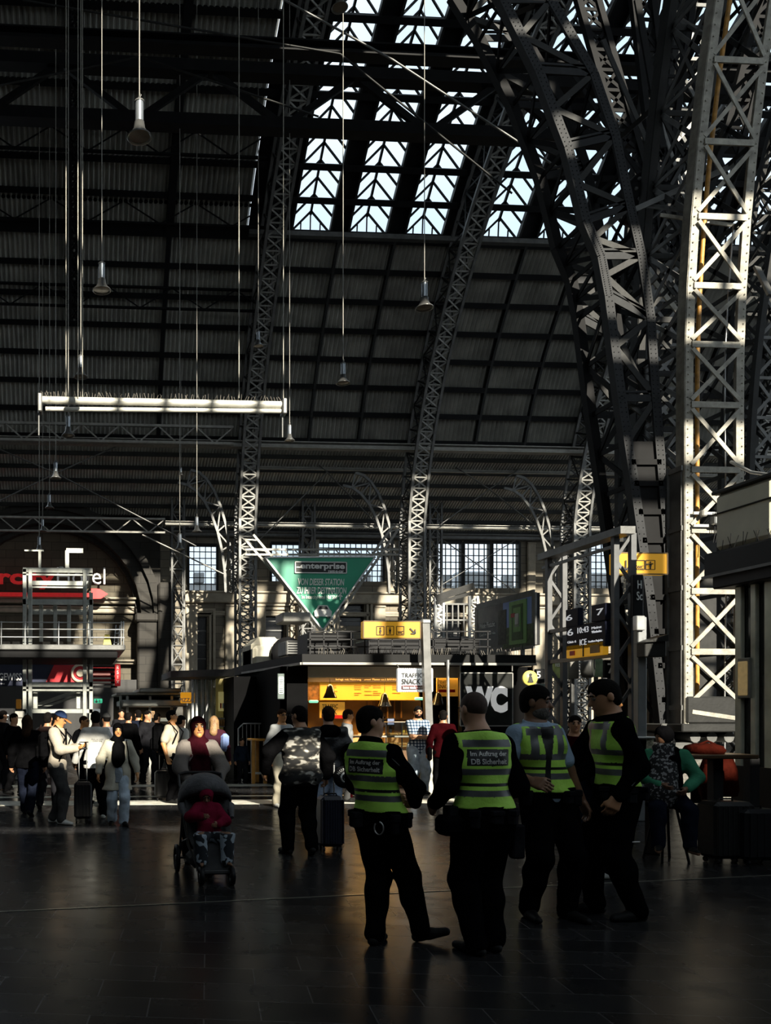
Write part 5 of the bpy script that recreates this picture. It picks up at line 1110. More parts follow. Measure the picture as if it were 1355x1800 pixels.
mb = MB(); mb.tube([(xa_,20.4,.05),(xa_,20.4,z1_-.12),(xa_+.12,20.4,z1_),(xb_-.12,20.4,z1_),(xb_,20.4,z1_-.12),(xb_,20.4,.05)], .02, 8); mb.tube([(xa_,20.4,.2),(xb_,20.4,.2)], .015, 6); mb.build('frame', GALV, cb)
mb = MB()
for j in range(1,7): x = xa_+(xb_-xa_)*j/7; mb.tube([(x,20.4,.2),(x,20.4,z1_)], .010, 6)
mb.build('bars', GALV, cb)
mb = MB(); 
for x in (xa_+.1, xb_-.1): mb.bar((x,20.1,.03), (x,20.7,.03), .05, .03)
mb.build('foot', GALV, cb)
# ---------------- right foreground: bar table, stone block, bags
sb = root('stone_block', (X(1127,12.5), 12.7, 0), 'carved pale stone block behind the seated person', 'stone block'); PS = mat('carved_stone', (.34,.32,.22), .8, 0, .5, 20, .8, 30)
mb = MB(); a = px_rect(1106,1298,1150,1332,12.5); mb.rbox((a[0],12.5,a[2]), (a[1],13.1,a[3]), .02); mb.build('block', PS, sb); mb = MB(); mb.rbox((a[0]+.08,12.55,0), (a[1]-.15,13.0,a[2]), .02); mb.build('pedestal', PS, sb); mb = MB(); mb.rbox((a[0]-.03,12.45,a[3]), (a[1]+.03,13.15,a[3]+.03), .01); mb.build('cap', WHITE, sb)
bt2 = root('bar_table', (X(1200,9.4), 9.5, 0), 'long dark high bar table with a brown edge at the right', 'table'); zt_ = W(1200,1327,9.3).z
mb = MB(); mb.rbox((X(1103,9.3),9.3,zt_-.05), (X(1335,9.3),9.95,zt_), .01); mb.build('tabletop', mat('dark_brown_wood', (.075,.045,.022), .35, 0, .3, 6), bt2)
for px in (1148, 1258, 1322): mb = MB(); x = X(px,9.6); mb.rbox((x-.06,9.55,0), (x+.06,9.67,zt_-.05), .01); mb.build('leg', BLACKM, bt2)
rb = root('red_bag', (X(1237,9.6), 9.6, zt_), 'dark red bag lying on the bar table', 'bag'); mb = MB(); c = Vector((X(1237,9.6), 9.6, zt_))
mb.lathe([(0,0),(.2,.0),(.22,.04),(.19,.09),(.1,.12),(0,.125)], c, 18); mb.build('body', mat('rust_red_fabric', (.030,.004,.002), .9, 0, .3, 12, .5, 20, spec=.03), rb); MB().tube([c+Vector((-.1,-.05,.11)), c+Vector((0,-.06,.15)), c+Vector((.1,-.05,.11))], .012, 6).build('handle', mat('rust_red_fabric'), rb)
rc = root('red_coat', (X(1258,9.8), 10.1, 0), 'dark red coat hanging on the back of a chair behind the bar table', 'coat'); mb = MB(); c = Vector((X(1262,10.2), 10.2, 0)); mb.lathe([(.20,.62),(.22,.7),(.2,.95),(.16,1.08),(.06,1.12),(0,1.13)], c, 16); mb.build('body', mat('rust_red_fabric'), rc); mb = MB(); mb.tube([c+Vector((-.17,-.05,1.0)), c+Vector((-.24,-.08,.75)), c+Vector((-.22,-.1,.55))], .06, 8); mb.build('sleeve', mat('rust_red_fabric'), rc)
ch_ = root('chair', (c.x, c.y+.1, 0), 'black chair under the dark red coat', 'chair'); mb = MB(); mb.rbox((c.x-.22,c.y-.2,.44), (c.x+.22,c.y+.22,.48)); mb.build('seat', BLACKM, ch_); mb = MB(); mb.rbox((c.x-.2,c.y+.2,.5), (c.x+.2,c.y+.23,.9)); mb.build('backrest', BLACKM, ch_)
for sx in (-1,1):
    for sy in (-1,1): mb = MB(); mb.tube([(c.x+sx*.19,c.y+sy*.18,0),(c.x+sx*.19,c.y+sy*.18,.44)], .015, 6); mb.build('leg', BLACKM, ch_)
def suitcase(x, y, w_, d_, h_, m, label, ribs=6, handle=.35, rz=0, hm=None):
    t = root('suitcase', (0,0,0), label, 'suitcase'); mb = MB(); mb.rbox((-w_/2,-d_/2,.06), (w_/2,d_/2,.06+h_), .04); mb.build('shell', m, t)
    if ribs:
        mb = MB()
        for j in range(ribs): xx = -w_/2+w_*(j+.5)/ribs; mb.rbox((xx-.008,-d_/2-.008,.1), (xx+.008,d_/2+.008,.02+h_), .004)
        mb.build('ribs', m, t)
    if handle:
        mb = MB()
        for sx in (-1,1): mb.tube([(sx*w_*.22,d_*.2,.06+h_),(sx*w_*.22,d_*.2,.06+h_+handle)], .009, 6)
        mb.build('telescopic_rod', GALV, t); mb = MB(); mb.tube([(-w_*.25,d_*.2,.06+h_+handle),(w_*.25,d_*.2,.06+h_+handle)], .015, 8); mb.build('grip', BLACK, t)
    for sx in (-1,1):
        for sy in (-1,1): mb = MB(); mb.tube([(sx*w_*.36-.012,sy*d_*.3,.03),(sx*w_*.36+.012,sy*d_*.3,.03)], .03, 10); mb.bar((sx*w_*.36,sy*d_*.3,.03),(sx*w_*.36,sy*d_*.3,.075),.02); mb.build('wheel', BLACK, t)
    mb = MB(); mb.tube([(-.08,-.0,.06+h_),(-.07,0,.085+h_),(.07,0,.085+h_),(.08,0,.06+h_)], .010, 6); mb.build('top_handle', BLACK, t)
    t.location = (x, y, 0); t.rotation_euler = (0,0,rz); return t
SUITM = mat('black_suitcase_shell', (.012,.012,.014), .3, 0, .2, 8); SUITB = mat('navy_suitcase_shell', (.015,.017,.028), .35, 0, .3, 20)
suitcase(X(1275,9.0), 9.0, .45, .3, .62, mat('quilted_dark', (.012,.012,.012), .35, 0, .6, 20), 'dark glossy patterned suitcase under the bar table', 8, 0)
suitcase(X(1325,8.9), 8.9, .4, .3, .55, SUITM, 'black suitcase at the right edge beside the patterned one', 5, 0)
suitcase(X(146,12.7), 12.9, .27, .22, .55, SUITM, 'small black suitcase with a tall silver handle beside the man with the phone', 5, .5)
p = FL(587,1499); suitcase(p.x, p.y+.15, .28, .24, .60, SUITB, 'dark textured suitcase behind the camouflage jacket man', 9, .38)
for (px, Y_, w_, lb) in ((562, 16.2, .5, 'x'),): pass
suitcase(X(288,15.9), 16.0, .32, .25, .5, SUITM, 'black suitcase beside the man in the beige shirt with a backpack', 4, .3)
# ------------------------------------------------------------ people: bodies and clothes as smooth distance-field surfaces
class Field:
    def __init__(s, lo, hi, cell):
        s.c = cell; s.lo = np.array(lo, float); n = np.ceil((np.array(hi)-s.lo)/cell).astype(int)+1
        s.ax = [(s.lo[i]+np.arange(n[i])*cell).astype(np.float32) for i in range(3)]; s.f = np.full(n, 1., np.float32)
    def win(s, lo, hi):
        sl = []
        for i in range(3):
            a = int(max(0, math.floor((lo[i]-s.lo[i])/s.c))); b = int(min(len(s.ax[i]), math.ceil((hi[i]-s.lo[i])/s.c)+1)); sl.append(slice(a, max(a+1, b)))
        X, Y, Z = np.meshgrid(s.ax[0][sl[0]], s.ax[1][sl[1]], s.ax[2][sl[2]], indexing='ij', sparse=True); return tuple(sl), X, Y, Z
    def dist(s, pr, pad):
        kind = pr[0]
        if kind == 'c':
            _, a, b, ra, rb, S, Rm = pr; a = np.array(a, float); b = np.array(b, float); r = max(ra, rb)/min(min(S), 1)*1.0+pad
            m = max(S); lo = np.minimum(a, b)-max(ra,rb)*m-pad; hi = np.maximum(a, b)+max(ra,rb)*m+pad
            sl, X, Y, Z = s.win(lo, hi); P = [X-a[0], Y-a[1], Z-a[2]]; d = b-a
            if Rm is not None:
                P = [Rm[i][0]*P[0]+Rm[i][1]*P[1]+Rm[i][2]*P[2] for i in range(3)]; d = Rm @ d
            P = [P[i]/S[i] for i in range(3)]; d = d/np.array(S); L = float(d@d)+1e-9
            t = np.clip((P[0]*d[0]+P[1]*d[1]+P[2]*d[2])/L, 0, 1)
            dd = np.sqrt((P[0]-t*d[0])**2+(P[1]-t*d[1])**2+(P[2]-t*d[2])**2)-(ra+(rb-ra)*t)
            return sl, (dd*min(S)).astype(np.float32)
        _, c, r, Rm = pr; c = np.array(c, float); m = max(r)+pad
        sl, X, Y, Z = s.win(c-m, c+m); P = [X-c[0], Y-c[1], Z-c[2]]
        if Rm is not None: P = [Rm[i][0]*P[0]+Rm[i][1]*P[1]+Rm[i][2]*P[2] for i in range(3)]
        k0 = np.sqrt(sum((P[i]/r[i])**2 for i in range(3))); k1 = np.sqrt(sum((P[i]/r[i]**2)**2 for i in range(3)))+1e-6
        return sl, (k0*(k0-1)/k1).astype(np.float32)
    def add(s, pr, k=.02):
        sl, d = s.dist(pr, k+3*s.c+.01); f = s.f[sl]; h = np.maximum(k-np.abs(f-d), 0)/k; s.f[sl] = np.minimum(f, d)-h*h*k*.25
    def sub(s, pr, k=.01):
        sl, d = s.dist(pr, k+3*s.c); f = s.f[sl]; h = np.maximum(k-np.abs(f+d), 0)/k; s.f[sl] = np.maximum(f, -d)+h*h*k*.25
    def cut(s, n, c):
        X, Y, Z = np.meshgrid(*s.ax, indexing='ij', sparse=True); s.f = np.maximum(s.f, n[0]*X+n[1]*Y+n[2]*Z-c)
    def wrinkle(s, amp, fr=28., seed=0):
        X, Y, Z = np.meshgrid(*s.ax, indexing='ij', sparse=True)
        s.f += (amp*(np.sin(fr*(Z+.6*X)+seed+2*np.sin(9*Y+seed))*.6+np.sin(fr*.6*(Z-.8*Y)-seed+2.5*np.sin(7*X+5*Z))*.6)).astype(np.float32)
    def mesh(s):
        f = s.f; f[0]=f[-1]=np.maximum(f[0],.01) if False else 1.; f[:,0]=1; f[:,-1]=1; f[:,:,0]=1; f[:,:,-1]=1
        neg = f < 0; n = np.array(f.shape)
        c = neg[:-1,:-1,:-1].astype(np.int8)
        for dx in (0,1):
            for dy in (0,1):
                for dz in (0,1):
                    if dx+dy+dz: c = c+neg[dx:n[0]-1+dx, dy:n[1]-1+dy, dz:n[2]-1+dz]
        act = (c > 0) & (c < 8); ijk = np.argwhere(act); idx = -np.ones(act.shape, np.int64); idx[tuple(ijk.T)] = np.arange(len(ijk))
        acc = np.zeros((len(ijk),3)); cnt = np.zeros(len(ijk))
        offs = [(a,b,c_) for a in (0,1) for b in (0,1) for c_ in (0,1)]
        for o in offs:
            for ax in range(3):
                if o[ax]: continue
                o2 = list(o); o2[ax] = 1; va = f[tuple((ijk+o).T)]; vb = f[tuple((ijk+o2).T)]; m = (va < 0) != (vb < 0)
                t = np.zeros(len(ijk)); t[m] = va[m]/(va[m]-vb[m]); p = np.tile(np.array(o, float), (len(ijk),1)); p[:,ax] += t; acc[m] += p[m]; cnt[m] += 1
        V = (ijk+acc/cnt[:,None])*s.c+s.lo; Q = []
        for ax in range(3):
            sl0 = [slice(None)]*3; sl1 = [slice(None)]*3; sl0[ax] = slice(0,-1); sl1[ax] = slice(1,None)
            A, B = neg[tuple(sl0)], neg[tuple(sl1)]; e = np.argwhere(A != B); u, v = (ax+1)%3, (ax+2)%3
            e = e[(e[:,u] > 0) & (e[:,v] > 0) & (e[:,u] < n[u]-1) & (e[:,v] < n[v]-1)]
            if not len(e): continue
            def g(du, dv): q = e.copy(); q[:,u] -= du; q[:,v] -= dv; return idx[tuple(q.T)]
            q = np.stack([g(1,1), g(0,1), g(0,0), g(1,0)], 1); ins = A[tuple(e.T)]; q[~ins] = q[~ins][:,::-1]; Q.append(q)
        return V, np.concatenate(Q)
def mesh_obj(name, V, Q, m, parent, fmat=None):
    me = bpy.data.meshes.new(name); me.vertices.add(len(V)); me.vertices.foreach_set('co', V.astype(np.float32).ravel())
    me.loops.add(len(Q)*4); me.loops.foreach_set('vertex_index', Q.astype(np.int32).ravel()); me.polygons.add(len(Q)); me.polygons.foreach_set('loop_start', np.arange(0, len(Q)*4, 4, dtype=np.int32))
    for mm in (m if isinstance(m, list) else [m]): me.materials.append(mm)
    if fmat is not None: me.polygons.foreach_set('material_index', fmat(V[Q].mean(1)).astype(np.int32))
    me.polygons.foreach_set('use_smooth', np.ones(len(Q), bool)); me.update(calc_edges=True); me.validate()
    o = bpy.data.objects.new(name, me); COL.objects.link(o); o.parent = parent; return o
C_ = lambda a, b, ra, rb=None, S=(1,1,1), Rm=None: ('c', tuple(a), tuple(b), ra, ra if rb is None else rb, S, Rm)
E_ = lambda c, r, Rm=None: ('e', tuple(c), r, Rm)
def ik(a, t, l1, l2, pole):
    a, t, pole = Vector(a), Vector(t), Vector(pole); d = t-a; L = d.length
    if L > (l1+l2)*.998: d = d*((l1+l2)*.998/L); t = a+d; L = d.length
    x = (l1*l1-l2*l2+L*L)/(2*L); h = math.sqrt(max(0, l1*l1-x*x)); u = d.normalized(); p = pole-u*pole.dot(u); p = p.normalized() if p.length > 1e-4 else Vector((0,-1,0))
    return a+u*x+p*h, t
SKIN = {'light': mat('skin_light', (.50,.27,.17), .5, 0, .08, 9), 'tan': mat('skin_tan', (.42,.21,.11), .5, 0, .08, 9), 'brown': mat('skin_brown', (.20,.10,.055), .5, 0, .1, 9), 'warm': mat('skin_warm', (.55,.25,.09), .5, 0, .08, 9)}
HAIRB = mat('black_hair', (.005,.004,.0035), .9, 0, .5, 25, .3, 60, spec=.08); HAIRN = mat('brown_hair', (.03,.015,.008), .9, 0, .4, 25, .3, 60, spec=.08); HAIRL = mat('fair_hair', (.28,.16,.07), .5, 0, .3, 25, .5, 60)
BEARDG = mat('grey_beard', (.09,.08,.07), .9, 0, .4, 40, .5, 60)
EYEW = mat('eye_white', (.16,.13,.11), .6); EYED = mat('dark_iris', (.01,.008,.006), .2)
def person(label, loc, H, rz, pose=None, top=None, bottom=None, shoes=None, hair=None, skin='tan', cell=.012, name='person', group=None, build=1., face=True, extra=None, glasses=False, beard=None):
    """stands at loc facing -Y turned by rz; pose lengths are fractions of H"""
    pz = dict(lean=(0,0), yaw=0, head=(0,0), L=dict(), R=dict(), sink=0); pz.update(pose or {})
    t = root(name, (0,0,0), label, 'child' if name == 'child' else 'person', group)
    hs_ = pz.get('head_scale', 1.); sit = pz.get('sit', 0)
    hipz = .515-pz['sink']; lx, ly = pz['lean']; hip = Vector((0,0,hipz)); ch = hip+Vector((lx,ly,math.sqrt(max(.01,.30**2-lx*lx-ly*ly)))) # shoulder line centre
    cy, sy = math.cos(R(pz['yaw'])), math.sin(R(pz['yaw'])); J = {}
    for sd, s_ in (('L',1),('R',-1)):
        J['sh'+sd] = ch+Vector((s_*.093*cy, s_*.093*sy, -.016)); J['hp'+sd] = hip+Vector((s_*.050,0,-.01))
        P = pz[sd]; w_ = Vector(P.get('hand', (s_*.165,-.02,.50))); el, wr = ik(J['sh'+sd], w_, .172, .15, P.get('pole', (s_*.4,.9,-.3))); J['el'+sd], J['wr'+sd] = el, wr
        f_ = Vector(P.get('foot', (s_*.07,0,.045))); kn, an = ik(J['hp'+sd], f_, .245, .235, P.get('knee', (s_*.1,-1,0))); J['kn'+sd], J['an'+sd] = kn, an
        J['fy'+sd] = R(P.get('fyaw', s_*12)); J['fp'+sd] = R(P.get('fpitch', 0))
    neck = ch+Vector((0,.006,.018)); yw, pt = pz['head']; Rh = Matrix.Rotation(R(yw),3,'Z') @ Matrix.Rotation(R(pt),3,'X')
    hc = neck+Vector((lx*.25, ly*.25, .045))+Rh @ Vector((0,-.012,.055))
    # shrink heads back to real proportions, everything x H
    s = H; v3 = lambda v: tuple(c*s for c in v); RhT = np.array(Rh.transposed())
    hp = lambda x,y,z: hc+Rh @ (Vector((x,y,z))*hs_)
    B = build
    def torso(i):   # i = inflation in metres
        q = [C_(v3(J['hpL']+Vector((-.008,0,.02))), v3(J['hpR']+Vector((.008,0,.02))), .062*s*B+i, None, (1,.82,1)),
             C_(v3(hip+Vector((0,0,.03))), v3(hip.lerp(ch,.45)), .080*s*B+i, .074*s*B+i, (1,.72,1)),
             C_(v3(hip.lerp(ch,.72)+Vector((-.035*cy,-.035*sy,0))), v3(hip.lerp(ch,.72)+Vector((.035*cy,.035*sy,0))), .066*s*B+i, None, (1,.82,1)),
             C_(v3(J['shL']+Vector((-.012*cy,-.012*sy,-.010))), v3(ch+Vector((0,0,.004))), .033*s*B+i, .040*s*B+i), C_(v3(J['shR']+Vector((.012*cy,.012*sy,-.010))), v3(ch+Vector((0,0,.004))), .033*s*B+i, .040*s*B+i),
             C_(v3(ch+Vector((0,0,-.02))), v3(neck+Vector((0,0,.02))), .045*s+i*.6, .034*s+i*.5)]
        return q
    def arm(sd, i, upto=1.):
        a, e, w_ = J['sh'+sd], J['el'+sd], J['wr'+sd]; q = [C_(v3(a), v3(e), .031*s*B+i, .025*s*B+i)]
        if upto > .5: q.append(C_(v3(e), v3(e.lerp(w_, (upto-.5)*2)), .026*s*B+i, .0175*s+i*.9))
        return q
    def leg(sd, i, fl=0):
        a, k_, n_ = J['hp'+sd], J['kn'+sd], J['an'+sd]
        return [C_(v3(a), v3(k_), .055*s*B+i, .035*s*B+i+fl*.3), C_(v3(k_), v3(n_), .034*s*B+i+fl*.3, .023*s+i+fl), E_(v3(k_.lerp(n_,.28)+Vector((0,.012,0))), (.033*s+i,.036*s+i,.07*s))]
    def foot(sd, i):
        n_ = J['an'+sd]; Rf = Matrix.Rotation(J['fy'+sd],3,'Z') @ Matrix.Rotation(J['fp'+sd],3,'X'); o = lambda x,y,z: v3(n_+Rf @ Vector((x,y,z)))
        return [C_(o(0,.022,-.026), o(0,-.04,-.024), .019*s+i, .020*s+i), C_(o(0,-.03,-.026), o(0,-.105,-.033), .021*s+i, .014*s+i, (1,1,1)), C_(o(0,0,.01), o(0,0,-.02), .022*s+i, .022*s+i)]
    lo = np.array([-.36,-.36,-.03])*s; hi = np.array([.36,.36,1.04])*s
    js = [J[k_] for k_ in J if isinstance(J[k_], Vector)]
    for i in range(3):
        lo[i] = min(lo[i] if i == 2 else 9, min(v[i] for v in js)*s-.20); hi[i] = max(hi[i] if i == 2 else -9, max(v[i] for v in js)*s+.20)
    hi[2] = max((hc.z+.13)*s, .3); 
    lo[1] = min(lo[1], (hc.y-.1)*s-.08); hi[1] = max(hi[1], (hc.y+.1)*s+.08)
    # ---- body
    F = Field(lo, hi, cell); k = .018*s
    for q in torso(0): F.add(q, .03*s)
    for sd in 'LR':
        for q in arm(sd,0)+leg(sd,0)+foot(sd,0): F.add(q, .012*s)
    Fh = max(cell*.75, .0085)
    hsS = hs_*s
    F.add(C_(v3(neck+Vector((0,0,-.01))), v3(hp(0,.012,-.03)), .031*s, .030*s), .015*s)
    for q, kk in ((E_(v3(hp(0,.006,.012)), (.043*hsS,.053*hsS,.052*hsS), RhT),.01), (E_(v3(hp(0,-.012,-.025)), (.036*hsS,.040*hsS,.045*hsS), RhT),.02), (E_(v3(hp(0,-.036,-.055)), (.016*hsS,.015*hsS,.013*hsS), RhT),.012)): F.add(q, kk*s)
    if face:
        F.add(C_(v3(hp(0,-.046,.006)), v3(hp(0,-.060,-.018)), .0045*hsS, .0085*hsS), .006*s)
        F.add(C_(v3(hp(-.022,-.044,.014)), v3(hp(.022,-.044,.014)), .007*hsS), .006*s)
        for x in (-.018,.018): F.sub(E_(v3(hp(x,-.056,.003)), (.009*hsS,.009*hsS,.006*hsS), RhT), .004*s)
        F.add(C_(v3(hp(-.010,-.047,-.036)), v3(hp(.010,-.047,-.036)), .0055*hsS), .004*s)
    for x in (-.044,.044): F.add(E_(v3(hp(x,.006,-.004)), (.006*hsS,.012*hsS,.018*hsS), RhT), .003*s)
    # hands
    for sd, s_ in (('L',1),('R',-1)):
        P = pz[sd]; w_ = J['wr'+sd]; fd = (w_-J['el'+sd]).normalized(); dr = Vector(P.get('dir', tuple(fd))).normalized()
        nrm = Vector(P.get('palm', (-s_,0,0))); nrm = (nrm-dr*nrm.dot(dr)).normalized(); sdv = dr.cross(nrm)*(1 if s_ > 0 else -1); sdv = -sdv if P.get('flip') else sdv
        th = Vector(P.get('thumb', (0,-1,0))); sdv = (th-dr*th.dot(dr)-nrm*th.dot(nrm)); sdv = sdv.normalized() if sdv.length > .05 else dr.cross(nrm)
        fr = max(.0052*s, cell*.80); curl = P.get('curl', 35)
        pc = w_+dr*.028; F.add(C_(v3(w_+dr*.012), v3(w_+dr*.042), .019*s, .022*s, (1,1,1)), .006*s) if cell > .011 else [F.add(C_(v3(w_+dr*.010+sdv*x), v3(w_+dr*.046+sdv*x*1.3), .0115*s), .006*s) for x in (-.013,-.004,.005,.014)]
        for i, (x, L_) in enumerate(((.018,.040),(.006,.046),(-.006,.043),(-.018,.033))):
            b0 = w_+dr*.050+sdv*x; a1 = R(curl*.7); a2 = R(curl*1.7); m1 = b0+(dr*math.cos(a1)+nrm*math.sin(a1))*L_*.5; m2 = m1+(dr*math.cos(a2)+nrm*math.sin(a2))*L_*.5
            F.add(C_(v3(b0), v3(m1), fr*1.08, fr), .002*s); F.add(C_(v3(m1), v3(m2), fr, fr*.85), .002*s)
        tb = w_+dr*.018+sdv*.016; t1 = tb+(dr*.75+sdv*.6+nrm*.25).normalized()*.026; t2 = t1+(dr*.9+nrm*.4+sdv*.1).normalized()*.022; F.add(C_(v3(tb), v3(t1), fr*1.25, fr*1.1), .004*s); F.add(C_(v3(t1), v3(t2), fr*1.1, fr*.9), .003*s)
        J['hand'+sd] = w_+dr*.06+nrm*.015
    V, Q = F.mesh(); mesh_obj('body', V, Q, SKIN[skin], t)
    if face:
        for x in (-.018,.018):
            MB().lathe([(0,-.009*hsS),(.006*hsS,-.006*hsS),(.0085*hsS,0),(.006*hsS,.006*hsS),(0,.009*hsS)], v3(hp(x,-.044,.003)), 10).build('eye', EYEW, t)
            MB().lathe([(0,0),(.0038*hsS,.001)], v3(hp(x,-.0532,.003)), 8, Rh @ Matrix.Rotation(R(90),3,'X')).build('iris', EYED, t)
        mb = MB()
        for x in (-1,1): mb.tube([v3(hp(x*.008,-.053,.013)), v3(hp(x*.018,-.055,.017)), v3(hp(x*.029,-.048,.014))], .0028*hsS, 6)
        mb.build('eyebrows', HAIRB, t)
        MB().tube([v3(hp(-.012,-.0515,-.036)), v3(hp(0,-.0535,-.035)), v3(hp(.012,-.0515,-.036))], .0035*hsS, 6).build('lips', mat('lip_skin', (.25,.08,.06), .5), t)
    def cloth(nm, prims, m, ks=.02, cuts=(), wr=.0, subs=(), fmat=None, c_=None, seed=0, l=None, h=None):
        F = Field(lo if l is None else l, hi if h is None else h, c_ or cell)
        for q in prims: F.add(q, ks*s)
        if wr: F.wrinkle(wr, 30, seed)
        for q in subs: F.sub(q, .004)
        for n_, c0 in cuts: F.cut(n_, c0)
        if not (F.f < 0).any(): return None
        V, Q = F.mesh(); return mesh_obj(nm, V, Q, m, t, fmat)
    K = dict(t=t, s=s, J=J, hp=hp, hc=hc, Rh=Rh, RhT=RhT, v3=v3, torso=torso, arm=arm, leg=leg, foot=foot, cloth=cloth, ch=ch, hip=hip, neck=neck, hs=hsS, cell=cell)
    # ---- trousers / shoes
    if bottom:
        fl = bottom.get('flare', .008); pr = torso(.010)[:2]
        for sd in 'LR': pr += leg(sd, .012+bottom.get('loose', .004), fl)
        zc = (hipz+.055)*s; cuts = [((0,0,1), zc)]
        cloth('trousers', pr, bottom['m'], .022, cuts, .004, seed=3)
    if shoes:
        for sd in 'LR':
            cloth('shoe', foot(sd, .006), shoes, .008, [((0,0,-1), -.004)] if pz[sd].get('fpitch', 0) == 0 else [], 0, c_=max(.008, cell*.8),
                  l=np.array(v3(J['an'+sd]))-.32, h=np.array(v3(J['an'+sd]))+np.array((.32,.32,.12)))
    # ---- top
    if top:
        i = top.get('infl', .018); pr = torso(i); up = {'long': .98, 'short': .45, 'none': 0}[top.get('sleeve', 'long')]
        if top.get('belly'): pr.append(E_(v3(hip+Vector((0,-.03,.09))), (.085*s,.075*s,.10*s)))
        for sd in 'LR':
            if up: pr += arm(sd, i*.75+top.get('wide', 0), up if up > .5 else .4) if up > .5 else [C_(v3(J['sh'+sd]), v3(J['sh'+sd].lerp(J['el'+sd], .72)), .033*s*B+i*.8, .033*s*B+i)]
        hem = top.get('hem', hipz-.03)
        if hem < hipz-.04: pr.append(C_(v3(hip+Vector((0,.0,.05))), v3(Vector((0,.0,hem-.02))), .075*s*B+i, .095*s*B+i+top.get('skirt', 0), (1,.72,1)))
        if top.get('collar'): pr.append(C_(v3(neck+Vector((0,0,-.01))), v3(neck+Vector((0,-.002,.022))), .040*s+i*.4, .036*s+i*.5))
        cuts = [((0,0,-1), -hem*s)]; subs = list(top.get('subs', ()))
        nzc = (neck.z+top.get('neck', .012))*s; cuts.append(((0,-.2,.98), nzc*.98))
        cloth(top.get('name','jacket'), pr, top['m'], top.get('k', .02), cuts, top.get('wr', .005), subs, top.get('fmat'), seed=top.get('seed', 1))
    # ---- hair
    if hair:
        kind, hm = hair[0], hair[1]
        cr = (.0455*hsS,.0555*hsS,.0545*hsS); base = E_(v3(hp(0,.007,.013)), cr, RhT)
        def hcut(n_, c0):  # plane in head frame
            n2 = Rh @ Vector(n_); o = Vector(v3(hc)); return (tuple(n2), n2.dot(o)+c0*hsS)
        l_, h_ = np.array(v3(hc))-.20*s, np.array(v3(hc))+.14*s; cc = max(.006, cell*.7)
        nrm = Vector((0,-.62,-.78)).normalized()
        if kind in ('short','cap','crop'):
            if kind == 'crop': base = E_(v3(hp(0,.007,.012)), (.0445*hsS,.0545*hsS,.0535*hsS), RhT)
            elif hair[0] == 'short': pass
            cloth('hair', [base, E_(v3(hp(0,.026,-.016)), (.040*hsS,.032*hsS,.038*hsS), RhT), E_(v3(hp(0,-.004,.024)), (.043*hsS,.050*hsS,.044*hsS), RhT)] if kind == 'short' else [base], hm, .01, [hcut(tuple(nrm), .022 if kind != 'crop' else .012), hcut((0,0,-1), .046)], .0015 if kind == 'short' else 0, [E_(v3(hp(0,-.062,-.014)), (.040*hsS,.034*hsS,.052*hsS), RhT), E_(v3(hp(.040,-.034,-.022)), (.02*hsS,.030*hsS,.040*hsS), RhT), E_(v3(hp(-.040,-.034,-.022)), (.02*hsS,.030*hsS,.040*hsS), RhT), E_(v3(hp(.050,.006,-.010)), (.012*hsS,.014*hsS,.024*hsS), RhT), E_(v3(hp(-.050,.006,-.010)), (.012*hsS,.014*hsS,.024*hsS), RhT)], c_=cc, l=l_, h=h_)
        if kind == 'cap':
            cloth('cap', [E_(v3(hp(0,.006,.022)), (.050*hsS,.060*hsS,.052*hsS), RhT)], hair[2], .01, [hcut((0,.0,-1), -.022)], 0, c_=cc, l=l_, h=h_)
            cloth('visor', [C_(v3(hp(0,-.052,.024)), v3(hp(0,-.085,.012)), .034*hsS, .030*hsS, (1,1,1))], hair[3], .005, [hcut((0,-.25,1), .032), hcut((0,.25,-1), -.024)], c_=.006, l=l_, h=h_)
        if kind == 'long':
            cloth('hair', [base, C_(v3(hp(0,.03,.0)), v3(hp(0,.055,-.12)), .042*hsS, .045*hsS, (1,.7,1)), C_(v3(hp(.036,.01,0)), v3(hp(.045,.0,-.10)), .018*hsS, .016*hsS), C_(v3(hp(-.036,.01,0)), v3(hp(-.045,.0,-.10)), .018*hsS, .016*hsS)], hm, .02, [], .003, [E_(v3(hp(0,-.072,-.02)), (.036*hsS,.045*hsS,.052*hsS), RhT)], c_=cc, l=l_-.1*s, h=h_)
        if kind == 'hijab':
            fold = hair[2] if len(hair) > 2 else 'drape'
            pr = [E_(v3(hp(0,.008,.012)), (.053*hsS,.062*hsS,.060*hsS), RhT), C_(v3(hp(0,.005,-.03)), v3(neck+Vector((0,0,-.01))), .046*s, .052*s), C_(v3(neck+Vector((-.04,-.0,-.02))), v3(neck+Vector((.04,0,-.02))), .048*s)]
            if fold == 'drape': pr += [C_(v3(neck+Vector((0,-.035,-.02))), v3(ch+Vector((0,-.080,-.16))), .060*s, .062*s, (1,.6,1)), C_(v3(ch+Vector((0,-.07,-.06))), v3(ch+Vector((-.01,-.085,-.2))), .060*s, .045*s, (1,.6,1))]
            else: pr += [C_(v3(neck+Vector((-.030,-.035,-.02))), v3(ch+Vector((-.035,-.098,-.23))), .036*s, .030*s, (1,.6,1)), C_(v3(neck+Vector((.035,-.035,-.02))), v3(ch+Vector((.050,-.098,-.23))), .036*s, .034*s, (1,.6,1)), C_(v3(neck+Vector((0,-.035,-.02))), v3(ch+Vector((0,-.07,-.05))), .05*s, .04*s, (1,.6,1))]
            cloth('headscarf', pr, hm, .02, [], .003, [E_(v3(hp(0,-.075,-.012)), (.033*hsS,.052*hsS,.044*hsS), RhT)], c_=max(.008,cell*.8))
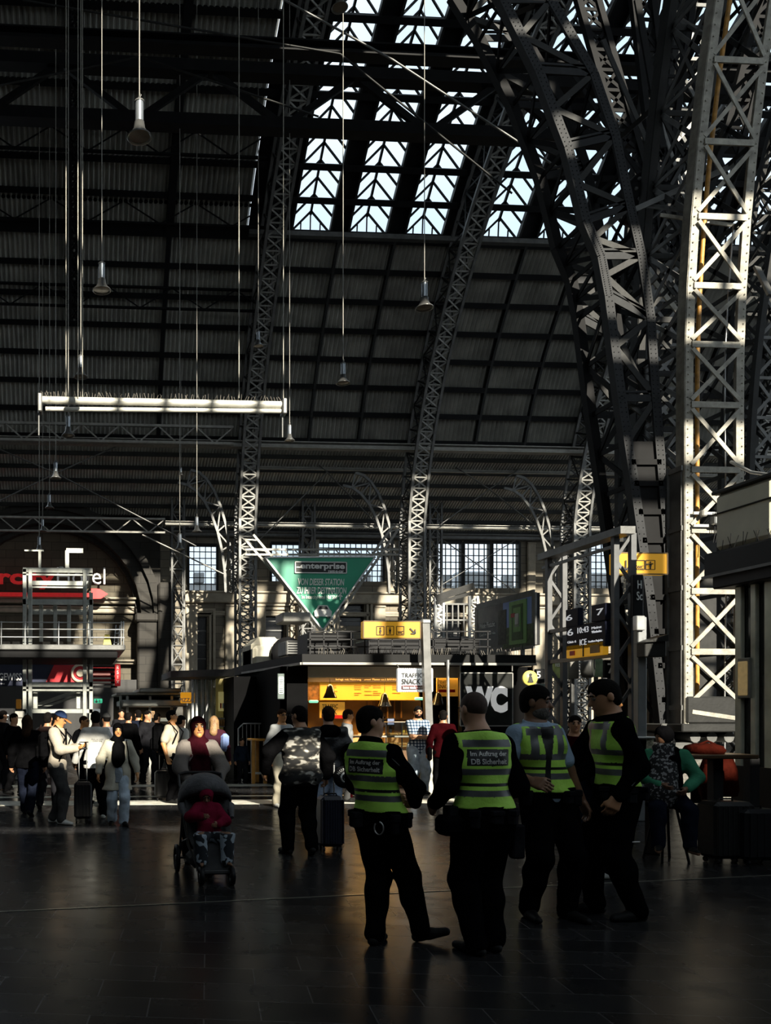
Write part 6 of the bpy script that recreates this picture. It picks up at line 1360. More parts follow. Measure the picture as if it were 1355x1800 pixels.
        if kind == 'hood':
            cloth('hood', [E_(v3(hp(0,.008,.012)), (.056*hsS,.066*hsS,.064*hsS), RhT), C_(v3(hp(0,.01,-.03)), v3(neck+Vector((0,0,-.02))), .046*hsS, .055*s)], hm, .02, [], .002, [E_(v3(hp(0,-.085,-.01)), (.037*hsS,.062*hsS,.048*hsS), RhT)], c_=cc, l=l_-.05, h=h_+.02)
    if beard:
        cloth('beard', [E_(v3(hp(0,-.016,-.040)), (.0385*hsS,.042*hsS,.040*hsS), RhT)], beard, .01, [((Rh @ Vector((0,.0,1))).to_tuple(), (Rh @ Vector((0,0,1))).dot(Vector(v3(hc)))-.022*hsS)], .001, [E_(v3(hp(0,-.055,-.034)), (.014*hsS,.012*hsS,.008*hsS), RhT)], c_=max(.006, cell*.6), l=np.array(v3(hc))-.2, h=np.array(v3(hc))+.12)
    if glasses:
        mb = MB()
        for x in (-1,1): mb.tube([v3(hp(x*.019+.013*math.cos(a), -.058, .003+.011*math.sin(a))) for a in [j*.785 for j in range(9)]], .0015*s, 5, cap=False); mb.tube([v3(hp(x*.032,-.057,.005)), v3(hp(x*.045,.0,.003))], .0015*s, 5)
        mb.tube([v3(hp(-.006,-.059,.005)), v3(hp(.006,-.059,.005))], .0015*s, 5); mb.build('glasses', INK, t)
    if extra: extra(K)
    zmin = 0
    t.location = loc; t.rotation_euler = (0,0,R(rz)); return K
def project_text(K, s_, c, w, h, vest, side=1, bold=.02, m=None, dirv=None):
    """lay a line of text on a garment; side=+1 back (local +Y), -1 front"""
    Ms = Matrix.Rotation(R(180),3,'Z') if side > 0 else Matrix.Identity(3)
    o = text(s_, c, w, h, m or WINK, K['t'], 'lettering', .0004, bold, Ms)
    me = vest.data; bv = BVHTree.FromPolygons([v.co for v in me.vertices], [tuple(p.vertices) for p in me.polygons]); d = Vector(dirv or (0,-side,0)).normalized()
    for v in o.data.vertices:
        p = v.co.copy(); hit = bv.ray_cast(p-d*.6, d)
        if hit[0] is not None: v.co = hit[0]-d*.004
    return o
# ------------------------------------------------------------ fabric materials
def cl(name, col, var=.12, vs=9, rough=.85, bump=.3): return mat(name, col, rough, 0, var, vs, bump, 40, spec=.0)
BLKC = cl('black_cloth', (.003,.003,.0034), .3); DKC = cl('charcoal_cloth', (.012,.012,.014), .3); NVC = cl('dark_navy_cloth', (.008,.010,.018), .3)
DEN = cl('light_denim', (.42,.50,.58), .35, 7); DEND = cl('dark_denim', (.012,.018,.030), .3, 8); GRYT = cl('grey_trousers', (.05,.05,.05), .3)
BEI = cl('beige_cloth', (.42,.37,.28), .12); WHC = cl('white_cloth', (.55,.54,.50), .08); LIME = mat('hi_vis_lime', (.44,.80,.10), .7, 0, .08, 9, .2, 40, emit=0); REFL = mat('reflective_band', (.13,.135,.14), .4, .3, .15, 12)
SHB = mat('black_shoe', (.006,.006,.006), .6, spec=.15); SHW = mat('white_trainer', (.6,.6,.57), .5, 0, .1, 12); PNL = mat('black_vest_panel', (.006,.006,.007), .5)
def camo():
    m = mat('camouflage_print', (.1,.1,.1), .85); n, l, b = nodes(m); n2 = [x for x in n if x.type == 'TEX_NOISE'][0]; n2.inputs['Scale'].default_value = 9; n2.inputs['Detail'].default_value = 1.5
    mp = n.new('ShaderNodeMapping'); mp.inputs['Scale'].default_value = (1,1,2.1); tc = [x for x in n if x.type == 'TEX_COORD'][0]; l.new(tc.outputs['Object'], mp.inputs[0]); l.new(mp.outputs[0], n2.inputs['Vector'])
    cr = [x for x in n if x.type == 'VALTORGB'][0].color_ramp; cr.interpolation = 'CONSTANT'; e = cr.elements; e[0].position = 0; e[0].color = (.008,.008,.008,1); e[1].position = .49; e[1].color = (.03,.028,.024,1); q = e.new(.55); q.color = (.13,.12,.10,1); q = e.new(.60); q.color = (.42,.40,.36,1); return m
def plaid():
    m = mat('plaid_shirt_print', (.5,.5,.5), .85); n, l, b = nodes(m); tc = n.new('ShaderNodeTexCoord'); cols = []
    prev = None
    for ax, sc_ in (('X', 10), ('Z', 10)):
        wv = n.new('ShaderNodeTexWave'); wv.bands_direction = ax; wv.inputs['Scale'].default_value = 5.2; l.new(tc.outputs['Object'], wv.inputs['Vector']); cr = n.new('ShaderNodeValToRGB'); cr.color_ramp.interpolation = 'CONSTANT'
        e = cr.color_ramp.elements; e[0].position = 0; e[0].color = (.10,.16,.24,1); e[1].position = .45; e[1].color = (.85,.88,.9,1); l.new(wv.outputs[0], cr.inputs[0]); cols.append(cr)
    mx = n.new('ShaderNodeMix'); mx.data_type = 'RGBA'; mx.blend_type = 'MULTIPLY'; mx.inputs[0].default_value = 1; l.new(cols[0].outputs[0], mx.inputs[6]); l.new(cols[1].outputs[0], mx.inputs[7]); l.new(mx.outputs[2], b.inputs['Base Color']); return m
def speck(name, a, b_, scale, th=.52):
    m = mat(name, a, .85); n, l, b = nodes(m); n2 = [x for x in n if x.type == 'TEX_NOISE'][0]; n2.inputs['Scale'].default_value = scale; n2.inputs['Detail'].default_value = 1; cr = [x for x in n if x.type == 'VALTORGB'][0].color_ramp; cr.interpolation = 'CONSTANT'
    e = cr.elements; e[0].position = 0; e[0].color = a+(1,); e[1].position = th; e[1].color = b_+(1,); return m
def LF(rz, H, dx, dy, z=.045):
    a = R(-rz); return ((dx*math.cos(a)-dy*math.sin(a))/H, (dx*math.sin(a)+dy*math.cos(a))/H, z)
def strip(mb, K, a, b, r): mb.tube([K['v3'](a), K['v3'](b)], r, 6)
def belt_gear(K, pouches, lab=True):
    s = K['s']; z = K['hip'].z+.035
    K['cloth']('belt', K['torso'](.034)[:2], BLKC, .02, [((0,0,1), (z+.016)*s), ((0,0,-1), -(z-.016)*s)], 0)
    for k, (ang, w_, h_, d_, dz) in enumerate(pouches):
        a = R(ang); n_ = Vector((math.sin(a), -math.cos(a), 0)); c = Vector((n_.x*.105*s, n_.y*.082*s, (z+dz)*s)); M = Matrix.Translation(c) @ Matrix.Rotation(a, 4, 'Z')
        mb = MB(); mb.rbox((-w_/2,-d_,-h_), (w_/2,.02,.0), .012, M); mb.rbox((-w_/2-.004,-d_-.006,-h_*.35), (w_/2+.004,.0,.006), .006, M); mb.build('belt_pouch', DKC, K['t'])
def hivis(K, back=None, frontpatch=None, openf=False, hem=.555, rows=None):
    s = K['s']; J = K['J']
    def fm(c):
        x, y, z = c[:,0]/s-K['ch'].x*.75, c[:,1]/s, c[:,2]/s; r = np.zeros(len(c), int)
        band = lambda a, b: (z > a) & (z < b)
        if back: r[(band(.716,.779)) & (y > 0) & (abs(x) < .082)] = 2
        r[band(.787,.815) & (abs(x) < .095)] = 1; r[band(.683,.706)] = 1; r[band(.60,.625)] = 1
        r[band(.640,.652)] = 2
        # shoulder straps
        if not back: r[(abs(abs(x)-.062) < .016) & (z > .70)] = 1
        if openf: r[(y < 0) & (abs(x+.0) < .012+.17*np.maximum(0, z-.68)) ] = 2
        return r
    subs = [C_(K['v3'](J['sh'+sd]+Vector((s_*.030,0,-.012))), K['v3'](J['sh'+sd]+Vector((s_*.16,0,-.05))), .052*s) for sd, s_ in (('L',1),('R',-1))]
    pr = K['torso'](.036)
    v = K['cloth']('hi_vis_vest', pr, [LIME, REFL, PNL], .02, [((0,0,-1), -hem*s), ((0,-.2,.98), (K['neck'].z+.004)*s*.98)], .004, subs, fm, .007)
    if back:
        lx, ly = K['ch'].x, K['ch'].y
        c = Vector((0, 0, .757*s)); xc = K['ch'].x*.75*s; project_text(K, back[0], (xc,0,.7605*s), .142*s, .023*s, v, 1, .03); project_text(K, back[1], (xc,0,.734*s), .142*s, .021*s, v, 1, .03)
    if frontpatch:
        project_text(K, 'Im Auftrag der\nDB Sicherheit', (.058*s,0,.735*s), .055*s, .018*s, v, -1, .0, mat('patch_ink', (.3,.3,.3)))
    return v
BT = ('Im Auftrag der', 'DB Sicherheit')
BLJ = dict(m=BLKC, infl=.020, collar=True, neck=.03, hem=.47, wr=.006, wide=.006)
# ------------------------------------------------------------ the four guards
def g1x(K):
    belt_gear(K, [(150,.06,.11,.05,0),(100,.07,.12,.05,0),(60,.06,.1,.04,0),(-120,.05,.14,.04,0),(-60,.07,.1,.05,0)]); hivis(K, BT)
    s = K['s']; J = K['J']; mb = MB(); c = Vector((-.06*s,.098*s,.505*s)); mb.tube([c+Vector((.03*math.cos(a)*1.2,.012,.045*math.sin(a)-.01)) for a in [R(j) for j in range(100,420,20)]], .005, 6, cap=True); mb.build('carabiner', ALU, K['t'])
    mb = MB(); e, w_, sh = J['elR'], J['wrR'], J['shR']; mb.tube([K['v3'](sh+Vector((-.02,.035,-.01))), K['v3'](sh.lerp(e,.6)+Vector((-.030,.022,0))), K['v3'](e+Vector((-.028,.018,0)))], .0035, 6); mb.build('sleeve_piping', REFL, K['t'])
H1 = 1.71; p = FL(668,1658)
person('guard in lime vest and dark cap seen in profile, leftmost of the four guards', p, H1, 128, dict(L=dict(foot=LF(128,H1,-.05,-.03), hand=(.05,-.15,.60), pole=(1,.3,-.4), dir=(-1,-.2,0), palm=(0,1,0)),
    R=dict(foot=LF(128,H1,.31,.02), fyaw=-38, fpitch=-12, hand=(-.07,-.16,.585), pole=(-1,.5,-.3), dir=(1,-.3,0), palm=(0,1,0)), head=(-34,-2), lean=(.03,.02)), BLJ, dict(m=BLKC, loose=.010, flare=.008), SHB, ('cap', HAIRB, BLKC, BLKC) if False else ('short', HAIRB), 'light', .0075, extra=g1x)
def g2x(K):
    belt_gear(K, [(180,.08,.09,.04,0),(140,.06,.12,.05,0),(90,.09,.17,.08,.01),(-90,.06,.16,.05,0),(-140,.06,.1,.05,0)]); hivis(K, BT)
    mb = MB(); s = K['s']; mb.rbox((.10*s,-.03*s,.455*s), (.19*s,.06*s,.53*s), .03); mb.build('camera_pouch', BLKC, K['t'])
    mb = MB(); mb.rbox((-.155*s,-.02,.36*s), (-.105*s,.05,.49*s), .012); mb.build('thigh_holster', DKC, K['t'])
H2 = 1.81; p = FL(850,1676)
person('nearly bald guard in lime vest seen squarely from behind', p, H2, 184, dict(L=dict(foot=LF(184,H2,-.07,-.03), hand=(.145,-.10,.56), pole=(.3,1,-.2), palm=(-1,0,0)), R=dict(foot=LF(184,H2,.10,.05), hand=(-.13,-.13,.585), pole=(-.25,1,-.2)), head=(8,10), lean=(.025,0)), dict(BLJ, sleeve='long', collar=False, neck=.012), dict(m=BLKC, loose=.012, flare=.010), SHB, ('crop', mat('stubble_hair', (.045,.025,.018), .8, 0, .3, 40)), 'light', .0075, build=1.06, extra=g2x)
SHIRTB = cl('light_blue_shirt', (.30,.40,.52), .08)
def g3x(K):
    s = K['s']; belt_gear(K, [(20,.06,.1,.05,0),(60,.08,.12,.06,0),(-70,.07,.12,.05,0)])
    subs = [C_(K['v3'](K['J']['sh'+sd]+Vector((s_*.030,0,-.012))), K['v3'](K['J']['sh'+sd]+Vector((s_*.16,0,-.05))), .050*s) for sd, s_ in (('L',1),('R',-1))]
    K['cloth']('black_jacket', K['torso'](.027), BLKC, .02, [((0,0,-1), -.52*s), ((0,-.35,.94), (K['neck'].z-.014)*s*.94)], .004, subs)
    hivis(K, None, True, True, .545)
    mb = MB(); v3 = K['v3']; nk = K['neck']
    for x in (-1,1): mb.add([v3(nk+Vector((x*.006,-.052,-.038))), v3(nk+Vector((x*.030,-.046,-.012))), v3(nk+Vector((x*.038,-.030,.012))), v3(nk+Vector((x*.012,-.045,-.004)))], [(0,1,2,3)])
    mb.build('shirt_collar', SHIRTB, K['t'])
H3 = 1.88; p = FL(962,1614)
person('bearded guard facing us in an open lime vest over a light blue shirt', p, H3, 4, dict(L=dict(foot=(.075,-.02,.045), hand=(.17,.0,.48)), R=dict(foot=(-.075,.02,.045), hand=(-.155,-.13,.60), palm=(0,1,0)), head=(48,3), head_scale=1.06, yaw=8, lean=(-.055,0)), dict(m=SHIRTB, infl=.014, sleeve='short', collar=True, neck=.02, hem=.5, wide=.01, name='shirt'), dict(m=BLKC, loose=.012, flare=.009), SHB, ('short', HAIRB), 'brown', .0085, build=1.05, extra=g3x, beard=BEARDG)
def g4x(K):
    belt_gear(K, [(90,.07,.12,.05,0),(140,.06,.1,.05,0),(30,.06,.1,.04,0)]); hivis(K, None, False, False)
    J = K['J']; v3 = K['v3']; mb = MB(); e, w_, sh = J['elL'], J['wrL'], J['shL']; mb.tube([v3(sh+Vector((.036,.012,-.02))), v3(sh.lerp(e,.6)+Vector((.040,.012,0))), v3(e+Vector((.036,.008,0))), v3(e.lerp(w_,.6)+Vector((.030,.008,0)))], .0035, 6); mb.build('sleeve_piping', REFL, K['t'])
    s = K['s']; mb = MB(); mb.tube([(.09*s,-.045*s,.33*s),(.10*s,0,.33*s),(.09*s,.045*s,.33*s)], .005, 6); mb.build('trouser_reflective_band', WHITE, K['t'])
H4 = 1.93; p = FL(1085,1612)
person('tall dark-haired guard in profile facing left, rightmost of the four guards', p, H4, -98, dict(L=dict(foot=(.06,.05,.045), hand=(.125,-.06,.515), pole=(.15,1,-.1), dir=(0,-.4,-.9)), R=dict(foot=(-.07,-.06,.045), hand=(-.10,-.16,.56)), head=(-4,16), lean=(0,-.025), head_scale=1.08), dict(BLJ), dict(m=BLKC, loose=.012, flare=.010), SHB, ('short', HAIRB), 'tan', .0085, build=1.04, extra=g4x)
# ------------------------------------------------------------ woman with pushchair and child
p = FL(345,1520); W0 = Vector((p.x, 9.35, 0))
W0 = Vector((atY(348,9.4).x, 9.4, 0)); MAR = cl('maroon_scarf_cloth', (.024,.0035,.006), .3)
def wx(K):
    s = K['s']; mb = MB(); mb.prism([(-.012*s,.60*s),(.05*s,.60*s),(.05*s,.62*s),(-.012*s,.62*s)], -.15*s, -.145*s); mb.build('phone', WHITE, K['t'])
person('woman in maroon headscarf and grey sweatshirt pushing the pushchair', W0, 1.60, 2, dict(L=dict(hand=(.105,-.215,.59), pole=(1,.4,-.5), dir=(-.25,-.9,-.35), palm=(0,0,-1), thumb=(-1,0,0), curl=60), R=dict(hand=(-.105,-.215,.59), pole=(-1,.4,-.5), dir=(.25,-.9,-.35), palm=(0,0,-1), thumb=(1,0,0), curl=60), head=(0,-4), head_scale=1.08),
    dict(m=mat('grey_sweatshirt', (.15,.13,.115), .9, 0, .1, 9, .3, 40), infl=.026, wide=.018, hem=.50, wr=.008, name='sweatshirt', fmat=None), dict(m=BLKC, loose=.01), SHB, ('hijab', MAR, 'scarf'), 'warm', .0085, build=1.02, face=True,
    extra=lambda K: K['cloth']('chest_print', K['torso'](.037), speck('chest_print_marks', (.25,.22,.20), (.07,.012,.014), 26, .5), .02, [((0,1,0), -.04*K['s']), ((1,0,0), .075*K['s']), ((-1,0,0), .075*K['s']), ((0,0,1), .75*K['s']), ((0,0,-1), -.66*K['s'])], .004))
pc = root('pushchair', (0,0,0), 'dark pushchair with a padded hood, child sitting in it', 'pushchair'); PCF = mat('pushchair_fabric', (.03,.03,.032), .8, 0, .3, 9, .4, 30); PCG = mat('pushchair_padding', (.075,.075,.08), .8, 0, .3, 9, .5, 30); FRM = mat('pushchair_frame', (.05,.05,.05), .35, .5)
for sx in (-1,1):
    mb = MB(); mb.tube([(sx*.23,.52,1.00),(sx*.235,.30,.74),(sx*.22,-.02,.34),(sx*.16,-.34,.14)], .013, 8); mb.build('side_frame', FRM, pc)
    mb = MB(); mb.tube([(sx*.235,.22,.62),(sx*.25,.34,.16)], .012, 8); mb.tube([(sx*.22,-.02,.40),(sx*.24,.2,.34),(sx*.25,.34,.16)], .010, 6); mb.build('rear_leg', FRM, pc)
    for (x, y, r, w_) in ((sx*.275,.34,.145,.04),(sx*.15,-.36,.09,.045)):
        mb = MB(); M = Matrix.Rotation(R(90),3,'Y'); mb.lathe([(r*.8,-w_/2),(r,-w_/2*.7),(r,w_/2*.7),(r*.8,w_/2),(r*.8,-w_/2)], (x,y,r), 24, M); o = mb.build('wheel', BLACK, pc)
        mb = MB(); mb.lathe([(0,-w_*.4),(r*.25,-w_*.4),(r*.25,w_*.4),(0,w_*.4)], (x,y,r), 12, M)
        for j in range(5): a = j*1.257; mb.bar((x,y,r), (x,y+r*.82*math.cos(a),r+r*.82*math.sin(a)), .02, .012, (1,0,0))
        mb.build('wheel_spokes', FRM, o)
mb = MB(); mb.tube([(-.23,.52,1.0),(-.15,.55,1.02),(.15,.55,1.02),(.23,.52,1.0)], .017, 10); mb.build('handlebar', BLACK, pc)
mb = MB(); mb.tube([(-.16,-.34,.13),(.16,-.34,.13)], .012, 8); mb.tube([(-.26,.34,.15),(.26,.34,.15)], .012, 8); mb.build('axle', FRM, pc)
def shell(pts, w0, th, mm, name):
    mb = MB(); n = len(pts); vs = []; fs = []
    for (y, z, w_, c_) in pts:
        for j in range(9): a = -1+2*j/8; vs.append((w_*a, y-c_*(a*a)*.9, z+.25*c_*a*a)); 
    for i in range(n-1):
        for j in range(8): fs.append((i*9+j, i*9+j+1, (i+1)*9+j+1, (i+1)*9+j))
    o2 = [(v[0], v[1]+th, v[2]-th*.3) for v in vs]; m_ = len(vs); fs += [tuple(k_+m_ for k_ in reversed(f)) for f in fs]
    for i in range(n-1): fs += [(i*9,(i+1)*9,(i+1)*9+m_,i*9+m_), (i*9+8,i*9+8+m_,(i+1)*9+8+m_,(i+1)*9+8)]
    fs += [tuple((j, j+m_, j+1+m_, j+1)) for j in range(8)]
    mb.add(vs+o2, fs, True); return mb.build(name, mm, pc)
shell([(.28,.93,.20,.10),(.22,.75,.225,.10),(.12,.52,.225,.08),(.02,.40,.21,.05),(-.16,.37,.21,.03),(-.20,.35,.2,.02),(-.25,.20,.19,.02),(-.30,.13,.18,.02)], .2, .03, PCF, 'seat')
mb = MB(); vs = []; fs = []        # hood: ribs swept over the seat
for i in range(6):
    a = R(8+22*i)
    for j in range(17):
        b = math.pi*j/16; y = .30-.30*math.sin(a)*.9*math.sin(b)**.5*1.0; vs.append((-.255*math.cos(b)*(1 if j else 1), .33-.33*math.sin(a)*(.3+.7*math.sin(b)), .70+(.02+.30*math.cos(a*.55))*math.sin(b)**.7*(1-.0*i)-(.0)))
for i in range(5):
    for j in range(16): fs.append((i*17+j, i*17+j+1, (i+1)*17+j+1, (i+1)*17+j))
mb.add(vs, fs, True); o = mb.build('hood', PCG, pc); md = o.modifiers.new('s', 'SOLIDIFY'); md.thickness = .02
for sx in (-1,1):
    mb = MB(); mb.tube([(sx*.235,.32,.72),(sx*.25,.16,.70),(sx*.235,.02,.60)], .03, 10, rs=[.03,.045,.02]); mb.build('side_padding', PCG, pc)
mb = MB(); mb.rbox((-.2,-.05,.10), (.2,.3,.25), .05); mb.build('basket', PCF, pc)
mb = MB(); mb.rbox((-.17,-.36,.10), (.17,-.2,.125), .01); mb.build('footrest', BLACK, pc)
pc.location = (W0.x-.02, W0.y-.92, 0); pc.rotation_euler = (0,0,R(2))
CRIM = cl('crimson_cloth', (.15,.010,.028), .2); KP = speck('child_trouser_print', (.012,.016,.022), (.34,.40,.46), 11, .50)
person('small child in a crimson hooded jacket sitting in the pushchair', (W0.x-.03, W0.y-.98, .21), .98, 4, dict(sink=.29, lean=(0,.10), L=dict(hand=(.06,-.12,.36), pole=(1,.3,-.4), foot=(.12,-.235,.02), knee=(.3,-.6,1)), R=dict(hand=(-.11,-.13,.44), pole=(-1,.3,-.4), foot=(-.13,-.235,.02), knee=(-.3,-.6,1)), head=(-12,18), head_scale=1.35),
    dict(m=CRIM, infl=.028, hem=.22, wide=.008, wr=.005, neck=.03), dict(m=KP, loose=.014, flare=.012), NVC, ('hood', CRIM), 'brown', .0075, name='child', build=1.1)
# ------------------------------------------------------------ walkers and people waiting
CAMO = camo()
p = FL(528,1502)
def camx(K): K['cloth']('bodywarmer', K['torso'](.055), CAMO, .02, [((0,0,-1), -.46*K['s']), ((0,-.2,.98), (K['neck'].z+.006)*K['s']*.98)], .012, [C_(K['v3'](K['J']['sh'+sd]+Vector((s_*.035,0,-.012))), K['v3'](K['J']['sh'+sd]+Vector((s_*.16,0,-.05))), .045*K['s']) for sd, s_ in (('L',1),('R',-1))])
person('man in a camouflage bodywarmer walking away in the middle', p, 1.74, 183, dict(L=dict(foot=(.075,-.03,.045), hand=(.23,-.05,.56), pole=(.9,.6,0)), R=dict(foot=(-.06,.06,.06), fpitch=18, hand=(-.20,-.06,.52), pole=(-.9,.6,0)), head=(28,4)), dict(m=BLKC, infl=.03, wide=.012, hem=.46, sleeve='long'), dict(m=BLKC, loose=.012, flare=.010), SHB, ('short', HAIRB), 'tan', .009, build=1.12, extra=camx, glasses=True)
def rucksack(K, m, w_=.26, h_=.42, z=.60, d=.15, y=.075):
    s = K['s']; c = K['ch']; mb = MB(); y0 = (c.y+y)*s; mb.rbox((-w_/2,y0,z*s), (w_/2,y0+d,z*s+h_), .06); mb.rbox((-w_*.36,y0+d-.02,z*s+.03), (w_*.36,y0+d+.05,z*s+h_*.5), .03); mb.build('rucksack', m, K['t'])
    mb = MB()
    for sx in (-1,1): mb.tube([(sx*.07*s,y0+.02,z*s+h_*.8),(sx*.075*s,c.y*s-.01,(c.z+.035)*s+.03),(sx*.078*s,-.085*s-.03,(c.z-.05)*s),(sx*.088*s,-.03*s-.04,(c.z-.17)*s)], .014, 6)
    mb.build('shoulder_straps', m, K['t'])
person('man in a black puffer jacket with tousled hair behind the camouflage man', (W(577,1400,10.9).x, 10.9, 0), 1.74, 178, dict(R=dict(hand=(-.19,-.02,.50)), L=dict(hand=(.17,-.05,.53))), dict(m=mat('black_puffer', (.010,.010,.011), .45, 0, .3, 9, .8, 14), infl=.035, wide=.018, hem=.49, wr=.010), dict(m=DEND, loose=.008), SHB, ('short', HAIRN), 'light', .011, extra=lambda K: K['cloth']('fur_hood', [C_(K['v3'](K['neck']+Vector((-.03,.035,-.02))), K['v3'](K['neck']+Vector((.03,.035,-.02))), .05*K['s'])], BLKC, .02, [], .004))
person('man with glasses and pale trousers left of the camouflage man', (W(495,1300,14.8).x, 14.8, 0), 1.72, 20, dict(), dict(m=cl('pale_jacket', (.34,.35,.35)), infl=.025, hem=.48), dict(m=cl('cream_trousers', (.55,.50,.38)), loose=.01), SHW, ('short', HAIRN), 'warm', .013, glasses=True)
person('man in a grey suit jacket waiting at the kiosk counter', (W(610,1300,15.6).x, 15.6, 0), 1.72, 70, dict(head=(20,6)), dict(m=cl('grey_suit', (.22,.225,.23)), infl=.022, hem=.46, collar=True), dict(m=GRYT), SHB, ('short', HAIRN), 'warm', .013)
person('bearded man in a blue plaid shirt with crossed arms beside the silver post', (atY(734,17.0).x, 17.0, 0), 1.79, -2, dict(L=dict(hand=(-.055,-.135,.655), pole=(1,.2,-.6), dir=(-1,0,.1), palm=(0,1,0)), R=dict(hand=(.05,-.15,.645), pole=(-1,.2,-.6), dir=(1,0,.1), palm=(0,1,0)), head=(-4,6)), dict(m=plaid(), infl=.02, sleeve='short', hem=.45, collar=True, name='plaid_shirt', wide=.01), dict(m=DEN, loose=.014, flare=.02), SHB, ('short', HAIRB), 'tan', .012, build=1.12, beard=HAIRB)
CRED = cl('dark_red_jacket', (.022,.002,.003), .2)
def sbag(K, m=BLKC):
    s = K['s']; mb = MB(); mb.rbox((.12*s,-.10,.42*s), (.17*s,.14,.58*s), .03); mb.tube([(.145*s,-.06,.57*s),(.12*s,-.05,.72*s),(.10*s,.0,(K['ch'].z+.03)*s),(.12*s,.06,.72*s),(.145*s,.08,.57*s)], .010, 6); mb.build('shoulder_bag', m, K['t'])
person('person in a dark red jacket with a black shoulder bag right of the silver post', (atY(779,16.2).x, 16.2, 0), 1.70, 155, dict(), dict(m=CRED, infl=.026, hem=.46), dict(m=BLKC), SHB, ('short', HAIRB), 'tan', .013, extra=sbag)
HOOD = cl('grey_beige_hoodie', (.40,.35,.28), .1)
def phone(K):
    J = K['J']; s = K['s']; c = Vector(K['v3'](J['handL'].lerp(J['handR'],.5)))+Vector((0,0,.03)); mb = MB(); mb.rbox((c.x-.035,c.y-.07,c.z-.0), (c.x+.035,c.y+.06,c.z+.012), .006); mb.build('phone', BLACK, K['t'])
    rucksack(K, BLKC, .28, .42, .56); mb = MB(); mb.tube([K['v3'](K['ch']+Vector((.06,-.06,.02))), K['v3'](K['ch']+Vector((-.02,-.09,-.12))), K['v3'](K['hip']+Vector((-.10,-.05,.04)))], .012, 6); mb.build('cross_strap', BLKC, K['t'])
p = FL(101,1447)
person('man in a blue cap and grey hoodie looking at his phone', p, 1.69, 72, dict(L=dict(foot=(.05,.06,.045), hand=(.03,-.19,.675), pole=(.8,.4,-.6), dir=(-.2,-1,.25), palm=(0,0,1), thumb=(0,0,1)), R=dict(foot=(-.07,-.06,.045), hand=(-.05,-.19,.665), pole=(-.8,.4,-.6), dir=(.2,-1,.25), palm=(0,0,1)), head=(0,22)),
    dict(m=HOOD, infl=.028, wide=.012, hem=.47, name='hoodie', neck=.02, collar=True), dict(m=GRYT, loose=.01), SHW, ('cap', HAIRN, cl('blue_cap_cloth', (.04,.07,.17)), mat('orange_visor', (.45,.17,.04), .7)), 'warm', .0095, extra=phone)
p = FL(207,1450)
def hjx(K):
    s = K['s']; mb = MB(); mb.tube([(.075*s,-.07*s,(K['ch'].z+.02)*s),(.095*s,-.075*s,.72*s),(.11*s,-.02*s,.60*s)], .008, 6); mb.build('bag_strap', BLKC, K['t'])
    K['cloth']('cardigan', K['torso'](.034)+[C_(K['v3'](K['hip']+Vector((0,0,.05))), (0,0,.36*s), .085*s, .150*s, (1,.75,1))]+K['arm']('L',.022,.92)+K['arm']('R',.022,.92), cl('cream_cardigan', (.48,.45,.36), .08), .02, [((0,0,-1), -.345*s), ((0,-.2,.98), (K['neck'].z)*s*.98)], .008,
        [C_((0,-.118*s,.95*s), (0,-.15*s,.25*s), .105, .12)])
person('woman in a black headscarf and long cream cardigan walking towards us', p, 1.50, 3, dict(L=dict(foot=(.055,-.03,.045), hand=(.185,-.05,.505), pole=(.8,.9,0)), R=dict(foot=(-.05,.08,.05), fpitch=14, hand=(-.19,.0,.50), pole=(-.8,.9,0)), head=(0,4)), dict(m=cl('blue_grey_top', (.22,.25,.28)), infl=.014, hem=.42, sleeve='none', name='blouse'), dict(m=DEN, loose=.0, flare=.028), SHB, ('hijab', BLKC, 'drape'), 'warm', .0095, build=1.08, extra=hjx)
person('person with long dark hair and a black coat at the far left', (FL(48,1433).x, FL(48,1433).y, 0), 1.62, 172, dict(L=dict(foot=(.05,-.12,.045)), R=dict(foot=(-.05,.12,.06), fpitch=25)), dict(m=BLKC, infl=.03, hem=.47, wide=.012), dict(m=NVC, loose=.008), SHB, ('long', HAIRN), 'tan', .012)
person('person with a dark rucksack walking away behind the man with the phone', (FL(84,1422).x, FL(84,1422).y, 0), 1.66, 165, dict(L=dict(foot=(.05,.13,.07), fpitch=30), R=dict(foot=(-.05,-.1,.045))), dict(m=DKC, infl=.03, hem=.47), dict(m=DKC), SHB, ('short', HAIRB), 'tan', .012, extra=lambda K: rucksack(K, cl('dark_rucksack', (.03,.018,.016), .4)))
person('man in a pale long-sleeved top with small lettering on the back', (FL(168,1436).x, FL(168,1436).y, 0), 1.68, 185, dict(L=dict(foot=(.06,-.08,.045), hand=(.19,-.02,.52)), R=dict(foot=(-.06,.1,.045), hand=(-.17,-.06,.54))), dict(m=WHC, infl=.026, hem=.46, wide=.010, name='sweater'), dict(m=BLKC), SHW, ('short', HAIRB), 'brown', .011,
    extra=lambda K: project_text(K, 'PULL & CARE\nOVERTIME', (-.01*K['s'],0,.725*K['s']), .11*K['s'], .03*K['s'], [c for c in K['t'].children if c.name.startswith('sweater')][0] if K['t'].children else [c for c in COL.objects if c.parent == K['t'] and c.name.startswith('sweater')][0], 1, 0, INK))
person('man with glasses in black looking right behind the man with the phone', (W(147,1300,15.5).x, 15.5, 0), 1.60, 40, dict(head=(25,0)), dict(m=BLKC, infl=.02), dict(m=BLKC), SHB, ('crop', HAIRN), 'warm', .013, glasses=True)
person('person in a dark cap half hidden behind the woman in the cream cardigan', (W(187,1300,15.3).x, 15.3, 0), 1.64, 200, dict(), dict(m=cl('slate_jacket', (.09,.09,.11)), infl=.03), dict(m=BLKC), SHW, ('cap', HAIRB, cl('grey_cap_cloth', (.06,.06,.06)), DKC), 'tan', .014)
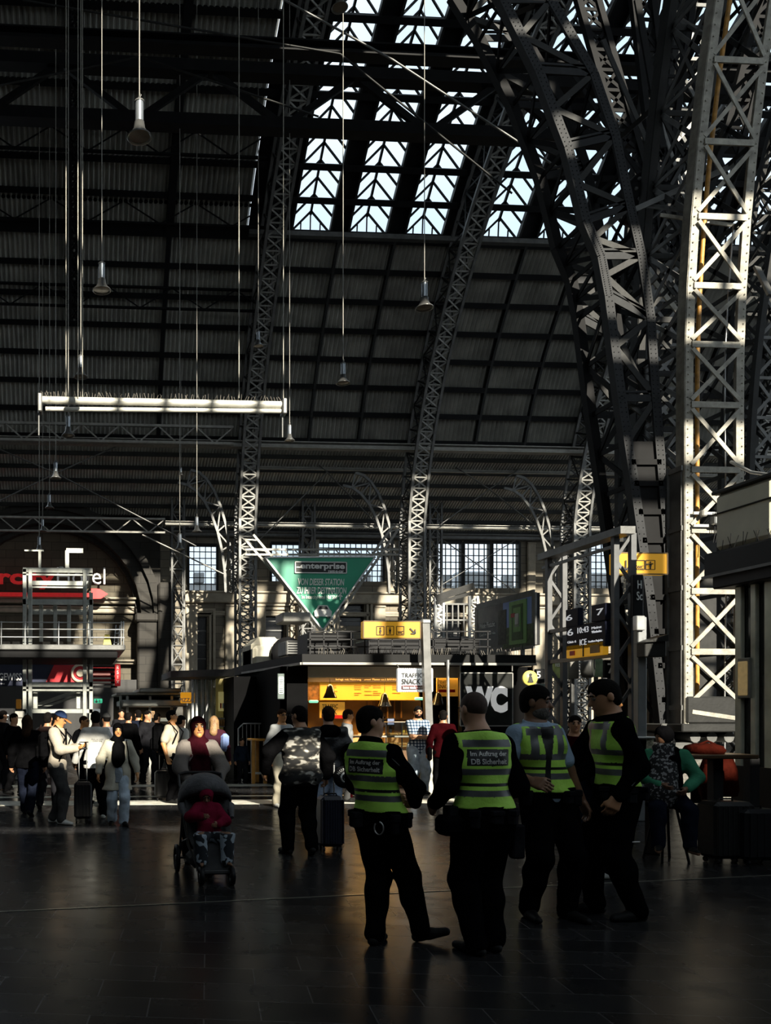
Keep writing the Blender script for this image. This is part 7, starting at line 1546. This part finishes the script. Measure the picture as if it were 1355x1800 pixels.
dk = [(226,19.5,1.66,150,BLKC,'dark figure standing left of the three by the food kiosk'),(243,20.5,1.72,200,NVC,'dark figure in navy leaning by the food kiosk'),(259,20.0,1.70,40,DKC,'dark figure with pale hands by the food kiosk'),(276,21.5,1.64,120,BLKC,'dark figure nearest the glass bakery'),(213,22.5,1.75,10,DKC,'faint dark figure left of the food kiosk group'),(24,17.5,1.64,60,BLKC,'dark figure standing by the magazine rack'),(5,18.5,1.7,120,DKC,'dark figure cut by the left edge by the magazine rack')]
for (px, Y, H_, rz, m_, lb) in dk: person(lb, (W(px,1300,Y).x, Y, 0), H_, rz, dict(L=dict(foot=(.06,-.06,.045)), R=dict(foot=(-.06,.06,.045))), dict(m=m_, infl=.03, hem=.46), dict(m=m_ if m_ is not NVC else DEND), SHB, ('short', HAIRB), 'tan', .016, face=False)
def ruckb(K): rucksack(K, BLKC, .34, .5, .55, .22)
person('man in a beige shirt with a big dark backpack beside a suitcase', (FL(303,1412).x, 15.6, 0), 1.70, 60, dict(head=(25,-6), L=dict(hand=(.16,-.03,.50))), dict(m=BEI, infl=.024, sleeve='short', hem=.46, name='shirt', wide=.012), dict(m=BLKC), SHB, ('short', HAIRB), 'warm', .012, extra=ruckb)
person('person in a white top hidden behind the man with the backpack', (W(318,1300,16.6).x, 16.6, 0), 1.60, 120, dict(), dict(m=WHC, infl=.02, sleeve='short', name='shirt'), dict(m=DKC), SHB, ('short', HAIRB), 'tan', .014, face=False)
person('fair-haired person with a pale blue bag behind the woman with the pushchair', (W(376,1300,15.2).x, 15.2, 0), 1.60, 165, dict(), dict(m=cl('plum_top', (.04,.012,.02)), infl=.024, hem=.48), dict(m=DKC), SHB, ('long', HAIRL), 'warm', .013,
    extra=lambda K: MB().rbox((-.17*K['s'],-.05,.60*K['s']), (-.08*K['s'],.14,.80*K['s']), .05).build('blue_bag', cl('pale_blue_cloth', (.22,.30,.55)), K['t']))
person('small child in dark clothes by the crowd barrier', (W(425,1350,19.6).x, 19.6, 0), 1.05, 10, dict(head_scale=1.2), dict(m=DEND, infl=.02), dict(m=DKC), SHB, ('short', HAIRB), 'tan', .014, name='child', face=False)
person('person in dark clothes and white trainers walking right behind the tallest guard', (FL(1052,1542).x, FL(1052,1542).y, 0), 1.90, 98, dict(L=dict(foot=(.05,.14,.05)), R=dict(foot=(-.05,-.02,.045)), lean=(0,-.05), head=(-10,0)), dict(m=BLKC, infl=.024), dict(m=NVC), SHW, ('short', HAIRN), 'warm', .011)
for (px, Y, H_, rz, m_, lb, sk) in ((1010,10.5,1.62,-20,CRED,'person in dark red partly hidden between the two right guards','tan'),(1118,19,1.66,180,CRED,'person in dark red beyond the grey square post','tan'),(1143,19.8,1.7,160,cl('brown_red_coat', (.10,.02,.012)),'fair-haired person in brown red beyond the leaning arch foot','warm'),(962,18.5,1.66,30,DKC,'dark figure beyond the bearded guard','tan')):
    person(lb, (W(px,1300,Y).x, Y, 0), H_, rz, dict(), dict(m=m_, infl=.024), dict(m=BLKC), SHB, ('short' if sk == 'tan' else 'long', HAIRB if sk == 'tan' else HAIRL), sk, .014, face=(Y < 12))
# seated person at the bar table
st = root('bar_stool', (W(1170,1500,9.15).x, 9.15, 0), 'black bar stool under the seated person in the green cardigan', 'stool'); x_ = st.location.x
mb = MB(); mb.lathe([(0,.60),(.19,.60),(.2,.63),(.17,.66),(0,.66)], (x_,9.15,0), 20); mb.build('seat', BLKC, st)
for a in range(4): an = R(45+90*a); mb = MB(); mb.tube([(x_+.1*math.cos(an),9.15+.1*math.sin(an),.6),(x_+.22*math.cos(an),9.15+.22*math.sin(an),0)], .014, 6); mb.build('leg', BLACK, st)
GRC = cl('green_cardigan', (.045,.20,.115), .12); FLW = speck('flowered_scarf', (.006,.006,.007), (.22,.22,.22), 34, .56)
def seatx(K):
    s = K['s']; K['cloth']('flowered_scarf', [C_(K['v3'](K['neck']+Vector((-.02,-.03,-.01))), K['v3'](K['hip']+Vector((-.05,-.14,.03))), .075*s, .11*s, (1,.6,1)), C_(K['v3'](K['neck']+Vector((0,0,0))), K['v3'](K['neck']+Vector((0,0,.04))), .055*s)], FLW, .02, [], .006)
person('seated person in a green cardigan, black headscarf and flowered shawl at the bar table', (x_, 9.15, .185), 1.62, -25, dict(sink=.18, lean=(0,-.03), L=dict(hand=(.09,-.17,.40), pole=(1,.6,-.2), foot=(.09,-.26,.03), knee=(.2,-1,.6)), R=dict(hand=(-.07,-.17,.42), pole=(-1,.4,-.3), foot=(-.09,-.26,.03), knee=(-.2,-1,.6)), head=(-60,14)),
    dict(m=GRC, infl=.024, hem=.30, wide=.008, name='cardigan'), dict(m=NVC, loose=.008), SHB, ('hijab', BLKC, 'scarf'), 'brown', .010, build=1.0, extra=seatx, face=False)
t = root('wheel_bag', (0,0,0), 'round black bag with a pale ring and lettering hanging on the textured suitcase', 'bag'); p = FL(598,1499)
mb = MB(); mb.lathe([(0,-.05),(.10,-.05),(.13,-.02),(.13,.02),(.10,.05),(0,.05)], (0,0,0), 24, Matrix.Rotation(R(90),3,'X')); mb.build('disc', BLACK, t)
mb = MB(); mb.lathe([(.045,.0),(.056,-.004),(.066,.0),(.045,.0)], (0,-.055,0), 20, Matrix.Rotation(R(90),3,'X')); mb.build('ring', WHITE, t); text('3', (0,-.056,0), .035, .05, WHITE, t)
for k_, ch__ in enumerate('NUMBSOG3'):
    a = R(150-24*k_); text(ch__, (.098*math.cos(a),-.053,.098*math.sin(a)), .026, .032, WHITE, t, M=Matrix.Rotation(-(a-R(90)),3,'Y'))
t.location = (p.x+.02, p.y-.09, .90)
t2 = root('luggage_tag', (p.x+.11, p.y-.1, .70), 'small red luggage tag on the textured suitcase', 'tag'); MB().rbox((p.x+.09,p.y-.1,.66), (p.x+.12,p.y-.09,.74), .004).build('label', REDP, t2); MB().tube([(p.x+.10,p.y-.095,.74),(p.x+.06,p.y-.05,.77)], .004, 5).build('strap', BLACK, t2)
